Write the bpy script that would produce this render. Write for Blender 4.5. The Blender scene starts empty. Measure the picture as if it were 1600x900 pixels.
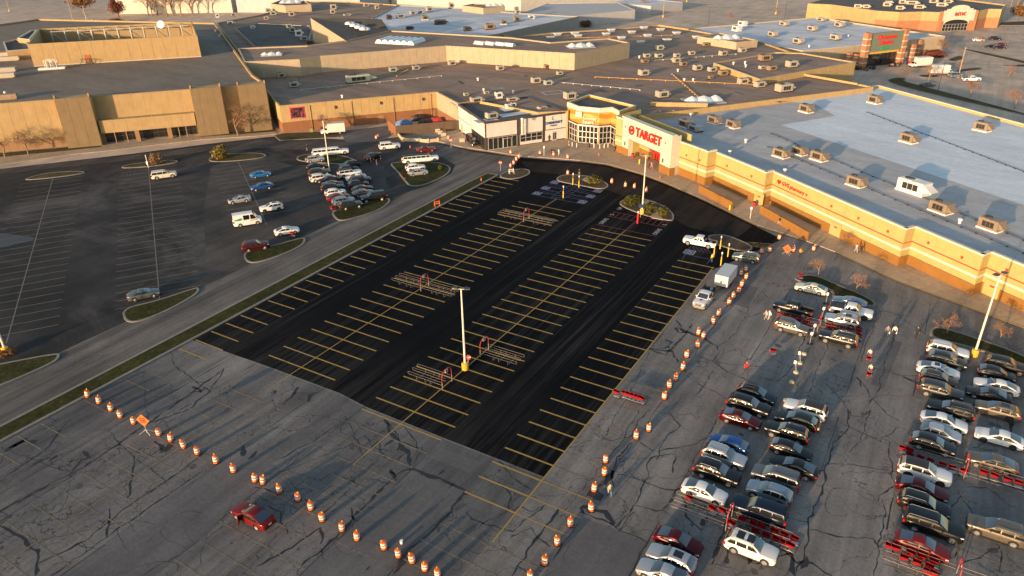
import bpy, bmesh, math, random
from math import sin, cos, pi, radians, sqrt, atan2
from mathutils import Vector, Matrix
random.seed(7)
S = bpy.context.scene
COL = S.collection
# ---------------------------------------------------------------- camera
CAM_H = 54.6
PITCH, ROLL, YAW, FPX = radians(27.2539), radians(-0.9095), radians(31.2281), 1150.81
_fw = Vector((-sin(YAW), cos(YAW), 0)); _rt = Vector((cos(YAW), sin(YAW), 0)); _up = Vector((0, 0, 1))
_z = cos(PITCH)*_fw - sin(PITCH)*_up
_u = sin(PITCH)*_fw + cos(PITCH)*_up
CX = cos(ROLL)*_rt + sin(ROLL)*_u
CY = -(-sin(ROLL)*_rt + cos(ROLL)*_u)
CZ = _z
cam = bpy.data.cameras.new('camera'); cam.sensor_width = 36.0; cam.lens = 36.0*FPX/1600.0
cam.clip_start = 1.0; cam.clip_end = 6000
camo = bpy.data.objects.new('camera', cam); COL.objects.link(camo)
m = Matrix.Identity(4)
for i in range(3):
    m[i][0] = CX[i]; m[i][1] = -CY[i]; m[i][2] = -CZ[i]
m[0][3], m[1][3], m[2][3] = 0, 0, CAM_H
camo.matrix_world = m
S.camera = camo
# ---------------------------------------------------------------- sky, sun, exposure
SUN_EL = radians(7.4); SUN_TRAVEL = (0.140, 0.990)
SUN_STR, SKY_STR, EXPO = 4.0, 0.15, 1.0
w = bpy.data.worlds.new('World'); S.world = w; w.use_nodes = True
nt = w.node_tree; nt.nodes.clear()
sk = nt.nodes.new('ShaderNodeTexSky'); sk.sky_type = 'NISHITA'; sk.sun_disc = False
sk.sun_elevation = SUN_EL; sk.sun_rotation = atan2(-SUN_TRAVEL[0], -SUN_TRAVEL[1])
sk.air_density = 1.0; sk.dust_density = 1.2; sk.ozone_density = 1.0
bg = nt.nodes.new('ShaderNodeBackground'); bg.inputs[1].default_value = SKY_STR
wo = nt.nodes.new('ShaderNodeOutputWorld')
nt.links.new(sk.outputs[0], bg.inputs[0]); nt.links.new(bg.outputs[0], wo.inputs[0])
sl = bpy.data.lights.new('sun', 'SUN'); sl.energy = SUN_STR; sl.angle = radians(0.9); sl.color = (1.0, 0.66, 0.39)
so = bpy.data.objects.new('sun', sl); COL.objects.link(so)
_d = Vector((SUN_TRAVEL[0]*cos(SUN_EL), SUN_TRAVEL[1]*cos(SUN_EL), -sin(SUN_EL)))
so.rotation_euler = _d.to_track_quat('-Z', 'Y').to_euler(); so.location = (-30, -60, 80)
S.view_settings.view_transform = 'Standard'; S.view_settings.look = 'None'
S.view_settings.exposure = EXPO; S.view_settings.gamma = 1.0; S.view_settings.use_curve_mapping = False
S.render.engine = 'CYCLES'
S.cycles.max_bounces = 4; S.cycles.diffuse_bounces = 3; S.cycles.glossy_bounces = 2
S.cycles.transmission_bounces = 2; S.cycles.transparent_max_bounces = 4

# ---------------------------------------------------------------- helpers
def G(px, py, z=0.0):
    """ground (or height z) point of the survey photograph's pixel"""
    d = CX*(px-800) + CY*(py-450) + CZ*FPX
    t = (CAM_H - z)/-d.z
    return Vector((d.x*t, d.y*t, z))
def GL(pts, z=0.0): return [G(a, b, z) for a, b in pts]

MATS = {}
def _lin(c): return tuple(c)+(1.0,) if len(c) == 3 else c
class NT:
    def __init__(s, name):
        s.m = bpy.data.materials.new(name); s.m.use_nodes = True
        s.t = s.m.node_tree; s.b = s.t.nodes['Principled BSDF']
        s.tc = None
    def n(s, typ, **k):
        x = s.t.nodes.new(typ)
        for a, v in k.items(): setattr(x, a, v)
        return x
    def l(s, a, b): s.t.links.new(a, b)
    def coord(s, scale=(1, 1, 1), kind='Object', rot=(0, 0, 0)):
        tc = s.n('ShaderNodeTexCoord'); mp = s.n('ShaderNodeMapping')
        mp.inputs['Scale'].default_value = scale; mp.inputs['Rotation'].default_value = rot
        s.l(tc.outputs[kind], mp.inputs[0]); return mp.outputs[0]
    def geo(s, scale=(1, 1, 1), rot=(0, 0, 0)):
        g = s.n('ShaderNodeNewGeometry'); mp = s.n('ShaderNodeMapping')
        mp.inputs['Scale'].default_value = scale; mp.inputs['Rotation'].default_value = rot
        s.l(g.outputs['Position'], mp.inputs[0]); return mp.outputs[0]
    def noise(s, vec, scale, detail=4, rough=.6, dist=0):
        x = s.n('ShaderNodeTexNoise'); x.inputs['Scale'].default_value = scale
        x.inputs['Detail'].default_value = detail; x.inputs['Roughness'].default_value = rough
        x.inputs['Distortion'].default_value = dist
        s.l(vec, x.inputs['Vector']); return x.outputs['Fac']
    def ramp(s, fac, stops):
        r = s.n('ShaderNodeValToRGB'); e = r.color_ramp.elements
        while len(e) > 1: e.remove(e[-1])
        e[0].position = stops[0][0]; e[0].color = _lin(stops[0][1])
        for p, c in stops[1:]:
            q = e.new(p); q.color = _lin(c)
        s.l(fac, r.inputs[0]); return r.outputs[0]
    def mix(s, fac, a, b, mode='MIX'):
        x = s.n('ShaderNodeMix', data_type='RGBA', blend_type=mode)
        for inp, v in ((x.inputs[0], fac), (x.inputs[6], a), (x.inputs[7], b)):
            if isinstance(v, (int, float)): inp.default_value = v
            elif isinstance(v, (tuple, list)): inp.default_value = _lin(v)
            else: s.l(v, inp)
        return x.outputs[2]
    def math(s, op, a, b=0.0):
        x = s.n('ShaderNodeMath', operation=op)
        for i, v in enumerate((a, b)):
            if isinstance(v, (int, float)): x.inputs[i].default_value = v
            else: s.l(v, x.inputs[i])
        return x.outputs[0]
    def mrange(s, v, a, b, c=0.0, d=1.0):
        x = s.n('ShaderNodeMapRange'); s.l(v, x.inputs[0])
        for i, q in enumerate((a, b, c, d)): x.inputs[i+1].default_value = q
        return x.outputs[0]
    def bump(s, h, strength=.3, dist=.02):
        x = s.n('ShaderNodeBump'); x.inputs['Strength'].default_value = strength; x.inputs['Distance'].default_value = dist
        s.l(h, x.inputs['Height']); s.l(x.outputs[0], s.b.inputs['Normal'])
    def base(s, c, rough=.8, metal=0.0, spec=None, coat=0.0):
        i = s.b.inputs
        if isinstance(c, (tuple, list)): i['Base Color'].default_value = _lin(c)
        else: s.l(c, i['Base Color'])
        if isinstance(rough, (int, float)): i['Roughness'].default_value = rough
        else: s.l(rough, i['Roughness'])
        i['Metallic'].default_value = metal
        if spec is not None: i['Specular IOR Level'].default_value = spec
        if coat: i['Coat Weight'].default_value = coat; i['Coat Roughness'].default_value = .06
        return s.m
def plain(name, c, rough=.7, metal=0.0, var=.18, scale=3.0, coat=0.0, spec=None):
    """flat paint or metal with slight procedural variation"""
    if name in MATS: return MATS[name]
    s = NT(name); v = s.geo()
    f = s.noise(v, scale, 5, .65)
    a = tuple(min(1, x*(1-var)) for x in c); b = tuple(min(1, x*(1+var)) for x in c)
    MATS[name] = s.base(s.ramp(f, [(.3, a), (.7, b)]), rough, metal, spec, coat)
    return MATS[name]

class MB:
    def __init__(s): s.v = []; s.f = []; s.mi = []; s.cur = 0
    def add(s, vs, fs):
        o = len(s.v); s.v += [Vector(p) for p in vs]
        for f in fs: s.f.append([o+i for i in f]); s.mi.append(s.cur)
        return s
    def box(s, c, d, rz=0.0, bev=0.0):
        hx, hy, hz = d[0]/2, d[1]/2, d[2]/2; ca, sa = cos(rz), sin(rz); P = []
        for z in (-hz, hz):
            for x, y in ((-hx, -hy), (hx, -hy), (hx, hy), (-hx, hy)):
                P.append((c[0]+x*ca-y*sa, c[1]+x*sa+y*ca, c[2]+z))
        return s.add(P, [(0, 3, 2, 1), (4, 5, 6, 7), (0, 1, 5, 4), (1, 2, 6, 5), (2, 3, 7, 6), (3, 0, 4, 7)])
    def bar(s, a, b, wd, h):
        """box along segment a-b (horizontal), a,b at its bottom centre line"""
        a, b = Vector(a), Vector(b); d = b-a; L = d.length; mid = (a+b)/2
        return s.box((mid.x, mid.y, mid.z+h/2), (L, wd, h), atan2(d.y, d.x))
    def prism(s, poly, z0, z1, cap=True, bottom=False):
        poly = ccw(poly); n = len(poly)
        P = [(p[0], p[1], z0) for p in poly]+[(p[0], p[1], z1) for p in poly]
        F = [(i, (i+1) % n, n+(i+1) % n, n+i) for i in range(n)]
        if cap: F.append(tuple(range(n, 2*n)))
        if bottom: F.append(tuple(range(n-1, -1, -1)))
        return s.add(P, F)
    def sheet(s, poly, z=None):
        poly = ccw(poly)
        return s.add([(p[0], p[1], p[2] if z is None else z) for p in poly], [tuple(range(len(poly)))])
    def ring(s, outer, inner, z0, z1):
        n = len(outer); P = []
        for z in (z0, z1):
            P += [(p[0], p[1], z) for p in outer]; P += [(p[0], p[1], z) for p in inner]
        F = []
        for i in range(n):
            j = (i+1) % n
            F += [(i, j, 2*n+j, 2*n+i), (n+j, n+i, 3*n+i, 3*n+j), (2*n+i, 2*n+j, 3*n+j, 3*n+i), (j, i, n+i, n+j)]
        return s.add(P, F)
    def tube(s, pts, r, n=6, cap=True):
        pts = [Vector(p) for p in pts]; k = len(pts)
        rs = r if isinstance(r, (list, tuple)) else [r]*k
        P = []; ref = None
        for i, p in enumerate(pts):
            d = (pts[min(i+1, k-1)]-pts[max(i-1, 0)])
            d = d.normalized() if d.length > 1e-9 else Vector((0, 0, 1))
            if ref is None: ref = Vector((0, 0, 1)) if abs(d.z) < .9 else Vector((1, 0, 0))
            u = d.cross(ref)
            if u.length < 1e-6: u = d.orthogonal()
            u.normalize(); v = u.cross(d)
            ref = d.cross(u)*-1 if False else ref
            for j in range(n):
                a = 2*pi*j/n; P.append(p+rs[i]*(cos(a)*u+sin(a)*v))
        F = []
        for i in range(k-1):
            for j in range(n):
                a, b = i*n+j, i*n+(j+1) % n; F.append((a, b, b+n, a+n))
        if cap: F += [tuple(range(n-1, -1, -1)), tuple(range((k-1)*n, k*n))]
        return s.add(P, F)
    def lathe(s, prof, c=(0, 0, 0), n=16):
        P = []
        for r, z in prof:
            for j in range(n):
                a = 2*pi*j/n; P.append((c[0]+r*cos(a), c[1]+r*sin(a), c[2]+z))
        F = []
        for i in range(len(prof)-1):
            for j in range(n):
                a, b = i*n+j, i*n+(j+1) % n; F.append((a, b, b+n, a+n))
        F += [tuple(range(n-1, -1, -1)), tuple(range((len(prof)-1)*n, len(prof)*n))]
        return s.add(P, F)
    def quad(s, *p): return s.add(p, [tuple(range(len(p)))])
    def mesh(s, name, smooth=False, origin=None):
        me = bpy.data.meshes.new(name)
        o = Vector(origin) if origin is not None else Vector((0, 0, 0))
        me.from_pydata([tuple(v-o) for v in s.v], [], s.f)
        if smooth:
            me.polygons.foreach_set('use_smooth', [True]*len(me.polygons)); me.update()
            me.set_sharp_from_angle(angle=radians(smooth if smooth is not True else 38))
        if any(s.mi): me.polygons.foreach_set('material_index', s.mi)
        me.update(); return me
def area2(p): return sum(p[i][0]*p[(i+1) % len(p)][1]-p[(i+1) % len(p)][0]*p[i][1] for i in range(len(p)))
def ccw(p):
    p = [tuple(q) for q in p]
    return p if area2(p) > 0 else p[::-1]
def inset(poly, d):
    """inset a ccw polygon by d (negative grows it)"""
    poly = ccw(poly); n = len(poly); out = []
    for i in range(n):
        a, b, c = (Vector(poly[(i+k) % n][:2]) for k in (-1, 0, 1))
        e1, e2 = (b-a), (c-b)
        e1.normalize(); e2.normalize()
        n1, n2 = Vector((-e1.y, e1.x)), Vector((-e2.y, e2.x))
        mt = n1+n2
        if mt.length < 1e-4: mt = n1.copy()
        mt.normalize(); k = d/max(.3, mt.dot(n1)); q = b+mt*k
        out.append((q.x, q.y))
    return out
def wloc(o):
    v = Vector((0, 0, 0))
    while o is not None: v += o.location; o = o.parent
    return v
def ob(name, me, mat=None, parent=None, loc=(0, 0, 0), rz=0.0):
    o = bpy.data.objects.new(name, me); COL.objects.link(o)
    if parent is not None: o.parent = parent
    o.location = loc; o.rotation_euler = (0, 0, rz)
    if mat is not None:
        ml = mat if isinstance(mat, (list, tuple)) else [mat]
        while len(me.materials) < len(ml): me.materials.append(None)
        for i, x in enumerate(ml):
            if me.materials[i] is None: me.materials[i] = x
            if me.materials[i] is not x:
                o.material_slots[i].link = 'OBJECT'; o.material_slots[i].material = x
    return o
def wob(name, mb, mat, parent=None, smooth=False):
    """object from world-space geometry, origin at its own base"""
    xs = [v.x for v in mb.v]; ys = [v.y for v in mb.v]; zs = [v.z for v in mb.v]
    o = Vector(((min(xs)+max(xs))/2, (min(ys)+max(ys))/2, min(zs)))
    me = mb.mesh(name, smooth, o)
    return ob(name, me, mat, parent, o - (wloc(parent) if parent is not None else Vector((0, 0, 0))))
def tag(o, label, cat, group=None):
    o['label'] = label; o['category'] = cat
    if group: o['group'] = group
    return o
def thing(name, label, cat, loc=(0, 0, 0), rz=0.0, group=None):
    o = bpy.data.objects.new(name, None); COL.objects.link(o); o.empty_display_size = .3
    o.location = loc; o.rotation_euler = (0, 0, rz); return tag(o, label, cat, group)
def struct(o): o['kind'] = 'structure'; return o
def stuff(o): o['kind'] = 'stuff'; return o
KIDS = {}
def dup(root, loc, rz, label=None, group=None, sc=None):
    def cp(o, par):
        c = o.copy(); COL.objects.link(c)
        if par is not None: c.parent = par
        for ch in o.children: cp(ch, c)
        return c
    r = cp(root, None); r.location = loc; r.rotation_euler = (0, 0, rz)
    if sc: r.scale = sc
    if label: r['label'] = label
    if group: r['group'] = group
    return r
ORD = ['first', 'second', 'third', 'fourth', 'fifth', 'sixth', 'seventh', 'eighth', 'ninth', 'tenth', 'eleventh', 'twelfth',
       'thirteenth', 'fourteenth', 'fifteenth', 'sixteenth', 'seventeenth', 'eighteenth', 'nineteenth', 'twentieth']
ORD += ['twenty-'+x for x in ORD[:9]]+['thirtieth']+['thirty-'+x for x in ORD[:9]]+['fortieth']
# ---------------------------------------------------------------- ground materials
def ground_mat(name, lo, hi, crack=0.0, streak=.3, dust=None, rough=.85, patch=.012, crackscale=.13):
    s = NT(name); p = s.geo()
    big = s.noise(p, patch, 5, .6, .4)
    mid = s.noise(p, .11, 5, .65)
    fine = s.noise(p, 2.6, 4, .7)
    st = s.noise(s.geo((1.0, .045, 1)), .55, 5, .7)
    c = s.ramp(big, [(.30, lo), (.70, hi)])
    c = s.mix(1.0, c, s.ramp(mid, [(.3, (.74, .74, .75)), (.68, (1.18, 1.16, 1.13))]), 'MULTIPLY')
    c = s.mix(streak, c, s.ramp(st, [(.32, (.45, .45, .46)), (.66, (1.5, 1.47, 1.42))]), 'MULTIPLY')
    c = s.mix(.55, c, s.ramp(fine, [(.3, (.7, .7, .7)), (.7, (1.25, 1.25, 1.25))]), 'MULTIPLY')
    if name.startswith('dark_sealed'):
        wn_ = s.mrange(s.noise(p, .055, 6, .76, .8), .46, .64); wm_ = s.mrange(s.noise(p, .02, 3, .5), .36, .54)
        c = s.mix(s.math('MULTIPLY', s.math('MULTIPLY', wn_, wm_), .75), c, (.105, .100, .096))
    if dust:
        sx = s.n('ShaderNodeSeparateXYZ'); s.l(p, sx.inputs[0])
        g = s.mrange(sx.outputs[1], dust[0], dust[1], 1.0, 0.0)
        d = s.math('MULTIPLY', g, s.mrange(s.noise(s.geo((1, .05, 1)), .9, 6, .75), .42, .72))
        c = s.mix(s.math('MULTIPLY', d, .8), c, dust[2])
    if crack > 0:
        wn = s.n('ShaderNodeTexNoise'); wn.inputs['Scale'].default_value = .35; wn.inputs['Detail'].default_value = 5
        s.l(p, wn.inputs['Vector'])
        vm = s.n('ShaderNodeVectorMath', operation='SCALE'); vm.inputs['Scale'].default_value = 5.0; s.l(wn.outputs['Color'], vm.inputs[0])
        va = s.n('ShaderNodeVectorMath', operation='ADD'); s.l(p, va.inputs[0]); s.l(vm.outputs[0], va.inputs[1])
        k = None
        for sc, wd in ((crackscale, .009), (crackscale*2.6, .012), (crackscale*5.5, .014)):
            vo = s.n('ShaderNodeTexVoronoi', feature='DISTANCE_TO_EDGE'); vo.inputs['Scale'].default_value = sc
            s.l(va.outputs[0], vo.inputs['Vector'])
            q = s.mrange(vo.outputs['Distance'], 0.0, wd, 1.0, 0.0)
            k = q if k is None else s.math('MAXIMUM', k, s.math('MULTIPLY', q, .55))
        msk = s.mrange(s.noise(p, .045, 3, .6), .36, .52)
        c = s.mix(s.math('MULTIPLY', s.math('MULTIPLY', k, msk), crack), c, (.018, .018, .019))
    if name.startswith('fresh'):
        tk = s.mrange(s.noise(s.geo((1.0, .018, 1)), 1.1, 6, .75), .50, .70)
        pm = s.mrange(s.noise(p, .03, 3, .6), .35, .65)
        c = s.mix(s.math('MULTIPLY', s.math('MULTIPLY', tk, pm), .8), c, (.052, .050, .049))
    s.bump(fine, .15, .01)
    return s.base(c, rough, 0.0, .06 if name.startswith('fresh') else .2)
M_old = ground_mat('aged_grey_asphalt', (.125, .124, .124), (.250, .240, .229), .8, .5, patch=.02)
M_old2 = ground_mat('aged_dark_asphalt', (.078, .082, .090), (.190, .184, .180), .9, .6, patch=.03)
M_far = ground_mat('far_pale_asphalt', (.34, .29, .245), (.58, .46, .35), 0, .25, patch=.006)
M_left = ground_mat('dark_sealed_asphalt', (.017, .0175, .0195), (.046, .045, .045), .5, .5, patch=.045)
M_road = ground_mat('worn_drive_asphalt', (.088, .084, .081), (.165, .156, .147), .45, .8, patch=.03)
M_new = ground_mat('fresh_black_asphalt', (.0025, .0032, .0052), (.0060, .0064, .0080), 0, .7, (49, 70, (.062, .058, .055)), .85)
M_newd = ground_mat('fresh_black_drive', (.016, .0145, .0135), (.030, .027, .025), 0, .85, None, .8)
M_smooth = ground_mat('newer_smooth_asphalt', (.105, .106, .112), (.130, .129, .132), 0, .3, patch=.05)
M_tar = plain('tar_crack_filler', (.016, .016, .0175), .6, var=.35, scale=1.3)
def concrete(name, c, joint=0.0, rot=0.0, jw=.02):
    s = NT(name); p = s.geo((1, 1, 1), (0, 0, rot)); f = s.noise(p, 1.1, 6, .7); b = s.noise(p, .09, 4, .6)
    x = s.ramp(f, [(.3, tuple(v*.78 for v in c)), (.7, tuple(v*1.15 for v in c))])
    x = s.mix(.7, x, s.ramp(b, [(.3, (.7, .7, .7)), (.7, (1.2, 1.2, 1.2))]), 'MULTIPLY')
    if joint:
        br = s.n('ShaderNodeTexBrick', offset=0.0); br.inputs['Scale'].default_value = 1.0
        br.inputs['Brick Width'].default_value = joint; br.inputs['Row Height'].default_value = joint; br.inputs['Mortar Size'].default_value = jw
        br.inputs['Color1'].default_value = br.inputs['Color2'].default_value = (1, 1, 1, 1); br.inputs['Mortar'].default_value = (.45, .45, .45, 1)
        s.l(p, br.inputs['Vector']); x = s.mix(1.0, x, br.outputs[0], 'MULTIPLY')
    s.bump(f, .2, .01); return s.base(x, .85)
M_kerb = concrete('kerb_concrete', (.225, .205, .18))
M_walk = concrete('pavement_concrete', (.40, .31, .215), 2.6, radians(29))
def grassmat(name, a, b, c):
    s = NT(name); p = s.geo(); f = s.noise(p, 1.6, 6, .75); g = s.noise(p, .22, 4, .6, .5)
    x = s.ramp(f, [(.28, a), (.55, b), (.78, c)])
    x = s.mix(.8, x, s.ramp(g, [(.3, (.55, .6, .5)), (.7, (1.3, 1.2, 1.1))]), 'MULTIPLY')
    s.bump(s.noise(p, 7, 4, .8), .9, .08); return s.base(x, .95, 0, .1)
M_grass = grassmat('autumn_grass', (.016, .020, .007), (.046, .050, .017), (.125, .10, .045))
M_dry = grassmat('dry_grass', (.05, .042, .02), (.10, .082, .042), (.17, .135, .075))
M_mulch = grassmat('bark_mulch', (.05, .036, .026), (.11, .082, .06), (.2, .155, .115))
def paint(name, c, wear=.25, alpha_scale=1.8):
    s = NT(name); p = s.geo(); f = s.noise(p, alpha_scale, 6, .8); g = s.noise(p, .12, 3, .6)
    k = s.math('ADD', s.math('MULTIPLY', f, .7), s.math('MULTIPLY', g, .3))
    return s.base(s.mix(s.mrange(k, .62-wear, .66-wear+.12, 1, 0), c, tuple(v*.35+.03 for v in c)), .7)
M_yel = paint('yellow_line_paint', (.88, .54, .05), .02)
M_yold = paint('faded_yellow_paint', (.33, .25, .12), .14)
M_yleft = paint('worn_stall_paint', (.30, .26, .18), .10)
M_ykerb = paint('bright_kerb_yellow', (.78, .50, .04), .05)
M_blue = paint('blue_stall_paint', (.05, .12, .42), .08)
M_redp = paint('red_stall_paint', (.42, .03, .035), .08)
M_white = paint('white_stall_paint', (.68, .68, .66), .04)

# ---------------------------------------------------------------- ground sheets
def chaikin(p, it=2):
    for _ in range(it):
        q = []
        for i in range(len(p)):
            a, b = Vector(p[i]), Vector(p[(i+1) % len(p)])
            q += [a*.75+b*.25, a*.25+b*.75]
        p = q
    return p
g = MB()
g.sheet([(-2600, -900), (2600, -900), (2600, 3400), (-2600, 3400)], 0)
ground = struct(wob('ground', g, M_far))
def sheet(name, poly, z, mat, parent=None):
    mb = MB(); mb.sheet(poly, z); o = wob(name, mb, mat, parent)
    if parent is None: struct(o)
    return o
old_lot = sheet('car_park', [(-89, -60), (60, -60), (60, 118), (22, 126), (-20, 146), (-60, 160), (-89, 160)], .004, M_old)
sheet('cracked_car_park', [(-86.9, -60), (-36, -60), (-30, 20), (-29.2, 43.0)]+[tuple(v[:2]) for v in GL([(852, 747), (700, 689), (575, 639), (530, 616), (420, 575), (300, 533)])]+[(-86.9, 48)], .0062, M_old2)
LEFT = [(-89.2, -60), (-89.2, 147.0)]+[tuple(v[:2]) for v in GL([(800, 268), (812, 246), (720, 231), (640, 212), (600, 214), (560, 219), (437, 212), (340, 223), (200, 241), (0, 264)])]+[(-240, 70), (-330, -60)]
left_lot = sheet('sealed_car_park', LEFT, .008, M_left)
ROADP = [(-90.3, -60), (-90.3, 137)]+[tuple(v[:2]) for v in GL([(782, 271), (798, 263), (809, 247), (735, 237), (690, 226), (645, 231), (690, 245), (712, 258), (704, 272), (668, 291), (640, 299), (618, 312)])]+[(-100.2, 96), (-99.5, 70), (-100.5, 40), (-101, -60)]
FRONTP = [tuple(v[:2]) for v in GL([(-60, 279), (60, 265), (130, 258), (240, 246), (330, 236), (420, 231), (470, 234), (560, 238), (600, 246), (640, 229), (688, 225), (640, 214), (600, 216), (560, 222), (437, 221), (400, 217), (340, 226), (200, 243), (110, 252), (-60, 272)])]
road = sheet('access_road', ROADP, .012, M_road)
front_drive = sheet('frontage_drive', FRONTP, .011, ground_mat('frontage_asphalt', (.045, .043, .042), (.10, .094, .088), .3, .7, patch=.03))
NEWP = [tuple(v[:2]) for v in GL([(299, 531), (420, 573), (530, 614), (575, 637), (700, 687), (852, 746)])]+[(-29.05, 112.3)] + \
       [tuple(v[:2]) for v in GL([(1180, 394), (1222, 374), (1180, 353), (1100, 314), (1040, 288), (1000, 273), (950, 259), (905, 253), (812, 246), (800, 266), (770, 277)])]+[(-86.6, 138)]
new_lot = sheet('fresh_asphalt_car_park', NEWP, .012, M_new)
DRIVE = [tuple(v[:2]) for v in GL([(813, 252), (905, 256), (950, 262), (1000, 276), (1040, 291), (1100, 317), (1176, 354), (1150, 372), (1075, 355), (1025, 325), (950, 297), (870, 272), (830, 268)])]
drive = sheet('fresh_drive_lane', DRIVE, .016, M_newd)
WORN = [tuple(v[:2]) for v in GL([(330, 258), (420, 249), (455, 258), (600, 258), (606, 300), (640, 300), (610, 320), (520, 352), (430, 400), (360, 425), (322, 420), (318, 330)])]
sheet('worn_car_park', WORN, .0105, ground_mat('worn_brown_asphalt', (.030, .030, .031), (.085, .080, .075), .5, .5, patch=.06))
# concrete apron between mall, shops and store, with a kerb step
WALK = [tuple(v[:2]) for v in GL([(606, 216), (640, 211), (722, 230), (812, 244), (905, 251), (950, 257), (1000, 271), (1040, 286), (1100, 312), (1180, 351), (1254, 375), (1310, 396), (1400, 439), (1500, 476), (1640, 528)])] + \
       [(30, 121), (8, 128), (-30, 150), (-52, 160), (-69, 172), (-88, 180), (-122, 172), (-131, 160)]
mb = MB(); mb.prism(WALK, 0, .14); walk = struct(wob('pavement', mb, M_walk))
def strip(mb, pts, wd, z):
    pts = [Vector((p[0], p[1])) for p in pts]; n = len(pts); L = []; R = []
    for i, p in enumerate(pts):
        d = (pts[min(i+1, n-1)]-pts[max(i-1, 0)]).normalized(); q = Vector((-d.y, d.x))
        ww = (wd[i] if isinstance(wd, list) else wd)/2
        L.append((*(p+q*ww), z)); R.append((*(p-q*ww), z))
    for i in range(n-1): mb.add([R[i], R[i+1], L[i+1], L[i]], [(0, 1, 2, 3)])
mb = MB(); strip(mb, GL([(905, 252), (950, 258.5), (1000, 272.5), (1040, 287.5), (1100, 313.5), (1180, 352.5), (1254, 376.5)]), .35, .155)
yk = wob('yellow_kerb_edge', mb, M_ykerb, walk)
mb = MB(); strip(mb, GL([(1305, 395), (1400, 440), (1500, 477), (1640, 528)]), .32, .155); wob('yellow_kerb_edge', mb, M_ykerb, walk)
mb = MB(); strip(mb, GL([(735, 235), (770, 239.5), (815, 246)]), .3, .155); wob('yellow_kerb_edge', mb, M_yold, walk)
# near anchor store: pavement and dry lawn strip along its foot
AW = [tuple(v[:2]) for v in GL([(-40, 262), (0, 258), (110, 242), (160, 237), (310, 219), (400, 213), (432, 209.5)])]+[tuple(v[:2]) for v in GL([(430, 203), (308, 213), (160, 228), (0, 243), (-60, 249)])]
mb = MB(); mb.prism(AW, 0, .14); aw = struct(wob('pavement', mb, M_walk))
for pts in ([(-30, 249), (0, 246), (106, 236), (158, 230.5), (160, 226), (100, 231), (0, 240), (-40, 244)], [(312, 214.5), (400, 208.5), (432, 206), (430, 201), (312, 211)]):
    mb = MB(); mb.sheet(GL(pts), .15); wob('lawn', mb, M_dry, aw)
ml = MB(); ml.prism(GL([(428, 212.5), (440, 209), (500, 206.5), (545, 204), (530, 215), (437, 220)]), 0, .13)
ml = struct(wob('grass_verge', ml, M_kerb))
mb = MB(); mb.sheet(inset(GL([(428, 212.5), (440, 209), (500, 206.5), (545, 204), (530, 215), (437, 220)]), .3), .15); wob('lawn', mb, M_dry, ml)
mb = MB(); mb.sheet(GL([(545, 204), (608, 196), (612, 214), (585, 222), (540, 222), (535, 212)]), .02)
struct(wob('loading_yard', mb, M_smooth))

def island(pts, fill, name='traffic_island', it=2, kw=.35, px=True):
    w_ = [tuple(v[:2]) for v in (GL(pts) if px else [Vector(p) for p in pts])]
    w_ = ccw([tuple(q) for q in chaikin([Vector(p) for p in w_], it)]) if it else ccw(w_)
    inn = inset(w_, kw)
    mb = MB(); mb.ring(w_, inn, 0, .15); o = struct(wob(name, mb, M_kerb))
    mb = MB(); mb.sheet(inn, .13); wob('planted_top', mb, fill, o)
    return o
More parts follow.
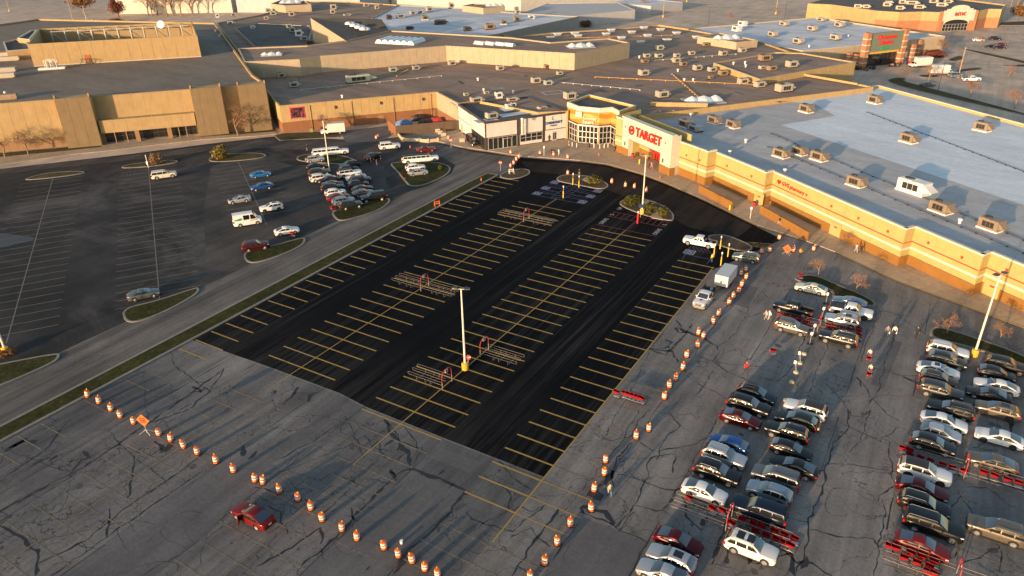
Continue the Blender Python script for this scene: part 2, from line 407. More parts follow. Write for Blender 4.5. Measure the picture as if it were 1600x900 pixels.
# long median with grass between access road and fresh lot
island([(-90.2, -60), (-90.2, 130), (-89.9, 138), (-86.7, 138), (-86.7, 130), (-86.7, 50), (-87.4, -60)], M_grass, 'grass_median', 0, .45, False)
island([(776, 275), (800, 265), (826, 264), (830, 272), (812, 279), (792, 281)], M_mulch)
for p, f in (([(31, 283), (60, 273), (95, 268.5), (128, 267.5), (136, 271), (82, 278.5)], M_dry),
             ([(184, 264), (200, 257), (240, 253), (272, 250), (282, 254), (235, 261)], M_dry),
             ([(324, 254), (330, 244), (365, 240), (410, 239), (420, 246), (372, 252)], M_dry),
             ([(463, 252), (464, 244), (490, 240), (535, 243), (556, 250), (560, 257), (520, 257), (505, 255)], M_grass),
             ([(520, 338), (518, 331), (545, 325), (605, 309), (612, 314), (596, 328), (560, 340), (530, 347)], M_grass),
             ([(609, 257), (614, 254), (660, 252), (695, 256), (707, 264), (695, 277), (660, 291), (640, 292), (632, 283), (622, 270)], M_grass),
             ([(380, 400), (384, 394), (420, 386), (470, 372), (479, 373), (474, 384), (440, 400), (400, 412), (385, 410)], M_grass),
             ([(190, 483), (250, 469), (305, 450), (313, 451), (308, 461), (262, 487), (215, 505), (194, 503)], M_grass),
             ([(-60, 582), (10, 567), (85, 553), (96, 554), (88, 566), (40, 588), (-20, 612), (-60, 625)], M_grass),
             ([(1239, 437), (1246, 430), (1275, 430), (1310, 446), (1350, 462), (1370, 474), (1366, 481), (1330, 474), (1300, 468), (1300, 453), (1266, 445)], M_grass),
             ([(1450, 520), (1458, 511), (1476, 513), (1530, 530), (1600, 555), (1640, 580), (1610, 576), (1530, 547), (1460, 531)], M_grass),
             ([(866, 283), (875, 274), (900, 273), (930, 277), (948, 286), (952, 292), (940, 297), (905, 290)], M_mulch),
             ([(964, 320), (975, 311), (1000, 309), (1030, 318), (1052, 332), (1054, 344), (1046, 346), (1005, 337)], M_mulch),
             ([(1100, 369), (1130, 366), (1160, 377), (1180, 388), (1164, 395), (1120, 384)], M_mulch),
             ([(1380, 127), (1400, 121), (1418, 123), (1410, 127), (1450, 137), (1600, 177), (1640, 190), (1590, 178), (1440, 144)], M_dry),
             ([(1490, 110), (1530, 105), (1537, 109), (1500, 113)], M_dry), ([(1432, 117), (1465, 117), (1470, 121), (1440, 122)], M_dry),
             ([(1495, 76), (1510, 76), (1640, 104), (1630, 107)], M_dry), ([(1545, 40), (1560, 35), (1640, 32), (1640, 40)], M_dry),
             ([(1550, 104), (1600, 101), (1640, 100), (1640, 106)], M_dry), ([(1478, 94), (1500, 86), (1508, 92), (1490, 97)], M_dry)):
    island(p, f)
# concrete ramps across the two islands of the fresh lot
for p in ([(909, 281.5), (917, 277), (932, 279), (922, 288.5)], [(1016, 324), (1024, 323), (1036, 344), (1018, 341)], [(1003, 316), (1009, 312), (1021, 319), (1016, 326)]):
    mb = MB(); mb.prism(GL(p), .02, .16); struct(wob('island_ramp', mb, M_walk))
# patches of newer surfacing, puddle, stains
for p in ([(20, 760), (60, 735), (100, 750), (58, 780)], [(430, 690), (480, 668), (505, 680), (455, 705)], [(690, 700), (750, 722), (735, 740), (672, 715)], [(1130, 470), (1150, 440), (1185, 450), (1168, 482)], [(1360, 600), (1395, 530), (1410, 535), (1380, 608)], [(645, 738), (729, 768), (611, 886), (527, 845)], [(912, 808), (1011, 848), (975, 915), (835, 915)], [(611, 889), (525, 848), (420, 935), (520, 990)], [(85, 905), (300, 752), (392, 702), (440, 735), (330, 830), (205, 930)],
          [(910, 759), (953, 763), (951, 790), (908, 787)]):
    sheet('resurfaced_patch', GL(p), .0075, M_smooth, None)
s = NT('shallow_water'); M_water = s.base((.02, .021, .023), .38, 0, .35)
mb = MB(); mb.sheet(chaikin([Vector(v) for v in GL([(-30, 366), (5, 364), (30, 368), (58, 371), (44, 378), (24, 381), (8, 387), (-40, 389)])], 2), .013); struct(wob('puddle', mb, M_water))

# ---------------------------------------------------------------- painted markings
def line_mesh(L, wd): 
    mb = MB(); mb.box((0, 0, 0), (L, wd, .006)); return mb.mesh('parking_line')
LM = {}
def pline(parent, a, b, wd, mat, z, name='parking_line'):
    a, b = Vector(a[:2]), Vector(b[:2]); d = b-a; L = round(d.length, 2); k = (L, wd)
    if k not in LM: LM[k] = line_mesh(L, wd)
    c = (a+b)/2
    return ob(name, LM[k], mat, parent, Vector((c.x, c.y, z))-wloc(parent), atan2(d.y, d.x))
PIT = 2.741
ZN = .017
ys = [56.67+PIT*k for k in range(0, 26)]
YTOP_L = G(821, 310).y; YTOP_M = 119.4
for y in ys:
    if y < YTOP_L+1: pline(new_lot, (-73.95, y), (-61.65, y), .20, M_yel, ZN)
y = YTOP_M; mid = []
while y > 45.0: mid.append(y); y -= PIT
for y in mid: pline(new_lot if y > 48 else old_lot, (-54.45, y), (-42.35, y), .20 if y > 51 else .13, M_yel if y > 51 else M_yold, ZN if y > 48 else .012)
y = 69.85+PIT*16
while y > 46:
    pline(new_lot, (-35.3, y), (-29.12, y), .20, M_yel, ZN); 
    pline(old_lot, (-29.0, y), (-23.0, y), .12, M_yel if y < 55 else M_yold, .012); y -= PIT
y = 51.6
while y < 137: pline(new_lot, (-86.4, y), (-80.6, y), .20, M_yel, ZN); y += PIT
pline(new_lot, (-67.8, 50.6), (-67.8, YTOP_L+3), .14, M_yel, ZN+.001); pline(new_lot, (-48.4, 45.2), (-48.4, YTOP_M+2.2), .14, M_yel, ZN+.001)
pline(new_lot, (-29.05, 43.5), (-29.05, 114.0), .16, M_yel, ZN+.001)
# faded stripes of the untreated lot
for xc, y0, y1 in ((-67.8, 8, 51), (-48.4, 8, 44), (-29.1, 8, 44), (-9.7, 30, 116), (9.7, 40, 106), (29.1, 60, 100), (-87, 10, 47)):
    k0 = math.ceil((y0-56.67)/PIT); y = 56.67+k0*PIT
    while y < y1:
        a = xc-6.1 if xc > -80 else xc+.6
        if random.random() < .9: pline(old_lot, (a+random.uniform(0, .6), y), (xc+6.1-random.uniform(0, .6), y), .10, M_yold, .012)
        y += PIT
    if xc > -80: pline(old_lot, (xc, y0), (xc, y1), .12, M_yold, .013)
# worn stripes of the sealed lot (rows run away from the anchor store)
DIRC = Vector((cos(radians(-34.2)), sin(radians(-34.2)))); DIRS = Vector((cos(radians(55.8)), sin(radians(55.8))))
for ci, (px, py, n0, n1, L) in enumerate(((82.5, 278.75, 0, 27, 82), (232, 262, 0, 26, 76), (372, 252, 0, 14, 46))):
    o = G(px, py).to_2d()
    pline(left_lot, o, o+DIRC*L, .18, M_yleft, .013)
    for k in range(n0, n1):
        c = o+DIRC*(1.2+k*3.0)
        pline(left_lot, c-DIRS*6.4, c+DIRS*6.4, .13, M_yleft, .0135)
# blue accessible bays
def npl(a, b, wd, mat, z=ZN+.002): return pline(new_lot, G(*a), G(*b), wd, mat, z)
yb0 = YTOP_L+PIT; xb0, xb1 = -73.9, -61.7
for k in range(7):
    if k in (0, 2, 4, 6) or True: pline(new_lot, (xb0, yb0+k*2.05), (-69.2, yb0+k*2.05), .10, M_blue, ZN+.002); pline(new_lot, (-66.4, yb0+k*2.05), (xb1, yb0+k*2.05), .10, M_blue, ZN+.002)
pline(new_lot, (-69.2, yb0), (-69.2, yb0+12.3), .12, M_blue, ZN+.003); pline(new_lot, (-66.4, yb0), (-66.4, yb0+12.3), .12, M_blue, ZN+.003)
pline(new_lot, (-69.2, yb0), (-66.4, yb0), .12, M_blue, ZN+.002)
for k in range(9): pline(new_lot, (-69.1, yb0+.6+k*1.3), (-66.5, yb0+1.5+k*1.3), .10, M_blue, ZN+.0025)
for k in (1, 3, 5):
    for j in range(4):
        yy = yb0+k*2.05
        pline(new_lot, (-73.6+j*1.1, yy), (-72.7+j*1.1, yy+2.0), .08, M_blue, ZN+.0025); pline(new_lot, (-66.1+j*1.1, yy), (-65.2+j*1.1, yy+2.0), .08, M_blue, ZN+.0025)
def wheelchair(parent, c, sz, rz):
    """white-bordered blue square with the wheelchair figure, flat paint"""
    def rot(p): return (c[0]+(p[0]*cos(rz)-p[1]*sin(rz))*sz, c[1]+(p[0]*sin(rz)+p[1]*cos(rz))*sz, 0)
    m1 = MB(); m1.sheet([rot(p) for p in ((-.5, -.5), (.5, -.5), (.5, .5), (-.5, .5))], ZN+.004); o = wob('accessible_symbol', m1, M_white, parent)
    m1 = MB(); m1.sheet([rot(p) for p in ((-.42, -.42), (.42, -.42), (.42, .42), (-.42, .42))], ZN+.008); wob('blue_field', m1, M_blue, o)
    m1 = MB()
    def st(pts, wd): strip(m1, [Vector(rot(p)[:2]) for p in pts], wd*sz, ZN+.012)
    st([(-.1, .3), (-.08, .02), (.16, 0), (.26, -.26)], .07); st([(-.08, .12), (.12, .1)], .06)
    arc = [(.0+.22*cos(a), -.12+.22*sin(a)) for a in [radians(130+k*24) for k in range(10)]]; st(arc, .06)
    m1.sheet([rot((-.1+.07*cos(a), .36+.07*sin(a))) for a in [k*pi/4 for k in range(8)]], ZN+.012)
    wob('wheelchair_figure', m1, M_white, o)
for a in ((867, 285), (852.5, 294), (840, 302), (934, 298.5), (922.5, 307), (910, 315.5)): p = G(*a); wheelchair(new_lot, (p.x, p.y), 1.75, 0)
p = G(1077.5, 394); wheelchair(new_lot, (p.x, p.y), 1.9, 0)
for a, b in (((1080, 384.5), (1108, 391)), ((1069, 397), (1108, 405)), ((1079, 385), (1066, 405)), ((1120, 393), (1104, 413))): npl(a, b, .1, M_blue)
for k in range(5): npl((1082+k*6, 386+k*1.2), (1088+k*6, 393+k*1.2), .08, M_blue)
# red order-pickup bays
yr = YTOP_M+PIT*.85; x0, x1 = -54.4, -42.3
for yy in (yr, yr+5.0, yr+7.6, yr+12.2): pline(new_lot, (x0, yy), (x1, yy), .09, M_redp, ZN+.002)
for k in range(5):
    pline(new_lot, (x0+.4+k*1.15, yr+5.0), (x0+.4+k*1.15, yr+7.6), .09, M_redp, ZN+.003); pline(new_lot, (x1-.4-k*1.15, yr+5.0), (x1-.4-k*1.15, yr+7.6), .09, M_redp, ZN+.003)
pline(new_lot, (-48.4, yr), (-48.4, yr+5), .12, M_redp, ZN+.003)
FONT = {}
def text_mesh(txt, size, ext=0.0, bold=0.0):
    cu = bpy.data.curves.new('t', 'FONT'); cu.body = txt; cu.size = size; cu.extrude = ext; cu.offset = bold
    cu.align_x = 'CENTER'; cu.align_y = 'CENTER'; cu.resolution_u = 3
    o = bpy.data.objects.new('t', cu); COL.objects.link(o); bpy.context.view_layer.update()
    me = bpy.data.meshes.new_from_object(o.evaluated_get(bpy.context.evaluated_depsgraph_get()))
    bpy.data.objects.remove(o); bpy.data.curves.remove(cu); return me
for sx, rz in ((x0+.55, pi/2), (x1-.55, pi/2)):
    for i, t in enumerate(('DRIVE', '2', 'UP')):
        o = ob('stencilled_word', text_mesh(t, 1.15, 0, .04), M_white, new_lot, Vector((sx, yr+2.2+i*3.9, ZN+.006))-wloc(new_lot), rz)
# crosswalk hatching east of the corner
for k in range(6): npl((1140+k*12, 378+k*.6), (1175+k*10, 385+k*.6), .14, M_yel)
pl_old = pline(old_lot, G(1146, 377), G(1235, 383), .14, M_yel, .02); pline(old_lot, G(1150, 383), G(1240, 391), .14, M_yel, .02)
# no-parking bars beside the anchor lot kerb
for k in range(9): pline(left_lot, G(190+k*11, 266-k*1.3), G(198+k*11, 262-k*1.3), .1, M_yleft, .014)
pline(left_lot, G(186, 267), G(276, 256), .1, M_yleft, .0142)
for k in range(7): pline(left_lot, G(190+k*6, 275-k*.6), G(194+k*6, 271-k*.6), .1, M_yleft, .014)

# ---------------------------------------------------------------- tar-filled cracks (flat sheets just above the surface)
rc = random.Random(3)
def crack(mb, pts, wd, z=.0095, branch=.35):
    wd = min(wd*1.1, .34)
    P = [G(*p).to_2d() for p in pts]; Q = []; W = []
    for i in range(len(P)-1):
        a, b = P[i], P[i+1]; L = (b-a).length; n = max(2, int(L/.55)); d = (b-a)/max(L, .01); q = Vector((-d.y, d.x)); off = 0
        for k in range(n):
            off = off*.6+rc.uniform(-.16, .16); Q.append(a+(b-a)*k/n+q*off); W.append(wd*rc.choice((.5, .8, 1, 1.2, 1.9)))
            if rc.random() < branch*.12*L/n*2:
                bd = (d*rc.uniform(-.4, .8)+q*rc.choice((-1, 1))).normalized(); bp = [Q[-1].copy()]
                for _ in range(rc.randint(2, 6)): bp.append(bp[-1]+bd*rc.uniform(.3, .8)+Vector((rc.uniform(-.25, .25), rc.uniform(-.25, .25))))
                strip(mb, bp, [wd*.6*(1-t/len(bp)) for t in range(len(bp))], z)
    Q.append(P[-1]); W.append(wd*.4); strip(mb, Q, W, z)
mb = MB()
CR = [([(0, 545+113), (60, 640), (85, 645)], .1), ([(0, 752), (75, 700), (110, 655)], .16), ([(0, 800), (60, 765), (130, 730), (190, 690), (260, 640), (345, 580)], .2), ([(0, 820), (40, 850), (60, 860), (55, 900)], .22),
      ([(60, 880), (130, 845), (195, 795), (262, 752), (325, 700)], .14), ([(207, 712), (208, 745), (197, 780)], .2), ([(170, 795), (167, 840)], .2), ([(0, 700), (120, 740), (70, 765), (25, 790)], .08),
      ([(30, 690), (90, 660), (62, 640)], .1), ([(115, 735), (125, 720), (155, 707)], .55), ([(240, 690), (258, 705), (270, 690)], .5), ([(80, 900), (232, 795), (318, 735), (400, 690)], .11), ([(225, 900), (365, 815), (400, 790)], .07),
      ([(420, 790), (437, 800), (440, 815), (450, 835)], .14), ([(400, 760), (430, 770), (480, 765)], .1), ([(420, 740), (460, 730), (520, 705), (560, 690)], .07), ([(505, 800), (540, 770), (548, 765)], .13),
      ([(500, 850), (505, 835), (500, 825), (430, 870), (400, 885)], .16), ([(548, 805), (555, 815), (548, 790)], .1), ([(540, 650), (560, 690), (568, 715)], .09), ([(640, 732), (620, 740), (600, 760), (560, 800), (525, 840), (470, 885)], .22),
      ([(640, 732), (680, 745), (728, 768)], .3), ([(728, 768), (712, 785), (700, 805), (650, 850), (620, 880)], .24), ([(600, 655), (615, 680), (635, 705), (642, 730)], .5), ([(590, 690), (600, 715), (620, 720), (635, 705)], .12),
      ([(605, 660), (625, 690), (660, 700), (645, 725)], .1), ([(570, 680), (585, 700), (610, 705)], .1), ([(630, 665), (650, 690), (655, 710)], .1), ([(620, 745), (610, 735), (618, 755)], .25), ([(543, 655), (520, 670), (490, 690), (430, 720)], .12),
      ([(465, 605), (455, 620), (440, 632)], .5), ([(480, 628), (485, 618), (500, 612)], .4), ([(430, 610), (428, 616)], .6), ([(350, 575), (325, 615), (295, 640), (235, 660)], .12), ([(225, 605), (232, 650), (232, 660)], .1), ([(268, 545), (272, 570), (330, 615)], .09),
      ([(300, 605), (315, 612), (320, 605)], .45), ([(180, 690), (230, 730), (262, 760)], .07), ([(780, 640+113), (800, 775), (790, 800), (760, 815), (740, 830)], .12), ([(730, 800), (745, 815), (800, 830), (850, 790)], .09), ([(780, 720), (800, 745), (830, 765)], .12),
      ([(874, 795), (855, 820), (842, 840), (820, 870), (800, 900)], .17), ([(800, 840), (830, 825), (842, 840), (860, 855)], .09), ([(800, 800), (815, 790), (830, 800), (850, 790)], .08), ([(905, 800), (950, 815), (968, 828), (1000, 842), (1012, 848), (985, 900)], .12),
      ([(920, 795), (945, 800), (955, 815), (960, 820)], .35), ([(912, 802), (908, 795), (920, 790)], .4), ([(960, 824), (990, 790), (1003, 765), (1015, 745), (1010, 725), (1025, 712), (1055, 710), (1050, 740)], .11),
      ([(1003, 752), (1040, 765), (1060, 765), (1085, 730)], .09), ([(1060, 762), (1040, 792), (1025, 800), (985, 790)], .1), ([(968, 828), (990, 800), (1000, 808)], .07), ([(935, 745), (965, 740), (1005, 750)], .08), ([(1028, 705), (1060, 700), (1120, 680)], .1), ([(1026, 718), (1035, 690), (1062, 665), (1050, 650), (1020, 640)], .09),
      ([(930, 680), (955, 690), (985, 683), (1005, 650), (1015, 640)], .1), ([(985, 690), (965, 715), (955, 745), (960, 762)], .17), ([(958, 735), (945, 755), (935, 760)], 1.3), ([(1000, 690), (1020, 705), (1028, 705)], .08),
      ([(1012, 545), (1050, 548), (1060, 565), (1055, 560)], .3), ([(1012, 545), (1040, 555), (1055, 540), (1072, 522), (1080, 505)], .2), ([(1055, 500), (1065, 515), (1090, 525), (1120, 540)], .26), ([(1055, 512), (1060, 520), (1078, 520)], .5), ([(1040, 530), (1050, 535), (1035, 545)], .5),
      ([(1120, 540), (1125, 550), (1112, 565), (1135, 580), (1160, 590), (1190, 605)], .1), ([(1125, 540), (1150, 520), (1170, 480), (1200, 445)], .09), ([(1085, 555), (1105, 562), (1150, 570), (1200, 572)], .08), ([(1070, 585), (1100, 605), (1130, 620), (1165, 645)], .08), ([(1115, 580), (1100, 605), (1080, 625)], .08),
      ([(1150, 480), (1172, 495), (1210, 480)], .08), ([(1240, 440), (1210, 415), (1190, 420)], .06), ([(1345, 565), (1365, 510), (1370, 485), (1400, 490), (1450, 525)], .09), ([(1360, 630), (1375, 600), (1385, 560), (1402, 520), (1412, 490)], .1), ([(1360, 575), (1400, 585), (1440, 588)], .08), ([(1345, 605), (1340, 590), (1360, 620), (1390, 650), (1408, 660)], .1),
      ([(1325, 640), (1325, 665), (1305, 690), (1290, 730), (1285, 765), (1265, 810), (1260, 850), (1245, 895)], .14), ([(1310, 660), (1375, 690), (1385, 680), (1405, 667)], .1), ([(1360, 640), (1345, 690), (1325, 707)], .08), ([(1293, 724), (1345, 728), (1395, 738)], .08), ([(1265, 827), (1330, 840), (1365, 842), (1376, 855)], .1), ([(1395, 760), (1375, 775), (1372, 785), (1340, 770)], .09), ([(1376, 780), (1385, 800), (1376, 840), (1365, 900)], .08), ([(1390, 690), (1392, 740), (1400, 765)], .1),
      ([(1215, 850), (1245, 880), (1270, 880), (1300, 900)], .2), ([(1240, 860), (1242, 900)], .5), ([(1185, 590), (1215, 595), (1240, 570), (1255, 530), (1265, 500)], .1), ([(1262, 615), (1285, 560), (1300, 520)], .09), ([(1135, 880), (1140, 850), (1130, 830), (1155, 800)], .14), ([(1110, 880), (1125, 840), (1145, 790)], .12), ([(1095, 830), (1070, 800), (1065, 775)], .15), ([(1180, 880), (1215, 870), (1240, 860)], .12),
      ([(1520, 700), (1545, 690), (1560, 705), (1530, 700)], .08), ([(1510, 760), (1540, 762), (1580, 790), (1600, 800)], .08), ([(1480, 800), (1500, 775), (1530, 820), (1600, 850)], .12), ([(1500, 882), (1530, 870), (1560, 857), (1555, 850)], .09), ([(1530, 880), (1560, 900)], .08), ([(1563, 860), (1562, 895)], .08), ([(1470, 880), (1490, 870), (1510, 830)], .08),
      ([(1290, 600), (1310, 620), (1330, 650)], .08), ([(1540, 520), (1565, 530), (1600, 560)], .07), ([(1380, 480), (1372, 500), (1375, 485)], .08), ([(1000, 640), (970, 690), (930, 740), (880, 800)], .07), ([(1060, 480), (1020, 545), (985, 610), (940, 690)], .07)]
for p, wd in CR: crack(mb, p, wd)
for cx in (-78, -73.9, -61.6, -54.5, -42.3, -35.2, -23, -16, -3.6, 3.6, 16):
    y = 12.0
    while y < (48 if cx < -40 else (110 if cx > -24 else 44)):
        L = rc.uniform(5, 16)
        if rc.random() < .75:
            pts = [Vector((cx+rc.uniform(-.08, .08), y+t*L/8)) for t in range(9)]; strip(mb, pts, [rc.choice((.03, .06, .1, .16)) for _ in pts], .0088)
        y += L
for _ in range(330):
    x, y = rc.uniform(-86, 24), rc.uniform(10, 112)
    if x < -28.5 and y > 41: 
        y = rc.uniform(8, 47)
    if x < -28.5 and y > 50-(-x-28)*.0-(0 if x < -60 else 5): continue
    u = rc.random(); an = pi/2+rc.gauss(0, .12) if u < .45 else (rc.gauss(0, .18) if u < .7 else rc.uniform(0, pi)); L = rc.uniform(2.5, 11); n = int(L/.5); w_ = rc.choice((.02, .025, .03, .045, .06)); Q = [Vector((x, y))]
    for k in range(n): an += rc.gauss(0, .28); Q.append(Q[-1]+Vector((cos(an), sin(an)))*.5)
    if any(q.x < -29 and q.y > 47 for q in Q): continue
    strip(mb, Q, [w_*rc.uniform(.5, 1.5)*(1-.7*k/n) for k in range(n+1)], .0091)
stuff(wob('tar_cracks', mb, M_tar, old_lot))
mb = MB(); M_oil = plain('oil_stain', (.062, .060, .058), .6, var=.3, scale=2)
for _ in range(110):
    xc = rc.choice((-67.8, -48.4, -29.1, -9.7, -9.7, 9.7, 9.7)); y = 56.67+PIT*(rc.randint(-16, 20)+.5); x = xc+rc.choice((-1, 1))*rc.uniform(2.2, 4.2)
    if xc < -29 and y > 44 or (xc == -29.1 and x < -29): continue
    P = []; r_ = rc.uniform(.12, .42); ph = rc.uniform(0, 6)
    for k in range(14): a = 2*pi*k/14; rr = r_*(1+.25*sin(2*a+ph)+rc.uniform(-.12, .12)); P.append((x+rr*1.3*cos(a), y+rr*sin(a), .0086))
    mb.sheet(P)
stuff(wob('oil_stains', mb, M_oil, old_lot))
mb = MB()
for cx, cy, r in [(30, 692, 1.1), (50, 690, .9), (22, 697, 1.2), (60, 722, .8), (85, 715, .7), (135, 710, .9), (262, 700, 1.3), (380, 705, 1.2), (395, 712, .9), (175, 625, .5), (610, 690, .8), (625, 700, .6), (585, 695, .6), (690, 738, .5), (728, 772, .5), (627, 883, .9), (575, 888, .3), (1120, 862, .8), (1135, 875, .7), (1100, 815, .9), (1175, 870, 1.0), (950, 750, 1.2), (1490, 715, .3), (1580, 665, .9), (1425, 595, .9), (1258, 880, 1.0), (502, 750, .25), (780, 735, .4), (660, 740, .4)]:
    c = G(cx, cy); el = rc.uniform(1.2, 2.2); an = rc.uniform(0, pi) if rc.random() < .3 else pi/2
    P = []; ph = [rc.uniform(0, 6.3) for _ in range(3)]; r *= .62
    for k in range(26):
        a = 2*pi*k/26; rr = r*(1+.22*sin(2*a+ph[0])+.16*sin(3*a+ph[1])+.12*sin(7*a+ph[2])+rc.uniform(-.08, .08)); x, y = rr*el*cos(a)*.9, rr*sin(a)*.45
        P.append((c.x+x*cos(an)-y*sin(an), c.y+x*sin(an)+y*cos(an), .0092))
    mb.sheet(P)
stuff(wob('tar_patches', mb, M_tar, old_lot))
# drain grate in its concrete apron
gt = thing('drain_grate', 'black slotted storm drain grate in the lot beside the walking person', 'drain', G(930, 774)+Vector((0, 0, .02)))
mb = MB(); mb.ring(*[[(x*k, y*l) for x, y in ((-1, -1), (1, -1), (1, 1), (-1, 1))] for k, l in ((.8, .5), (.72, .42))], 0, .03); ob('frame', mb.mesh('f'), M_tar, gt)
gb = MB(); gb.box((0, 0, .012), (.06, .84, .02)); gbm = gb.mesh('bar')
for k in range(11): ob('bar', gbm, M_tar, gt, (-.66+k*.132, 0, 0))
# ---------------------------------------------------------------- building materials
def wallmat(name, c, rib=0.0, stain=.35, rough=.85):
    s = NT(name); p = s.geo(); f = s.noise(p, .5, 6, .7); st = s.noise(s.geo((1, 1, .10)), 2.6, 4, .6)
    x = s.ramp(f, [(.3, tuple(v*.88 for v in c)), (.7, tuple(v*1.08 for v in c))])
    x = s.mix(stain, x, s.ramp(st, [(.3, (.72, .70, .67)), (.62, (1.07, 1.07, 1.07))]), 'MULTIPLY')
    if rib:
        wv = s.n('ShaderNodeTexWave', wave_type='BANDS', bands_direction='DIAGONAL'); wv.inputs['Scale'].default_value = rib
        s.l(s.geo((1, 1, 0)), wv.inputs['Vector']); s.bump(wv.outputs['Fac'], .35, .03)
    else: s.bump(s.noise(p, 9, 4, .7), .15, .01)
    return s.base(x, rough)
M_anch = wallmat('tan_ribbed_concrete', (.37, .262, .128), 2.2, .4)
M_pier = wallmat('shaded_fluted_concrete', (.20, .142, .077), 4.0, .35)  # darker than the wall concrete: weaker sunlight on the pier faces painted into the colour
M_anchb = wallmat('weathered_brown_brick', (.27, .16, .085), 0, .5)
M_mall = wallmat('mall_tan_concrete', (.42, .295, .135), 3.0, .45)
M_cream = wallmat('cream_panel_concrete', (.40, .325, .225), 1.5, .3)
M_brick = wallmat('brown_brick', (.24, .105, .045), 0, .4)
M_twall = wallmat('store_cream_render', (.40, .325, .125), 0, .14)
M_tent = wallmat('store_pale_render', (.52, .49, .40), 0, .06)
M_tbase = wallmat('store_brown_block', (.25, .115, .022), 0, .2)
M_band = plain('cream_band_render', (.58, .54, .44), .7, var=.05)
M_red = plain('red_sign_paint', (.62, .022, .018), .45, var=.06)
M_redstripe = plain('red_stripe_paint', (.48, .06, .03), .6, var=.06)
M_wpanel = wallmat('white_metal_panel', (.60, .58, .55), 0, .08, .5)
M_dkfr = plain('dark_brown_frame', (.055, .042, .038), .55, var=.15)
M_dkwall = wallmat('dark_brown_screen', (.105, .072, .05), 0, .3)
M_alu = plain('pale_aluminium_frame', (.55, .54, .51), .4, .3, var=.06)
M_orange = plain('ochre_render', (.62, .33, .065), .7, var=.06)
M_pale = wallmat('far_white_siding', (.52, .50, .44), .8, .15)
M_grey = wallmat('far_grey_siding', (.42, .42, .43), .8, .3)
M_block = wallmat('split_block', (.50, .40, .28), 0, .25)
M_green = plain('sage_green_panel', (.15, .18, .14), .6, var=.1)
s = NT('storefront_glass'); M_glass = s.base((.018, .02, .022), .08, 0, .7)
s = NT('clear_skylight'); M_sky = s.base((.62, .66, .70), .25, 0, .6)
def roofmat(name, a, b, stain, scale=.05):
    s = NT(name); p = s.geo(); f = s.noise(p, scale, 6, .7, .6); h = s.noise(p, .8, 5, .75); st = s.noise(s.geo((.25, 1, 1), (0, 0, .5)), .22, 5, .7)
    x = s.ramp(f, [(.32, a), (.68, b)])
    x = s.mix(.5, x, s.ramp(h, [(.3, (.78, .78, .78)), (.7, (1.18, 1.18, 1.18))]), 'MULTIPLY')
    x = s.mix(stain, x, s.ramp(st, [(.35, (.4, .38, .36)), (.6, (1.1, 1.1, 1.1))]), 'MULTIPLY'); s.bump(h, .2, .02)
    br = s.n('ShaderNodeTexBrick', offset=.5); br.inputs['Scale'].default_value = 1.0; br.inputs['Brick Width'].default_value = 14; br.inputs['Row Height'].default_value = 3.1; br.inputs['Mortar Size'].default_value = .05; br.inputs['Mortar Smooth'].default_value = .4
    br.inputs['Color1'].default_value = (1, 1, 1, 1); br.inputs['Color2'].default_value = (.93, .93, .94, 1); br.inputs['Mortar'].default_value = (.74, .73, .72, 1); s.l(s.geo((1, 1, 0), (0, 0, .54)), br.inputs['Vector']); x = s.mix(1.0, x, br.outputs[0], 'MULTIPLY')
    return s.base(x, .85)
M_rbrown = roofmat('brown_ballast_roof', (.215, .150, .108), (.33, .225, .160), .45)
M_rdark = roofmat('charcoal_roof', (.06, .056, .054), (.105, .094, .086), .4)
M_ranch = roofmat('anchor_grey_roof', (.155, .128, .098), (.205, .165, .125), .4, .04)
M_rwhite = roofmat('white_coated_roof', (.46, .50, .56), (.68, .70, .72), .35)
M_rtgt = roofmat('store_grey_membrane', (.38, .39, .40), (.50, .50, .495), .25)
M_rtgt2 = roofmat('store_pale_membrane', (.58, .65, .71), (.68, .75, .80), .15)

def shell(t, poly, ztop, wm, rm, par=.45, z0=0.0, cap=None, th=.35):
    poly = ccw([tuple(p[:2]) for p in poly]); inn = inset(poly, th)
    mb = MB(); mb.ring(poly, inn, z0, ztop); wob('wall', mb, wm, t)
    mb = MB(); mb.sheet(inset(poly, th-.02), ztop-par); wob('roof', mb, rm, t)
    if cap is not None:
        mb = MB(); mb.ring(inset(poly, -.07), inset(poly, th+.07), ztop+.004, ztop+.14); wob('coping', mb, cap, t)
    return poly
def bld(name, label, cat, pts, ztop, wm, rm, par=.45, z0=0.0, cap=None, th=.35):
    pts = [tuple(p[:2]) for p in pts]
    c = Vector((sum(p[0] for p in pts)/len(pts), sum(p[1] for p in pts)/len(pts), z0))
    t = thing(name, label, cat, c); shell(t, pts, ztop, wm, rm, par, z0, cap, th); return t
def panels(t, a, b, z0, z1, n, mat, gap=.05, th=.08, name='wall_panel', off=0.0):
    """n separate cladding panels along a->b, proud of the wall on its right-hand side"""
    a, b = Vector(a[:2]), Vector(b[:2]); d = b-a; L = d.length; d.normalize(); nn = Vector((d.y, -d.x))
    pw = L/n; mb = MB(); mb.box((0, 0, (z1-z0)/2), (pw-gap, th, z1-z0)); me = mb.mesh(name)
    for i in range(n):
        c = a+d*(i+.5)*pw+nn*(th/2+.004+off)
        ob(name, me, mat, t, Vector((c.x, c.y, z0))-wloc(t), atan2(d.y, d.x))
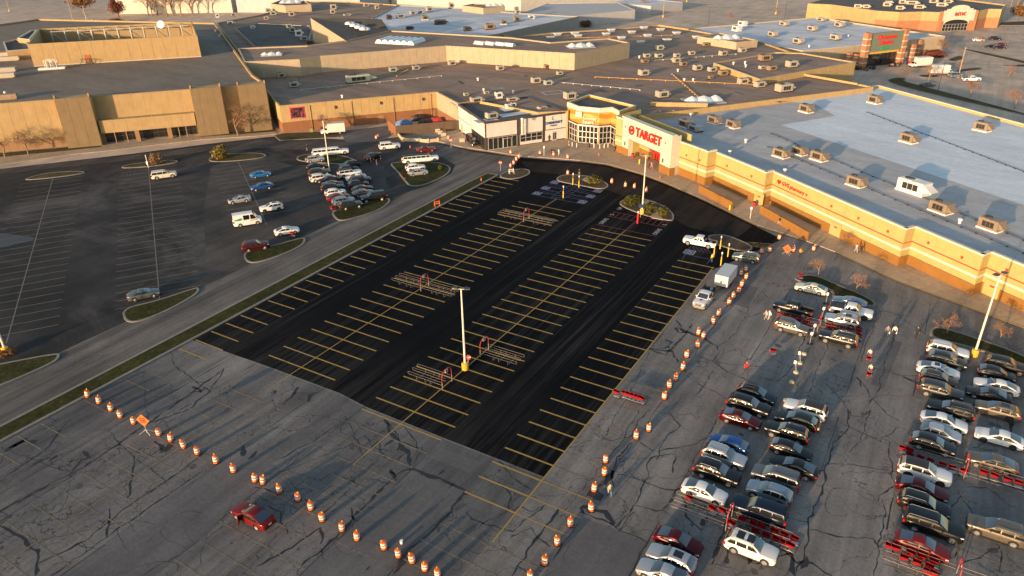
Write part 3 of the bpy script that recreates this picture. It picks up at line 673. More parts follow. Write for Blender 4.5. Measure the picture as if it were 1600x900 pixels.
def wbox(t, a, b, f0, f1, z0, z1, th, mat, name, off=0.0):
    """box on wall line a->b between fractions f0..f1, standing out to the right by off..off+th"""
    a, b = Vector(a[:2]), Vector(b[:2]); d = b-a; nn = Vector((d.y, -d.x)).normalized()
    p, q = a+d*f0, a+d*f1; c = (p+q)/2+nn*(off+th/2); mb = MB()
    mb.box((c.x, c.y, (z0+z1)/2), ((q-p).length, th, z1-z0), atan2(d.y, d.x)); return wob(name, mb, mat, t)
def glazing(t, a, b, f0, f1, z0, z1, nx, nz, fm=None, off=.02, fw=.09):
    """framed glazing: one frame part with each pane as its own sub-part"""
    a, b = Vector(a[:2]), Vector(b[:2]); d = b-a; dn = d.normalized(); nn = Vector((dn.y, -dn.x)); rz = atan2(d.y, d.x)
    p, q = a+d*f0, a+d*f1; L = (q-p).length; mb = MB()
    for i in range(nx+1): c = p+dn*L*i/nx+nn*(off+.06); mb.box((c.x, c.y, (z0+z1)/2), (fw, .12, z1-z0), rz)
    for k in range(nz+1): c = (p+q)/2+nn*(off+.055); mb.box((c.x, c.y, z0+(z1-z0)*k/nz), (L, .10, fw), rz)
    fr = wob('window_frame', mb, fm or M_alu, t)
    pm = MB(); pm.box((0, 0, 0), (L/nx-fw-.004, .03, (z1-z0)/nz-fw-.004)); me = pm.mesh('pane')
    for i in range(nx):
        for k in range(nz):
            c = p+dn*L*(i+.5)/nx+nn*(off+.03)
            ob('pane', me, M_glass, fr, Vector((c.x, c.y, z0+(z1-z0)*(k+.5)/nz))-wloc(fr), rz)
def wall_text(t, txt, size, c, d, mat, name='sign_letters', ext=.12, bold=.02, sx=1.0):
    d = Vector((d[0], d[1], 0)).normalized(); n = Vector((d.y, -d.x, 0)); up = Vector((0, 0, 1))
    o = ob(name, text_mesh(txt, size, ext, bold), mat, t)
    M = Matrix(((d.x*sx, up.x, n.x, 0), (d.y*sx, up.y, n.y, 0), (0, up.z, n.z, 0), (0, 0, 0, 1)))
    o.matrix_local = Matrix.Translation(Vector(c)-wloc(t)) @ M; return o
def P2(x, y, z=0.0): p = G(x, y, z); return (p.x, p.y)

# ---------------------------------------------------------------- big red-sign store
ZT = 6.7
Tm = thing('big_box_store', 'long cream and brown big box store with red sign letters and pale flat roof', 'store', (-20, 160, 0))
A_, B_, C_, D_ = (-70.6, 167.4), (-68.5, 166.4), (-52.1, 155.5), (-50.7, 157.6)
F_, G_, H_, I_ = (-43.2, 153.3), (-41.9, 155.4), (-29.3, 146.8), (-28.2, 148.7)
J_, K_, L_, M_, N_ = (-2.3, 129.1), (-1.1, 130.9), (8.8, 123.5), (9.8, 125.4), (30.0, 110.5)
BK, BL_, BR_ = (-20.7, 243.8), (-68.6, 177.8), (32, 199)
roofp = [A_, B_, C_, D_, F_, G_, H_, I_, J_, K_, L_, M_, N_, BR_, BK, BL_]
mb = MB(); mb.sheet(inset(roofp, .3), 6.15); wob('roof', mb, M_rtgt, Tm)
mb = MB(); mb.sheet(GL([(1222, 158), (1275, 163), (1305, 181), (1220, 195), (1600, 320), (1650, 300), (1650, 215), (1480, 160), (1372, 137)], 6.2), 6.165)
wob('pale_roof_coating', mb, M_rtgt2, Tm)
mb = MB()
pol = inset([BL_, D_, N_, BR_, BK], .0)
for a, b in ((N_, BR_), (BR_, BK), (BK, BL_)): mb.bar((*a, 0), (*b, 0), .4, 6.75)
mb.bar((*BL_, 0), (-71.5, 169.5, 0), .4, 8.6); wob('rear_walls', mb, M_twall, Tm)
mb = MB()
for a, b in ((N_, BR_), (BR_, BK), (BK, BL_)): mb.bar((*a, 6.76), (*b, 6.76), .6, .16)
wob('coping', mb, M_band, Tm)
def tseg(a, b, zt, red=True, n=None):
    L = (Vector(b)-Vector(a)).length; n = n or max(1, round(L/6.5))
    wbox(Tm, a, b, 0, 1, 0, zt, .4, M_twall, 'wall', -.4)
    panels(Tm, a, b, 1.85, zt-.02, n, M_twall, .03, .05)
    wbox(Tm, a, b, 0, 1, 0.02, 1.83, .12, M_tbase, 'base_course', .0)
    wbox(Tm, a, b, 0, 1, 2.95, 3.35, .05, M_band, 'cream_band', .06)
    if red: wbox(Tm, a, b, 0, 1, 4.18, 4.36, .05, M_redstripe, 'red_stripe', .06)
    wbox(Tm, a, b, -.02/L, 1+.02/L, zt, zt+.3, .62, M_band, 'coping', -.5)
    if L > 8:
        k = max(2, round(L/6.5))
        for i in range(k): 
            f = (i+.5)/k; wbox(Tm, a, b, f-.18/L, f+.18/L, 5.0, 5.42, .14, M_redstripe, 'wall_lamp', .06)
tseg(D_, F_, 7.5); tseg(F_, G_, 7.5, n=1); tseg(G_, H_, 6.95); tseg(H_, I_, 6.95, n=1); tseg(I_, J_, ZT); tseg(J_, K_, ZT, n=1); tseg(K_, L_, ZT); tseg(L_, M_, ZT, n=1); tseg(M_, N_, ZT)
tseg(A_, B_, 8.6, n=1)
# entrance block
wbox(Tm, B_, C_, 0, .14, 0, 9.2, 1.2, M_tent, 'entrance_pier', -1.2); wbox(Tm, B_, C_, .80, 1, 0, 9.2, 2.2, M_tent, 'entrance_pier', -2.2)
wbox(Tm, B_, C_, .14, .80, 4.5, 9.2, 1.2, M_tent, 'sign_wall', -1.2)
wbox(Tm, B_, C_, -.004, .14, .02, 1.95, .12, M_tbase, 'base_course', .0); wbox(Tm, B_, C_, .80, 1.006, .02, 1.95, .12, M_tbase, 'base_course', .0)
wbox(Tm, C_, D_, 0, 1, 0, 9.2, .4, M_tent, 'return_wall', -.4); wbox(Tm, C_, D_, 0, .5, .02, 1.95, .1, M_tbase, 'base_course', .0); wbox(Tm, C_, D_, .55, .95, .02, 2.2, .06, M_cream, 'side_door', .0)
wbox(Tm, B_, C_, -.01, 1.01, 9.2, 9.5, 1.5, M_band, 'coping', -1.3)
wbox(Tm, B_, C_, .14, .80, 4.36, 4.49, .1, M_redstripe, 'red_stripe', -.12)
wbox(Tm, B_, C_, 0, 1, 0, 9.0, .3, M_twall, 'recess_wall', -5.4)
wbox(Tm, B_, C_, .14, .155, 0, 4.5, 4.0, M_twall, 'recess_side', -5.1)
wbox(Tm, B_, C_, .155, .36, 0, 4.45, 1.8, M_twall, 'inner_pier', -5.0); wbox(Tm, B_, C_, .15, .365, .02, 1.9, 1.9, M_tbase, 'base_course', -4.95)
a, b = Vector(B_), Vector(C_); d = b-a; dn = d.normalized(); nn = Vector((dn.y, -dn.x))
mb = MB(); pts = []
for i in range(13): f = .34+.46*i/12; pts.append(a+d*f+nn*(-3.2+1.7*sin(pi*i/12)))
back = [a+d*.80+nn*-4.9, a+d*.34+nn*-4.9]
mb.prism(pts+back, 3.05, 4.4, True, True); wob('red_canopy', mb, M_red, Tm)
wbox(Tm, B_, C_, .37, .80, 0, 3.0, .1, M_glass, 'door_glass', -4.95)
mb = MB()
for i in range(10): c = a+d*(.37+.43*i/9)+nn*-4.75; mb.box((c.x, c.y, 1.5), (.28, .25, 3.0), atan2(dn.y, dn.x))
wob('red_door_frame', mb, M_red, Tm)
def onwall(f, z, off): p = a+d*f+nn*off; return Vector((p.x, p.y, z))
wall_text(Tm, 'TARGET', 2.95, onwall(.555, 6.95, .16), dn, M_red, ext=.14, bold=.07, sx=.93)
mb = MB(); c0 = onwall(.205, 6.95, .02); u3 = Vector((dn.x, dn.y, 0)); n3 = Vector((nn.x, nn.y, 0))
def discring(mb, c, r0, r1, th, seg=32):
    o = []; i_ = []
    for k in range(seg):
        w_ = cos(2*pi*k/seg)*u3+sin(2*pi*k/seg)*Vector((0, 0, 1)); o.append((c+w_*r1, c+w_*r1+n3*th)); i_.append((c+w_*r0, c+w_*r0+n3*th))
    for k in range(seg):
        j = (k+1) % seg
        mb.add([o[k][0], o[j][0], o[j][1], o[k][1]], [(0, 1, 2, 3)]); mb.add([o[k][1], o[j][1], i_[j][1], i_[k][1]], [(0, 1, 2, 3)])
        if r0 > 0: mb.add([i_[j][0], i_[k][0], i_[k][1], i_[j][1]], [(0, 1, 2, 3)])
discring(mb, c0, .72, 1.12, .28); discring(mb, c0, 0, .38, .28); wob('bullseye_emblem', mb, M_red, Tm)
for f in (.06, .88): 
    q = onwall(f, 7.0, .02); wbox(Tm, B_, C_, f-.008, f+.008, 7.0, 7.4, .1, M_redstripe, 'wall_lamp', .0)
for f in (.07, .86): wbox(Tm, B_, C_, f-.009, f+.009, 2.6, 3.5, .14, M_dkfr, 'wall_lantern', .0)
# pharmacy letters on the long wall
a2, b2 = Vector(I_), Vector(J_); d2 = (b2-a2).normalized(); n2 = Vector((d2.y, -d2.x))
c = a2+d2*3.85+n2*.12; wall_text(Tm, 'CVS', 1.15, (c.x, c.y, 5.35), d2, M_red, ext=.05, bold=.015)
c = a2+d2*7.1+n2*.12; wall_text(Tm, 'pharmacy', 1.05, (c.x, c.y, 5.3), d2, M_red, ext=.05, bold=.01)
mb = MB(); hp = []
for k in range(20): tt = 2*pi*k/20; hp.append((16*sin(tt)**3/30, (13*cos(tt)-5*cos(2*tt)-2*cos(3*tt)-cos(4*tt))/30))
c = a2+d2*2.05+n2*.1; V3 = [Vector((c.x+d2.x*x, c.y+d2.y*x, 5.4+z)) for x, z in hp]; N3 = Vector((n2.x, n2.y, 0))*.12
mb.add(V3+[v+N3 for v in V3], [tuple(range(20, 40))]+[(k, (k+1) % 20, 20+(k+1) % 20, 20+k) for k in range(20)]); wob('heart_emblem', mb, M_red, Tm)
# doors in long wall
for a3, b3, f in ((I_, J_, .52), (G_, H_, .86), (M_, N_, .02)): 
    L = (Vector(b3)-Vector(a3)).length; wbox(Tm, a3, b3, f, f+2.6/L, .02, 2.6, .07, M_twall, 'service_door', .13)
    wbox(Tm, a3, b3, f+1.0/L, f+1.7/L, 1.7, 1.95, .03, M_red, 'door_notice', .21)
# truck-height screen walls in front of the store
for n_, pts, lab in (('screen_wall', [(1093, 289), (1145, 316)], 'low brown screen wall nearest the store entrance'), ('screen_wall', [(1189, 321), (1264, 363)], 'long brown screen wall under the pharmacy sign')):
    p, q = G(pts[0][0], pts[0][1], 1.75), G(pts[1][0], pts[1][1], 1.75)
    mb = MB(); mb.bar((p.x, p.y, .14), (q.x, q.y, .14), .25, 1.6); o = wob(n_, mb, M_tbase); tag(o, lab, 'wall', 'screen walls along the store')
    mb = MB(); mb.bar((p.x, p.y, 1.744), (q.x, q.y, 1.744), .34, .08); wob('coping', mb, M_tbase, o)

# ---------------------------------------------------------------- enclosed mall, low roof with raised volumes
R1 = GL([(428, 157), (437, 166), (682, 144), (716, 162), (745, 158), (840, 176), (888, 174), (892, 166), (966, 166), (1003, 181.5), (1365, 136.5), (1340, 131), (1250, 115.5), (1190, 112), (1255, 88), (1190, 66), (1075, 46), (1028, 39.5), (950, 46), (860, 51.5), (800, 58), (750, 45), (640, 9), (545, 3), (480, 2), (405, 24), (339, 36)], 7.4)
mall = bld('shopping_mall', 'sprawling tan shopping mall with broad brown roof behind the car parks', 'mall', R1, 7.4, M_mall, M_rbrown, .35, cap=M_mall)
w1, w2 = R1[1].to_2d(), R1[2].to_2d()
panels(mall, w1, w2, 2.9, 7.36, 18, M_mall, .06, .1); wbox(mall, w1, w2, 0, 1, .02, 2.86, .05, M_brick, 'brick_base', .005)
wbox(mall, R1[0], R1[1], 0, 1, .02, 2.86, .05, M_brick, 'brick_base', .005); panels(mall, R1[0], R1[1], 2.9, 7.36, 2, M_mall, .06, .08)
panels(mall, R1[2], R1[3], 2.6, 7.36, 6, M_cream, .05, .08); wbox(mall, R1[2], R1[3], 0, 1, .02, 2.58, .05, M_brick, 'brick_base', .005)
for f in (.1, .33, .62, .9): wbox(mall, w1, w2, f, f+.012, 5.4, 6.2, .25, M_dkfr, 'wall_lamp', .12)
for f, wd in ((.235, .05), (.60, .04), (.86, .04), (.955, .03)): wbox(mall, w1, w2, f, f+wd, .03, 2.3, .05, M_anchb, 'service_door', .06)
# advert banner on the mall wall (generic flat print)
s = NT('banner_print'); p = s.coord((1, 1, 1), 'Object'); f = s.noise(p, 1.1, 4, .6, 1.0); f2 = s.noise(p, 2.3, 3, .6)
cc = s.ramp(f, [(.40, (.012, .010, .012)), (.52, (.05, .012, .02)), (.56, (.45, .06, .11)), (.62, (.03, .02, .02)), (.75, (.5, .42, .40))]); M_banner = s.base(cc, .5)
bo = wbox(mall, w1, w2, .055, .145, 3.55, 6.85, .08, plain('pink_banner_frame', (.55, .05, .13), .5), 'banner_border', .115)
wbox(mall, w1, w2, .06, .14, 3.9, 6.6, .03, M_banner, 'banner', .2)
wbox(mall, w1, w2, .065, .128, 3.68, 3.86, .03, M_white, 'banner_strip', .2)
# raised concourse
R2 = GL([(382, 97), (468, 93), (500, 88), (697, 72), (898, 84), (984, 67), (950, 60), (860, 66.5), (800, 59), (610, 48), (545, 63), (480, 71.5), (400, 74.5), (372, 76)], 12.3)
t = bld('mall_concourse', 'raised cream concourse block running across the mall roof', 'building', R2, 12.3, M_cream, M_rbrown, .3, 7.06, M_cream)
for i, n in ((0, 5), (1, 3), (2, 16), (3, 18), (4, 9), (5, 2)):
    a_, b_ = R2[i], R2[i+1]
    panels(t, a_, b_, 7.1, 12.26, n, M_cream, .05, .07)
# wedge roof with skylights
A3, B3, C3, D3 = G(485, 28, 16.5), G(541, 64, 12.35), G(607, 47, 12.35), G(596, 30, 15.5)
t = thing('wedge_roof_block', 'dark wedge-shaped roof block with pale side wall above the concourse', 'building', (A3.x, A3.y, 7.1))
base = [Vector((v.x, v.y, 7.1)) for v in (A3, B3, C3, D3)]
mb = MB(); mb.add(base+[A3, B3, C3, D3], [(0, 1, 5, 4), (1, 2, 6, 5), (2, 3, 7, 6), (3, 0, 4, 7)]); wob('wall', mb, M_cream, t)
up = Vector((0, 0, .05)); mb = MB(); mb.add([A3+up, B3+up, C3+up, D3+up], [(0, 1, 2, 3)]); wob('roof', mb, M_rdark, t)
# white roof section
R4 = GL([(580, 29), (621, 8), (720, 13), (815, 21), (868, 24), (905, 26), (757, 57.5), (700, 53), (607, 47)], 8.2)
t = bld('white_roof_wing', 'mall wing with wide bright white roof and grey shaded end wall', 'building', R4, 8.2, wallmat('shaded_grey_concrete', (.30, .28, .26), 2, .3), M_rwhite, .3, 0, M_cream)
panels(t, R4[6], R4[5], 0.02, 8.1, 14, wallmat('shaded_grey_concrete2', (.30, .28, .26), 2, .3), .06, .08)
# dark lower roof strip left of concourse
RD = GL([(398, 73), (480, 70), (487, 47), (484, 40), (440, 38), (402, 36), (368, 44)], 8.1)
bld('mall_side_roof', 'low dark roof section between anchor store and wedge roof block', 'building', RD, 8.1, M_cream, M_rdark, .25, 7.06)
# small penthouses on the mall roof
for pts, z, lab, rm in (([(1090, 57), (1151, 66.5), (1184, 63), (1124, 51.5)], 9.6, 'small cream roof penthouse beside the far white store roof', M_rbrown), ([(1115, 98.5), (1187, 124), (1337, 97.5), (1252, 83), (1210, 82)], 8.7, 'brown roofed mall corner block with tall tan end wall', M_rbrown),
                        ([(423, 6), (445, 9), (486, 7), (474, 1), (440, 0)], 10.6, 'small tan penthouse on the far left mall roof', M_rdark), ([(722, 9), (755, 13), (789, 10), (770, 6.5), (740, 6)], 10.6, 'octagonal tan penthouse on the white mall roof', M_rbrown)):
    t = bld('roof_penthouse', lab, 'penthouse', GL(pts, z), z, M_cream if z != 8.7 else M_mall, rm, .25, 7.06 if z != 8.7 else 0, M_cream)
    P = ccw([tuple(v[:2]) for v in GL(pts, z)])
    for i in range(len(P)):
        a_, b_ = P[i], P[(i+1) % len(P)]; n = max(1, round((Vector(b_)-Vector(a_)).length/3.4))
        if z == 8.7: panels(t, a_, b_, 0.02, z-.05, n, M_mall, .05, .06)
# patched membrane, pipe runs and downpipes of the mall
rr_ = random.Random(21); PT = [plain('roof_patch_dark', (.075, .062, .052), .85, var=.3), plain('roof_patch_light', (.30, .25, .20), .85, var=.25), plain('roof_patch_mid', (.16, .12, .09), .85, var=.3)]
for i in range(46):
    px, py = rr_.choice(((rr_.uniform(450, 880), rr_.uniform(112, 140)), (rr_.uniform(900, 1230), rr_.uniform(90, 160)), (rr_.uniform(760, 1090), rr_.uniform(52, 62)), (rr_.uniform(420, 600), rr_.uniform(14, 30))))
    p = G(px, py, 7.07); mb = MB(); L, W = rr_.uniform(1.0, 5.5), rr_.uniform(.8, 3.0); mb.box((p.x, p.y, 7.062), (L, W, .012), radians(52)+rr_.choice((0, 0, pi/2, .3))); wob('roof_patch', mb, rr_.choice(PT), mall)
for a_, b_ in (((470, 140), (690, 118)), ((840, 125), (1000, 140)), ((930, 120), (1180, 132)), ((1010, 95), (1150, 84)), ((870, 60), (1050, 55)), ((1050, 115), (1090, 150)), ((620, 118), (650, 100))):
    p, q = G(*a_, 7.3), G(*b_, 7.3); mb = MB(); mb.tube([p, q], .07, 5)
    for k in range(12): c = p.lerp(q, k/11); mb.box((c.x, c.y, 7.15), (.3, .3, .2))
    wob('gas_pipe', mb, M_orange if rr_.random() < .5 else M_alu, mall)
for f in (.18, .44, .71, .96):
    c = w1+(w2-w1)*f; dd_ = (w2-w1).normalized(); c = c+Vector((dd_.y, -dd_.x))*.2; mb = MB(); mb.tube([(c.x, c.y, .1), (c.x, c.y, 7.0)], .09, 6); wob('downpipe', mb, M_anchb, mall)
# parapet ledge above the store edge
for a_, b_, w_ in (((1250, 115.5), (1340, 131.5), .5), ((1030, 39.5), (1076, 46.5), .5)):
    mb = MB(); p, q = G(*a_, 7.7), G(*b_, 7.7); mb.bar((p.x, p.y, 7.45), (q.x, q.y, 7.45), w_, .55); wob('parapet', mb, M_mall, mall)
# ---------------------------------------------------------------- white panel shops
SH = [Vector((-116.8, 165.7)), Vector((-99.6, 152.6)), Vector((-86.4, 172.0)), Vector((-104, 182))]
shop = bld('white_panel_shops', 'white panelled shop row with dark frames and flat grey roof', 'shop', SH, 7.25, M_dkfr, M_rdark, .35, 0, M_dkfr)
s0, s1, s2 = SH[0], SH[1], SH[2]
for f0, f1, z0, z1, nm in ((.02, .46, 3.9, 6.8, 'white_panel'), (.02, .42, .5, 3.7, 'white_panel'), (.52, .985, 3.3, 6.9, 'white_panel'), (.44, .5, 1.4, 6.8, 'white_panel')): wbox(shop, s0, s1, f0, f1, z0, z1, .1, M_wpanel, nm, .01)
glazing(shop, s0, s1, .56, .96, .2, 3.0, 4, 1, M_dkfr)
wbox(shop, s0, s1, .1, .17, .05, 2.3, .05, M_cream, 'side_door', .115)
for f0, f1, z0, z1 in ((.012, .37, 3.35, 6.9), (.475, .685, 3.2, 6.9), (.725, .92, 3.3, 6.9), (.925, .995, 3.3, 6.9), (.72, .995, .4, 3.1), (.41, .68, .3, 1.0)): wbox(shop, s1, s2, f0, f1, z0, z1, .1, M_wpanel, 'white_panel', .01)
for f in (.43, .46): wbox(shop, s1, s2, f-.008, f+.012, 2.9, 7.0, .5, M_wpanel, 'sign_fin', .01)
glazing(shop, s1, s2, .03, .37, .2, 3.1, 6, 1, M_alu); glazing(shop, s1, s2, .205, .30, .22, 2.6, 2, 1, M_alu, .14)
glazing(shop, s1, s2, .41, .68, 1.05, 3.0, 4, 2, M_alu)
wbox(shop, s1, s2, .80, .86, .2, 2.6, .05, M_alu, 'door', .12); wbox(shop, s1, s2, .815, .83, .5, 2.3, .02, M_glass, 'door_pane', .175); wbox(shop, s1, s2, .835, .85, .5, 2.3, .02, M_glass, 'door_pane', .175)
M_signb = plain('navy_sign_paint', (.03, .07, .19), .5, var=.05)
dd = (s2-s1).normalized(); nn2 = Vector((dd.y, -dd.x))
c = s1+(s2-s1)*.82+nn2*.16; wall_text(shop, 'COMMUNITY', .85, (c.x, c.y, 4.95), dd, M_signb, ext=.04, bold=.05); wall_text(shop, 'CHURCH', .45, (c.x, c.y, 4.2), dd, M_signb, ext=.04, bold=.01)
u3 = Vector((dd.x, dd.y, 0)); n3 = Vector((nn2.x, nn2.y, 0)); mb = MB(); cc3 = Vector((c.x, c.y, 6.1))
oa = [cc3+u3*(.5*cos(t_))+Vector((0, 0, .5*sin(t_))) for t_ in [radians(50+k*260/14) for k in range(15)]]; ia = [cc3+u3*(.14+.42*cos(t_))+Vector((0, 0, .42*sin(t_))) for t_ in [radians(64+k*232/14) for k in range(15)]]
for k in range(14): mb.add([oa[k], oa[k+1], ia[k+1], ia[k]], [(0, 1, 2, 3)])
wob('crescent_emblem', mb, M_signb, shop)
# ---------------------------------------------------------------- glazed mall entrance
s = NT('wave_mural'); p = s.geo(); sx = s.n('ShaderNodeSeparateXYZ'); s.l(p, sx.inputs[0])
ph = s.math('ADD', s.math('MULTIPLY', sx.outputs[0], .55), s.math('MULTIPLY', sx.outputs[1], .25))
v = s.math('ADD', sx.outputs[2], s.math('MULTIPLY', s.math('SINE', ph), .55)); v = s.math('FRACT', s.math('MULTIPLY', v, .42))
r = s.ramp(v, [(0, (.48, .185, .018)), (.49, (.48, .185, .018)), (.5, (.52, .33, .09)), (.98, (.52, .33, .09)), (1, (.48, .185, .018))]); r.node.color_ramp.interpolation = 'CONSTANT'
M_wave = s.base(r, .7)
E5 = [Vector(p) for p in ((-87.2, 173.4), (-82.5, 170.3), (-76.9, 171.0), (-74.6, 173.4), (-71.3, 170.5))]
ent = bld('mall_entrance', 'curved ochre mall entrance with wave mural and tall white-framed doors', 'entrance', E5+[Vector((-70, 178)), Vector((-86, 184))], 9.3, M_wave, M_rdark, .5, 0, M_band)
for i in range(4):
    a_, b_ = E5[i], E5[i+1]
    wbox(ent, a_, b_, -.02, 1.02, 8.3, 9.28, .12, M_band, 'cream_frieze', .01); wbox(ent, a_, b_, -.05, 1.05, 4.75, 5.0, .5, M_band, 'cornice', .01); wbox(ent, a_, b_, -.06, 1.06, 5.0, 5.12, .56, M_signb, 'cornice_trim', .01)
    glazing(ent, a_, b_, .04, .96, .16, 4.6, (4, 5, 3, 2)[i], 3, M_alu, .03, .16)
dd = (E5[2]-E5[1]).normalized(); nn2 = Vector((dd.y, -dd.x)); c = E5[1]+(E5[2]-E5[1])*.5+nn2*.3
wall_text(ent, 'University', 1.05, (c.x+dd.x*.5, c.y+dd.y*.5, 6.7), dd, M_band, ext=.12, bold=.03, sx=.8); wall_text(ent, 'Square', 1.2, (c.x, c.y, 5.75), dd, M_band, ext=.12, bold=.03, sx=.9)
wbox(ent, E5[1], E5[2], -.1, .2, 6.9, 8.2, .4, M_band, 'sign_cube', .15)
# ---------------------------------------------------------------- anchor department store
ZA = 12.2
pA = [P2(84, 155, 13), P2(139, 151, 13), P2(297, 137, 13), P2(344, 135, 13), P2(370, 132, 13), P2(414, 130, 13)]
pA = [Vector(p) for p in pA]
ua = (pA[5]-pA[0]).normalized(); na = Vector((ua.y, -ua.x))
def onl(p, off): return pA[0]+ua*(p-pA[0]).dot(ua)+na*off
Q = [onl(p, 0) for p in pA]
wl = -3.2
farL = Q[0]-ua*75
AN = [farL+na*wl, Q[5]+na*wl+ua*.2, Vector(P2(395, 117, ZA)), Vector(P2(336, 36, ZA)), Vector(P2(60, 30, ZA)), Vector(P2(-160, 60, ZA))]
anch = bld('department_store', 'big windowless tan department store with massive piers and entrance canopy', 'store', AN, ZA, M_anch, M_ranch, .5, 0, M_anch, .5)
wallA, wallB = AN[0], AN[1]
def fr(p): return (p-wallA).dot(ua)/(wallB-wallA).length
panels(anch, wallA, wallA+(wallB-wallA)*fr(Q[0]), 2.6, ZA-.05, 26, M_anch, .03, .1)
wbox(anch, wallA, wallB, 0, fr(Q[0]), .02, 2.55, .14, M_anchb, 'brick_base', .005)
panels(anch, wallA+(wallB-wallA)*fr(Q[1]), wallA+(wallB-wallA)*fr(Q[2]), 5.6, ZA-.05, 8, M_anch, .03, .1)
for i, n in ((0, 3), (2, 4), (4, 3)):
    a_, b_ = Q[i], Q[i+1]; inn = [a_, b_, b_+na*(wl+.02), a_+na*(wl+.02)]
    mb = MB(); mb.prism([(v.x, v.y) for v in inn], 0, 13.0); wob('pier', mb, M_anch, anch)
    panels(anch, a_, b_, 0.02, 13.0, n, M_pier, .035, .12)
    for e in (a_, b_):
        mb = MB(); q = e-na*5.5; mb.add([Vector((e.x, e.y, 12.9)), Vector((q.x, q.y, 11.8)), Vector((q.x, q.y, 12.1)), Vector((e.x, e.y, 13.9))]+[Vector((v[0]+ua.x*.3*(1 if e is a_ else -1), v[1]+ua.y*.3*(1 if e is a_ else -1), v[2])) for v in ((e.x, e.y, 12.9), (q.x, q.y, 11.8), (q.x, q.y, 12.1), (e.x, e.y, 13.9))], [(0, 1, 2, 3), (7, 6, 5, 4), (0, 3, 7, 4), (3, 2, 6, 7), (2, 1, 5, 6), (1, 0, 4, 5)]); wob('pier_fin', mb, M_anch, anch)
    if n != 4:
        mb = MB(); mb.bar((*(a_-na*2+ua*.5), 12.4), (*(b_-na*2-ua*.5), 12.4), .15, .15); wob('fin_brace', mb, M_alu, anch)
c0_, c1_ = Q[1]+ua*.3, Q[2]-ua*.3
panels(anch, c0_-na*.9, c1_-na*.9, 3.1, 6.4, 7, M_anch, .03, .12, 'canopy_panel')
mb = MB(); mb.prism([(v.x, v.y) for v in (c0_-na*.95, c1_-na*.95, c1_+na*wl, c0_+na*wl)], 3.0, 6.38, True, True); wob('canopy', mb, M_anch, anch)
glazing(anch, c0_+na*(wl+.05), c1_+na*(wl+.05), .02, .98, .15, 2.95, 14, 2, M_dkfr, .05)
for f in (.36, .70): 
    c = c0_+(c1_-c0_)*f-na*1.5; mb = MB(); mb.box((c.x, c.y, 1.5), (1.1, 1.0, 3.0), atan2(ua.y, ua.x)); wob('canopy_column', mb, M_anchb, anch)
for f in (.13, .25, .80, .88):
    c = c0_+(c1_-c0_)*f-na*1.2; mb = MB(); mb.lathe([(.09, 0), (.09, 3.0)], (c.x, c.y, 0), 8); wob('canopy_post', mb, M_anch, anch)
# rooftop plant screen
PH = GL([(43, 69), (308, 55), (300, 34), (60, 45)], 18.6)
t = thing('plant_screen', 'tall tan plant screen on the department store roof with open steel top', 'plant screen', (PH[0].x, PH[0].y, 11.7))
PHc = ccw([tuple(v[:2]) for v in PH]); PHi = inset(PHc, .4)
mb = MB(); mb.ring(PHc, PHi, 11.7, 18.6); wob('wall', mb, M_anch, t)
mb = MB(); mb.sheet(inset(PHc, .38), 13.6); wob('roof', mb, M_rdark, t)
f0, f1 = PH[0], PH[1]; panels(t, f0, f1, 11.9, 18.55, 14, M_anch, .05, .08)
mb = MB(); mb.bar((f0.x, f0.y, 11.72), (f1.x, f1.y, 11.72), .7, .16); wob('flashing', mb, M_band, t)
for i in range(1, 12):
    fa, fb = PH[0].lerp(PH[1], i/12), PH[3].lerp(PH[2], i/12)
    fc = fb.lerp(fa, .16); mb = MB(); mb.box((fc.x, fc.y, 15.9), (.3, .3, 4.6), .7); mb.tube([(fb.x, fb.y, 18.1), (fc.x, fc.y, 18.1)], .12, 5); fd = PH[3].lerp(PH[2], (i+1)/12).lerp(PH[0].lerp(PH[1], (i+1)/12), .16); mb.tube([(fc.x, fc.y, 18.1), (fd.x, fd.y, 18.1)], .14, 5)
    if i % 2: mb.tube([(fc.x, fc.y, 17.9), (fd.x, fd.y, 14.2)], .1, 5)
    wob('steel_frame', mb, M_alu, t)
wbox(t, f0, f1, .30, .335, 12.0, 14.4, .1, plain('rust_door', (.34, .11, .04), .7), 'roof_door', .1)
for pts, z, lab in (([(5, 66), (26, 62), (42, 66), (48, 77), (10, 80)], 14.5, 'low dark roof enclosure left of the tan plant screen'), ([(27, 60), (48, 48), (58, 47), (46, 62)], 15.5, 'dark roof box tucked behind the plant screen corner')):
    bld('roof_enclosure', lab, 'enclosure', GL(pts, z), z, M_anch, M_rdark, .5, 11.7, M_alu)
# ---------------------------------------------------------------- green-sign store with brick pillars
X = [Vector(p) for p in ((-110.8, 326.1), (-52.3, 295.3), (-34.4, 318.6), (-20.5, 339.5), (-9.6, 354.0), (-66, 391))]
gs = bld('garden_store', 'white roofed store with brick pillars and tall green sign panel', 'store', X, 6.6, M_cream, M_rwhite, .4, 0, M_band)
for i in (1, 2, 3): panels(gs, X[i], X[i+1], .3, 6.5, 6, M_cream, .06, .06)
def pillar(t, p, wd, h, nb, mat=M_brick):
    mb = MB(); mb.box((p.x, p.y, h/2), (wd, wd, h), .97); o = wob('brick_pillar', mb, mat, t)
    for k in range(nb):
        mb = MB(); mb.box((p.x, p.y, h*(k+1)/(nb+1)), (wd+.1, wd+.1, .3), .97); wob('stone_band', mb, M_band, o)
M_brick2 = wallmat('orange_brick', (.38, .17, .085), 0, .25)
pl, pr = G(1346, 107), G(1404, 100); dv = (pr-pl).normalized(); nv = Vector((dv.y, -dv.x, 0))
pillar(gs, pl, 2.0, 12.6, 5, M_brick2); pillar(gs, pr, 1.9, 12.8, 5, M_brick2)
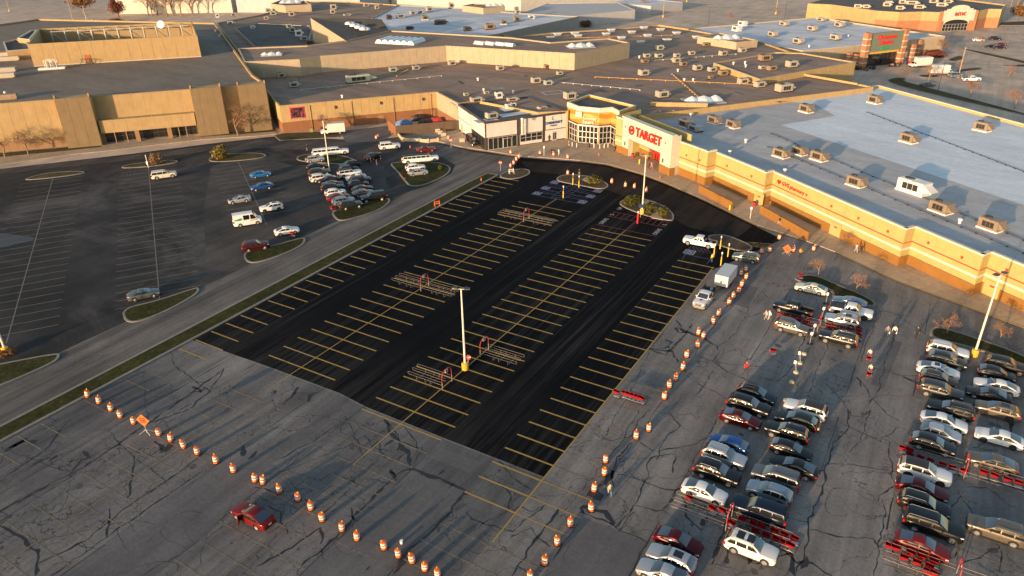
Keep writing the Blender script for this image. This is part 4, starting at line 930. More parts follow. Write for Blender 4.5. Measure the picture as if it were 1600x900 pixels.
wbox(gs, pl, pr, .06, .94, 5.6, 12.0, .8, M_green, 'sign_panel', -.4); wbox(gs, pl, pr, .05, .95, 12.0, 12.3, 1.0, M_green, 'sign_cap', -.5); wbox(gs, pl, pr, .1, .9, 4.9, 5.6, .7, M_orange, 'sign_soffit', -.35)
c = (pl+pr)/2+nv*.5; wall_text(gs, 'Christmas', 2.1, (c.x, c.y, 10.6), dv, M_red, ext=.06, bold=.07, sx=1.15); wall_text(gs, 'Classics', 2.1, (c.x, c.y, 8.7), dv, M_red, ext=.06, bold=.07, sx=1.05)
M_grsign = plain('bright_green_sign', (.03, .33, .09), .5); wall_text(gs, 'PATIO', 1.6, (c.x, c.y, 6.6), dv, M_grsign, ext=.06, bold=.05, sx=1.1)
wbox(gs, pl, pr, .06, .94, .1, 4.8, .3, M_glass, 'entrance_glass', -1.6)
glazing(gs, pl, pr, .08, .92, .1, 4.8, 8, 2, M_dkfr, -1.2)
for px, py, h in ((1324, 105, 5.2), (1335, 106, 5.0), (1392, 99, 6.3), (1422, 95, 6.2), (1432, 88, 6.4), (1460, 80, 6.4), (1296, 97, 4.5)): pillar(gs, G(px, py), 1.5, h, 3, M_brick2)
# ---------------------------------------------------------------- cinema
AM = [Vector(p) for p in ((-77.6, 429.7), (-65.5, 428.8), (-42.1, 411.5), (-32.3, 410.2), (-23.3, 416.4), (-15.2, 417.0), (-1.0, 428), (3.5, 440), (9, 441), (10.8, 462), (-30, 500), (-72, 470))]
am = bld('cinema', 'tan and brick cinema with arched white entrance and red letters', 'cinema', AM, 8.4, M_mall, M_rdark, .5, 0, M_cream)
for i in (2, 3, 4, 5, 6, 7): wbox(am, AM[i], AM[i+1], 0, 1, .02, 4.6, .1, M_brick2, 'brick_base', .005)
for i in range(0, 9): panels(am, AM[i], AM[i+1], 4.65 if i >= 2 else .02, 8.35, 4, M_mall, .08, .07)
ea, eb = AM[5], AM[6]; L = (eb-ea).length; de = (eb-ea).normalized(); ne = Vector((de.y, -de.x))
for f in (0, .96): wbox(am, ea, eb, f-.03, f+.07, 0, 9.0, .6, M_brick2, 'brick_pier', .0)
prof = [(.06, 4.6), (.06, 9.3), (.14, 9.3), (.14, 10.0), (.24, 10.0)]+[(.5-.26*cos(pi*k/10), 10.0+1.6*sin(pi*k/10)) for k in range(11)]+[(.76, 10.0), (.86, 10.0), (.86, 9.3), (.94, 9.3), (.94, 4.6), (.82, 4.6), (.82, 3.2)]+[(.47+.35*cos(pi*k/10), 3.2+2.0*sin(pi*k/10)) for k in range(1, 10)]+[(.12, 3.2), (.12, 4.6)]
V3 = [Vector(((ea+de*L*f+ne*.3).x, (ea+de*L*f+ne*.3).y, z)) for f, z in prof]; N3 = Vector((ne.x, ne.y, 0))*.5; k = len(V3)
mb = MB(); mb.add(V3+[v+N3 for v in V3], [tuple(range(k, 2*k)), tuple(range(k-1, -1, -1))]+[(i, (i+1) % k, k+(i+1) % k, k+i) for i in range(k)]); wob('arched_gable', mb, M_tent, am)
glazing(am, ea, eb, .12, .82, .1, 3.1, 8, 2, M_alu, .12); wbox(am, ea, eb, .12, .82, 3.1, 5.3, .05, M_glass, 'arch_glass', .12)
c = ea+de*L*.52+ne*.9; wall_text(am, 'amc', 3.0, (c.x, c.y, 7.9), de, plain('dark_red_letters', (.33, .03, .03), .5), ext=.1, bold=.09, sx=1.15)
# ---------------------------------------------------------------- far buildings
wl_ = [(-458, 289), (-395, 325), (-420, 370), (-500, 340)]
t = bld('white_hall', 'tall white hall behind the bare trees at the top left', 'building', [Vector(p) for p in wl_], 15, M_pale, M_rwhite, .3); panels(t, wl_[0], wl_[1], .05, 14.9, 18, M_pale, .08, .06)
t = bld('grey_warehouse', 'pale grey warehouse behind the left mall roof', 'building', [Vector(p) for p in ((-393, 327), (-318, 355), (-320, 420), (-400, 420))], 11, M_grey, M_rwhite, .3)
t = bld('white_warehouse', 'long sunlit white warehouse behind the white mall roof', 'building', [Vector(p) for p in ((-318, 384), (-231, 396), (-190, 470), (-200, 540), (-330, 540))], 9.5, M_pale, M_rwhite, .3)
panels(t, (-318, 384), (-231, 396), .05, 9.4, 20, M_pale, .08, .06)
t = bld('grey_shed', 'low grey shed beside the far service yard', 'shed', [Vector(p) for p in ((-206, 352), (-178, 355), (-158, 392), (-180, 420), (-215, 400))], 5.6, M_grey, M_grey, .2)
t = bld('loading_shed', 'open loading shed at the top beside the white trucks', 'shed', [Vector(p) for p in ((-190, 425), (-160, 420), (-150, 445), (-180, 455))], 4.6, M_grey, M_rwhite, .2)
# ---------------------------------------------------------------- dock screen and low block wall by the mall
p0_, p1_, p2_ = G(608, 203), G(620, 212.5), G(717, 203.5)
t = thing('dock_screen', 'dark brown dock screen wall beside the mall shops', 'wall', (p1_.x, p1_.y, 0))
panels(t, p1_, p2_, 0.05, 2.8, 4, M_dkwall, .04, .2, 'screen_panel'); panels(t, p0_, p1_, .05, 2.8, 4, M_brick, .08, .2, 'wood_panel')
lw = [G(*p) for p in ((622, 212), (629.6, 220.7), (655.5, 222), (669, 223), (684, 221.5), (700, 218))]
t = thing('low_block_wall', 'low tan block wall around the concrete pad by the dock', 'wall', (lw[2].x, lw[2].y, 0))
for i in range(5):
    mb = MB(); p, q = lw[i], lw[i+1]; mb.bar((p.x, p.y, .05), (q.x, q.y, .05), .3, .85); wob('wall_section', mb, M_block, t)
for p in lw: mb = MB(); mb.box((p.x, p.y, .55), (.55, .55, 1.1), .7); wob('pier', mb, M_block, t)
mb = MB(); mb.sheet(lw+[G(690, 205.5), G(640, 210)], .16); struct(wob('concrete_pad', mb, M_kerb))
for i, (px, py) in enumerate(((684, 207), (688, 210), (693, 213.5))):
    mb = MB(); p = G(px, py); mb.box((p.x, p.y, .6), (1.3, .9, .9), .7); tag(wob('block_stack', mb, M_block), f'{ORD[i]} tan block stub wall from the dock screen beside the pad', 'wall', 'stub walls beside the pad')
# ---------------------------------------------------------------- vehicles
def carpaint(name, c, metal=.25, rough=.28):
    if name in MATS: return MATS[name]
    s = NT(name); MATS[name] = s.base(c, rough, metal, .3, .12); return MATS[name]
M_tyre = plain('tyre_rubber', (.018, .018, .018), .8, var=.2)
M_rim = plain('alloy_rim', (.42, .41, .40), .3, .6, var=.08)
M_rimd = plain('black_rim', (.03, .03, .03), .35, .3, var=.1)
s = NT('tinted_car_glass'); M_cg = s.base((.012, .014, .016), .05, 0, .55)
s = NT('windscreen_glass'); M_ws = s.base((.016, .022, .028), .06, 0, 1.0); s.b.inputs['IOR'].default_value = 1.75
s = NT('clear_lamp_lens'); M_hl = s.base((.55, .56, .58), .12, 0, .8)
s = NT('red_lamp_lens'); M_tl = s.base((.30, .012, .010), .15, 0, .8)
M_trim = plain('black_plastic_trim', (.02, .02, .021), .55, var=.1)
M_chrome = plain('chrome_trim', (.62, .60, .57), .18, .9, var=.05)
M_plate = plain('number_plate', (.6, .6, .58), .5, var=.05)
PAINT = {'black': (.008, .008, .009), 'white': (.72, .72, .71), 'pearl': (.66, .65, .61), 'silver': (.42, .43, .44), 'grey': (.14, .145, .15), 'dkgrey': (.05, .052, .055), 'navy': (.012, .02, .038),
         'blue': (.02, .09, .28), 'bblue': (.02, .20, .52), 'red': (.15, .006, .006), 'maroon': (.085, .006, .009), 'dkgreen': (.02, .028, .028), 'gold': (.15, .128, .10), 'brown': (.055, .036, .03), 'ltblue': (.22, .28, .34), 'teal': (.10, .13, .13), 'cream': (.62, .58, .48)}
def CP(k): return carpaint('paint_'+k, PAINT[k], .0 if k in ('white', 'pearl', 'cream', 'red', 'black') else .45)

def smooth(a, b, t): t = max(0, min(1, (t-a)/(b-a))); return t*t*(3-2*t)
SPEC = {  # L, W, roof z, hood front z, cowl z, deck z, clearance, wheel r, wheel x (front,rear), gh base (rear,front), gh roof (rear,front), pillars
 'sedan': dict(L=4.85, W=1.84, R=1.45, hf=.66, cz=.96, dz=1.0, cl=.2, wr=.33, wx=(1.45, -1.38), gb=(-2.05, 1.1), gr=(-.85, .1), pil=(-.28,), ww=.74),
 'coupe': dict(L=4.7, W=1.84, R=1.36, hf=.62, cz=.90, dz=.98, cl=.17, wr=.33, wx=(1.45, -1.3), gb=(-1.75, .95), gr=(-.75, .1), pil=(-.35,), ww=.72),
 'hatch': dict(L=4.4, W=1.8, R=1.5, hf=.70, cz=.98, dz=1.0, cl=.2, wr=.33, wx=(1.38, -1.28), gb=(-2.1, 1.1), gr=(-1.35, .12), pil=(-.2, -1.15), ww=.74),
 'crossover': dict(L=4.6, W=1.86, R=1.64, hf=.82, cz=1.08, dz=1.08, cl=.24, wr=.36, wx=(1.42, -1.3), gb=(-2.2, 1.05), gr=(-1.55, .12), pil=(-.25, -1.2), ww=.75),
 'suv': dict(L=4.95, W=1.95, R=1.77, hf=.95, cz=1.16, dz=1.16, cl=.27, wr=.38, wx=(1.52, -1.4), gb=(-2.40, 1.02), gr=(-1.9, .2), pil=(-.25, -1.3), ww=.78),
 'bigsuv': dict(L=5.45, W=2.04, R=1.92, hf=1.05, cz=1.24, dz=1.24, cl=.3, wr=.41, wx=(1.72, -1.55), gb=(-2.66, 1.2), gr=(-2.4, .34), pil=(-.2, -1.35), ww=.8),
 'minivan': dict(L=5.1, W=1.98, R=1.74, hf=.84, cz=1.06, dz=1.08, cl=.2, wr=.36, wx=(1.62, -1.42), gb=(-2.48, 1.4), gr=(-2.2, .45), pil=(-.1, -1.3), ww=.78),
 'van': dict(L=5.6, W=2.05, R=2.5, hf=1.0, cz=1.25, dz=1.3, cl=.26, wr=.36, wx=(1.85, -1.5), gb=(-2.78, 2.0), gr=(-2.7, 1.15), pil=(.55, -.9), ww=.88),
 'pickup': dict(L=5.85, W=2.0, R=1.9, hf=1.08, cz=1.24, dz=1.22, cl=.32, wr=.41, wx=(1.95, -1.72), gb=(-.85, 1.25), gr=(-.62, .6), pil=(-.02,), ww=.8, bed=(-2.85, -.95)),
 'limo': dict(L=9.2, W=2.02, R=1.9, hf=1.02, cz=1.22, dz=1.22, cl=.28, wr=.4, wx=(3.5, -3.2), gb=(-4.5, 2.85), gr=(-4.25, 2.0), pil=(1.35, .1, -1.1, -2.2, -3.2), ww=.8),
 'classic': dict(L=4.9, W=1.86, R=1.34, hf=.78, cz=.92, dz=.92, cl=.2, wr=.34, wx=(1.5, -1.35), gb=(-1.35, .6), gr=(-.75, .1), pil=(-.35,), ww=.72),
}
def car_meshes(k):
    q = SPEC[k]; L, W, hl = q['L'], q['W'], q['L']/2; wr = q['wr']; ar = wr+.075
    gbr, gbf = q['gb']; grr, grf = q['gr']; bed = q.get('bed')
    def top(x):
        if x > gbf: return q['cz']+(q['hf']+.14-q['cz'])*smooth(gbf, hl-.05, x)
        if x < gbr and not bed: return q['dz']-.05*smooth(0, 1, (gbr-x)/max(.05, gbr+hl))
        return q['cz']+(q['dz']-q['cz'])*smooth(0, 1, (gbf-x)/(gbf-gbr))
    def hw(x): 
        t = abs(x)/hl; f = 1-.20*max(0, (t-.66)/.34)**2.2
        return W/2*f
    def bot(x):
        z = q['cl']
        for wx in q['wx']:
            dx = abs(x-wx)
            if dx < ar: z = max(z, wr+sqrt(ar*ar-dx*dx)-.01)
        if abs(x) > hl-.25: z += .10*(abs(x)-hl+.25)/.25
        return z
    xs = {-hl, -hl+.06, -hl+.2, hl-.06, hl-.2, hl, gbr, gbf, 0.0}
    for wx in q['wx']: xs |= {wx+ar*c for c in (-1.001, -.93, -.7, -.35, 0, .35, .7, .93, 1.001)}
    if bed: xs |= {bed[0]+.001, bed[1]}
    xs |= {gbf+.33*(hl-gbf), gbf+.7*(hl-gbf), (gbr+gbf)/2, (gbr*.75+gbf*.25)}
    xs = sorted(x for x in xs if -hl <= x <= hl)
    xs = [x for i, x in enumerate(xs) if i == 0 or x-xs[i-1] > .004]
    P = []; n = 13
    for x in xs:
        w_, zt, zb = hw(x), top(x), bot(x); e = abs(x) > hl-.03
        if e: w_ *= .86; zt -= .16
        elif abs(x) > hl-.1: w_ *= .955; zt -= .055
        elif abs(x) > hl-.3: zt -= .015
        zm = max(zb+.06, .52*zt+.1)
        half = [(w_*.90, zb), (w_*.985, zb+.05), (w_, zm), (w_*.985, max(zm+.03, zt-.10)), (w_*.925, zt-.015), (w_*.6, zt+.02), (0, zt+.035)]
        ring = [(x, -y, z) for y, z in half]+[(x, y, z) for y, z in half[-2::-1]]
        P += ring
    F = []
    for i in range(len(xs)-1):
        for j in range(n-1): a = i*n+j; F.append((a+n, a+n+1, a+1, a))
        F.append((i*n+n-1, i*n, (i+1)*n, (i+1)*n+n-1))
    F.append(tuple(range(n))); F.append(tuple((len(xs)-1)*n+j for j in range(n-1, -1, -1)))
    body = MB()
    if bed:  # leave the bed open: drop the top strips behind the cab
        F2 = []
        for f in F:
            if len(f) == 4 and all(bed[0]-.01 <= P[i][0] <= bed[1]+.01 for i in f) and all(P[i][2] > q['dz']-.05 for i in f): continue
            F2.append(f)
        F = F2
    body.add(P, F)
    # greenhouse
    wb = W/2*.93; wrf = W/2*q['ww']; RZ = q['R']
    gx = [gbr, gbr+(grr-gbr)*.5, grr, grr+(grf-grr)*.15, grr+(grf-grr)*.33, grr+(grf-grr)*.5, grr+(grf-grr)*.66, grr+(grf-grr)*.85, grf, (grf+gbf)/2, gbf]
    def hfrac(x): return smooth01((x-gbr)/(grr-gbr)) if x < grr else (smooth01((gbf-x)/(gbf-grf)) if x > grf else 1)
    def smooth01(t): return max(0, min(1, t))
    P = []; m = 9; ARC = .035 if k in ('van', 'limo', 'bigsuv', 'pickup') else .085
    for x in gx:
        h = hfrac(x); zb = top(x)-.02; crown = .035*h; arc = -ARC*abs((x-(grr*.45+grf*.55))/((grf-grr)*.55+.001))**2.2 if grr <= x <= grf else -ARC*.8*h
        zt = zb+.04+(RZ-zb-.04+arc)*h+(.03*sin(pi*h) if 0 < h < 1 else 0); w2 = wb+(wrf-wb)*h
        half = [(wb, zb), (wb+(w2-wb)*.97+.0, zt-.07*h), (w2*.93, zt-.012*h), (w2*.55, zt+crown*.8), (0, zt+crown)]
        P += [(x, -y, z) for y, z in half]+[(x, y, z) for y, z in half[-2::-1]]
    F = []
    for i in range(len(gx)-1):
        for j in range(m-1): a = i*m+j; F.append((a+m, a+m+1, a+1, a))
    roof_mb = MB(); roof_mb.add(P, F)
    out = []
    body.add(P, F)
    if bed:
        z0 = .72
        b = MB(); b.box(((bed[0]+bed[1])/2, 0, z0), (bed[1]-bed[0], W*.86, .05)); 
        for s_ in (-1, 1): b.box(((bed[0]+bed[1])/2, s_*W*.43, (z0+q['dz'])/2), (bed[1]-bed[0], .05, q['dz']-z0-.03))
        b.box((bed[1]-.03, 0, (z0+q['dz'])/2), (.05, W*.86, q['dz']-z0)); b.box((bed[0]+.03, 0, (z0+q['dz'])/2), (.06, W*.9, q['dz']-z0))
    out.append(('body', body.mesh('body', 35), 'P', None))
    if bed: out.append(('truck_bed', b.mesh('truck_bed'), M_trim, None))
    # glass
    def side(x, t, s_):
        zt_ = top(x)-.02; zr = RZ-.06; return Vector((x, s_*(wb+(wrf-wb)*t+.012), zt_+(zr-zt_)*t))
    t0, t1 = .10, .86
    edges = [gbf]+list(q['pil'])+[gbr]
    def xl(t, which): return gbr+(grr-gbr)*t if which == 'r' else gbf+(grf-gbf)*t
    if k == 'van': segs = [(gbf, .55), (.45, -.8)]
    elif k == 'limo': segs = [(edges[i], edges[i+1]) for i in range(len(edges)-1)]
    else: segs = [(edges[i], edges[i+1]) for i in range(len(edges)-1)]
    for s_ in (-1, 1):
        for i, (xf, xr) in enumerate(segs):
            f0 = xl(t0, 'f')-.13 if xf == gbf else xf-.05; f1 = xl(t1, 'f')-.10 if xf == gbf else xf-.05
            r0 = xl(t0, 'r')+.16 if xr == gbr else xr+.05; r1 = xl(t1, 'r')+.14 if xr == gbr else xr+.05
            if f0-r0 < .12: continue
            g = MB(); pts = []
            for a in range(4):
                for b_ in range(4):
                    tt = t0+(t1-t0)*a/3; fx = f0+(f1-f0)*a/3; rx = r0+(r1-r0)*a/3; v = side(fx+(rx-fx)*b_/3, tt, s_); v.y += s_*.035*(1-((a-1.5)/1.5)**2)*.9+s_*.018*(1-((b_-1.5)/1.5)**2); pts.append(v)
            g.add(pts, [((a*4+b_, a*4+b_+1, a*4+b_+5, a*4+b_+4) if s_ < 0 else (a*4+b_+4, a*4+b_+5, a*4+b_+1, a*4+b_)) for a in range(3) for b_ in range(3)]); out.append(('side_window', g.mesh('side_window', 60), M_cg, None))
    def endglass(xa, xb, nm):
        g = MB(); nm_ = Vector((0, 0, 1)); pts = []
        for t in (.06, .5, .94):
            x = xa+(xb-xa)*t; zb = top(x)-.02; h = t; arc = -ARC*.8*h; zt = zb+.04+(RZ-zb-.04+arc)*h+.03*sin(pi*h); w2 = wb+(wrf-wb)*h
            for y in (-.9, -.5, 0, .5, .9): pts.append(Vector((x+(.02 if xa > xb else -.02), y*w2*.98, zt+.035*h*(1-abs(y))+.022)))
        fs = []
        for r in range(2):
            for c in range(4):
                a = r*5+c; fs.append((a, a+1, a+6, a+5) if xa > xb else (a+5, a+6, a+1, a))
        g.add(pts, fs); out.append((nm, g.mesh(nm, True), M_ws, None))
    endglass(gbf, grf, 'windshield'); endglass(gbr, grr, 'rear_window')
    # wheels
    ty = MB(); ty.tube([(0, -.115, 0), (0, -.1, 0), (0, .1, 0), (0, .115, 0)], [wr*.9, wr, wr, wr*.9], 18); tym = ty.mesh('tyre', True)
    ri = MB(); ri.tube([(0, -.125, 0), (0, .125, 0)], wr*.66, 14)
    for a in range(5): aa = 2*pi*a/5; ri.tube([(0, -.132, 0), (wr*.6*cos(aa), -.128, wr*.6*sin(aa))], .035, 4); ri.tube([(0, .132, 0), (wr*.6*cos(aa), .128, wr*.6*sin(aa))], .035, 4)
    rim = ri.mesh('rim')
    for wx in q['wx']:
        for s_ in (-1, 1): out.append(('wheel', tym, M_tyre, [('rim', rim, 'R')], (wx, s_*(W/2-.12), wr)))
    # lamps, grille, bumper trim, mirrors, underbody
    for s_ in (-1, 1):
        h = MB(); x0 = hl-.04; z_ = q['hf']-.02; h.add([(x0-.02, s_*W*.46*.93, z_-.06), (x0+.035, s_*W*.30, z_-.07), (x0+.0, s_*W*.29, z_+.08), (x0-.10, s_*W*.455, z_+.10), (x0-.36, s_*W*.485, z_+.11), (x0-.30, s_*W*.492, z_-.01)], [(0, 1, 2, 3) if s_ > 0 else (3, 2, 1, 0), (0, 3, 4, 5) if s_ > 0 else (5, 4, 3, 0)]); out.append(('headlight', h.mesh('headlight'), M_hl, None))
        h = MB(); zz = q['dz']-.2; hh_ = .13 if RZ < 1.6 else .32; xr = -hl; h.box((xr+.09, s_*W*.405, zz+ (0 if RZ < 1.6 else -.02)), (.22, W*.155, hh_)); out.append(('taillight', h.mesh('taillight'), M_tl, None))
        h = MB(); xm = gbf-.45; h.box((xm, s_*(W/2+.06), q['cz']+.08), (.14, .2, .13)); out.append(('mirror', h.mesh('mirror'), 'P', None))
    h = MB(); h.box((hl-.02, 0, q['hf']-.12), (.08, W*.5, .2)); h.box((hl-.03, 0, q['cl']+.2), (.08, W*.78, .12)); out.append(('grille', h.mesh('grille'), M_trim, None))
    h = MB(); h.box((-hl+.02, 0, q['cl']+.22), (.1, W*.84, .18)); out.append(('rear_bumper', h.mesh('rear_bumper'), M_trim, None))
    h = MB(); h.box((-hl-.012, 0, q['dz']-.32 if RZ < 1.6 else .75), (.03, .34, .17)); out.append(('number_plate', h.mesh('number_plate'), M_plate, None))
    h = MB(); h.box((0, 0, q['cl']+.18), (L*.9, W*.74, .3)); 
    for s_ in (-1, 1): h.box(((q['wx'][0]+q['wx'][1])/2, s_*W*.475, q['cl']+.045), (q['wx'][0]-q['wx'][1]-2*ar, .07, .09))
    out.append(('underbody', h.mesh('underbody'), M_trim, None))
    h = MB()
    for s_ in (-1, 1):
        for xx in ([p for p in q['pil'] if p > -1.0]+[gbf-.25]): h.box((xx, s_*(W/2-.003), .62*q['cz']), (.015, .012, q['cz']*.62))
        h.box(((gbr+gbf)/2, s_*(wb+.012), top(0)+.0), ((gbf-gbr)*.8, .02, .02))
    out.append(('door_seam', h.mesh('door_seam'), M_trim, None))
    xtra = {}
    h = MB(); h.box(((grr+grf)/2+.1, 0, RZ+.026), ((grf-grr)*.62 if RZ < 1.6 else .85, wrf*1.15, .03)); xtra['sunroof'] = ('sunroof', h.mesh('sunroof'), M_cg)
    h = MB()
    for s_ in (-1, 1): h.tube([(grr+.05, s_*wrf*.88, RZ-.05), (grr+.2, s_*wrf*.88, RZ+.06), (grf-.25, s_*wrf*.88, RZ+.06), (grf-.1, s_*wrf*.88, RZ-.05)], .022, 5)
    xtra['rails'] = ('roof_rails', h.mesh('roof_rails'), M_chrome)
    h = MB()
    for xx in (grr+.35, grf-.4): h.box((xx, 0, RZ+.1), (.06, wrf*1.9, .04))
    h.box(((grr+grf)/2, .3, RZ+.14), (1.1, .18, .05)); h.box(((grr+grf)/2, -.3, RZ+.14), (1.1, .18, .05)); xtra['rack'] = ('roof_rack', h.mesh('roof_rack'), M_trim)
    rm = MB(); rm.add([(p[0], p[1]*.985, p[2]+.012) for p in P[2*m:9*m]], [(a+m, a+m+1, a+1, a) for i in range(6) for a in range(i*m+1, i*m+m-2)]); xtra['roof'] = ('roof_skin', rm.mesh('roof_skin', True), M_trim)
    if bed:
        h = MB(); h.box(((bed[0]+bed[1])/2, 0, q['dz']+.02), (bed[1]-bed[0]-.02, W*.88, .06)); xtra['cover'] = ('bed_cover', h.mesh('bed_cover'), M_trim)
    return out, xtra
CARM = {}
NAME = {'sedan': 'sedan_car', 'coupe': 'coupe_car', 'hatch': 'hatchback_car', 'crossover': 'crossover_car', 'suv': 'suv_car', 'bigsuv': 'large_suv', 'minivan': 'minivan', 'van': 'passenger_van', 'pickup': 'pickup_truck', 'limo': 'stretch_limousine', 'classic': 'classic_car'}
def car(kind, col, loc, rz, label, group, xt=(), rimd=False, cat=None, sc=1.0):
    if kind not in CARM: CARM[kind] = car_meshes(kind)
    parts, xtra = CARM[kind]
    t = thing(NAME[kind], label, cat or {'pickup': 'pickup truck', 'van': 'van', 'minivan': 'minivan', 'limo': 'limousine'}.get(kind, 'car'), loc, rz, group)
    if sc != 1: t.scale = (sc, 1, 1)
    pm = CP(col)
    for p in parts:
        mat = pm if p[2] == 'P' else p[2]
        o = ob(p[0], p[1], mat, t, p[4] if len(p) > 4 else (0, 0, 0))
        if p[3]:
            for nm, me, mk in p[3]: ob(nm, me, M_rimd if rimd else M_rim, o)
    for x in xt:
        nm, me, mt = xtra[x]; ob(nm, me, mt, t)
    return t
E_, W_ = 0.0, pi
Rr, Ll = radians(55.8), radians(55.8)+pi
GA, GB, GC, GD, GF, GO = 'cars parked in the near double row', 'cars parked in the near double row', 'cars around the upper cart corral', 'cars in the right-hand double row', 'cars clustered in the sealed lot', 'cars scattered in the sealed lot'
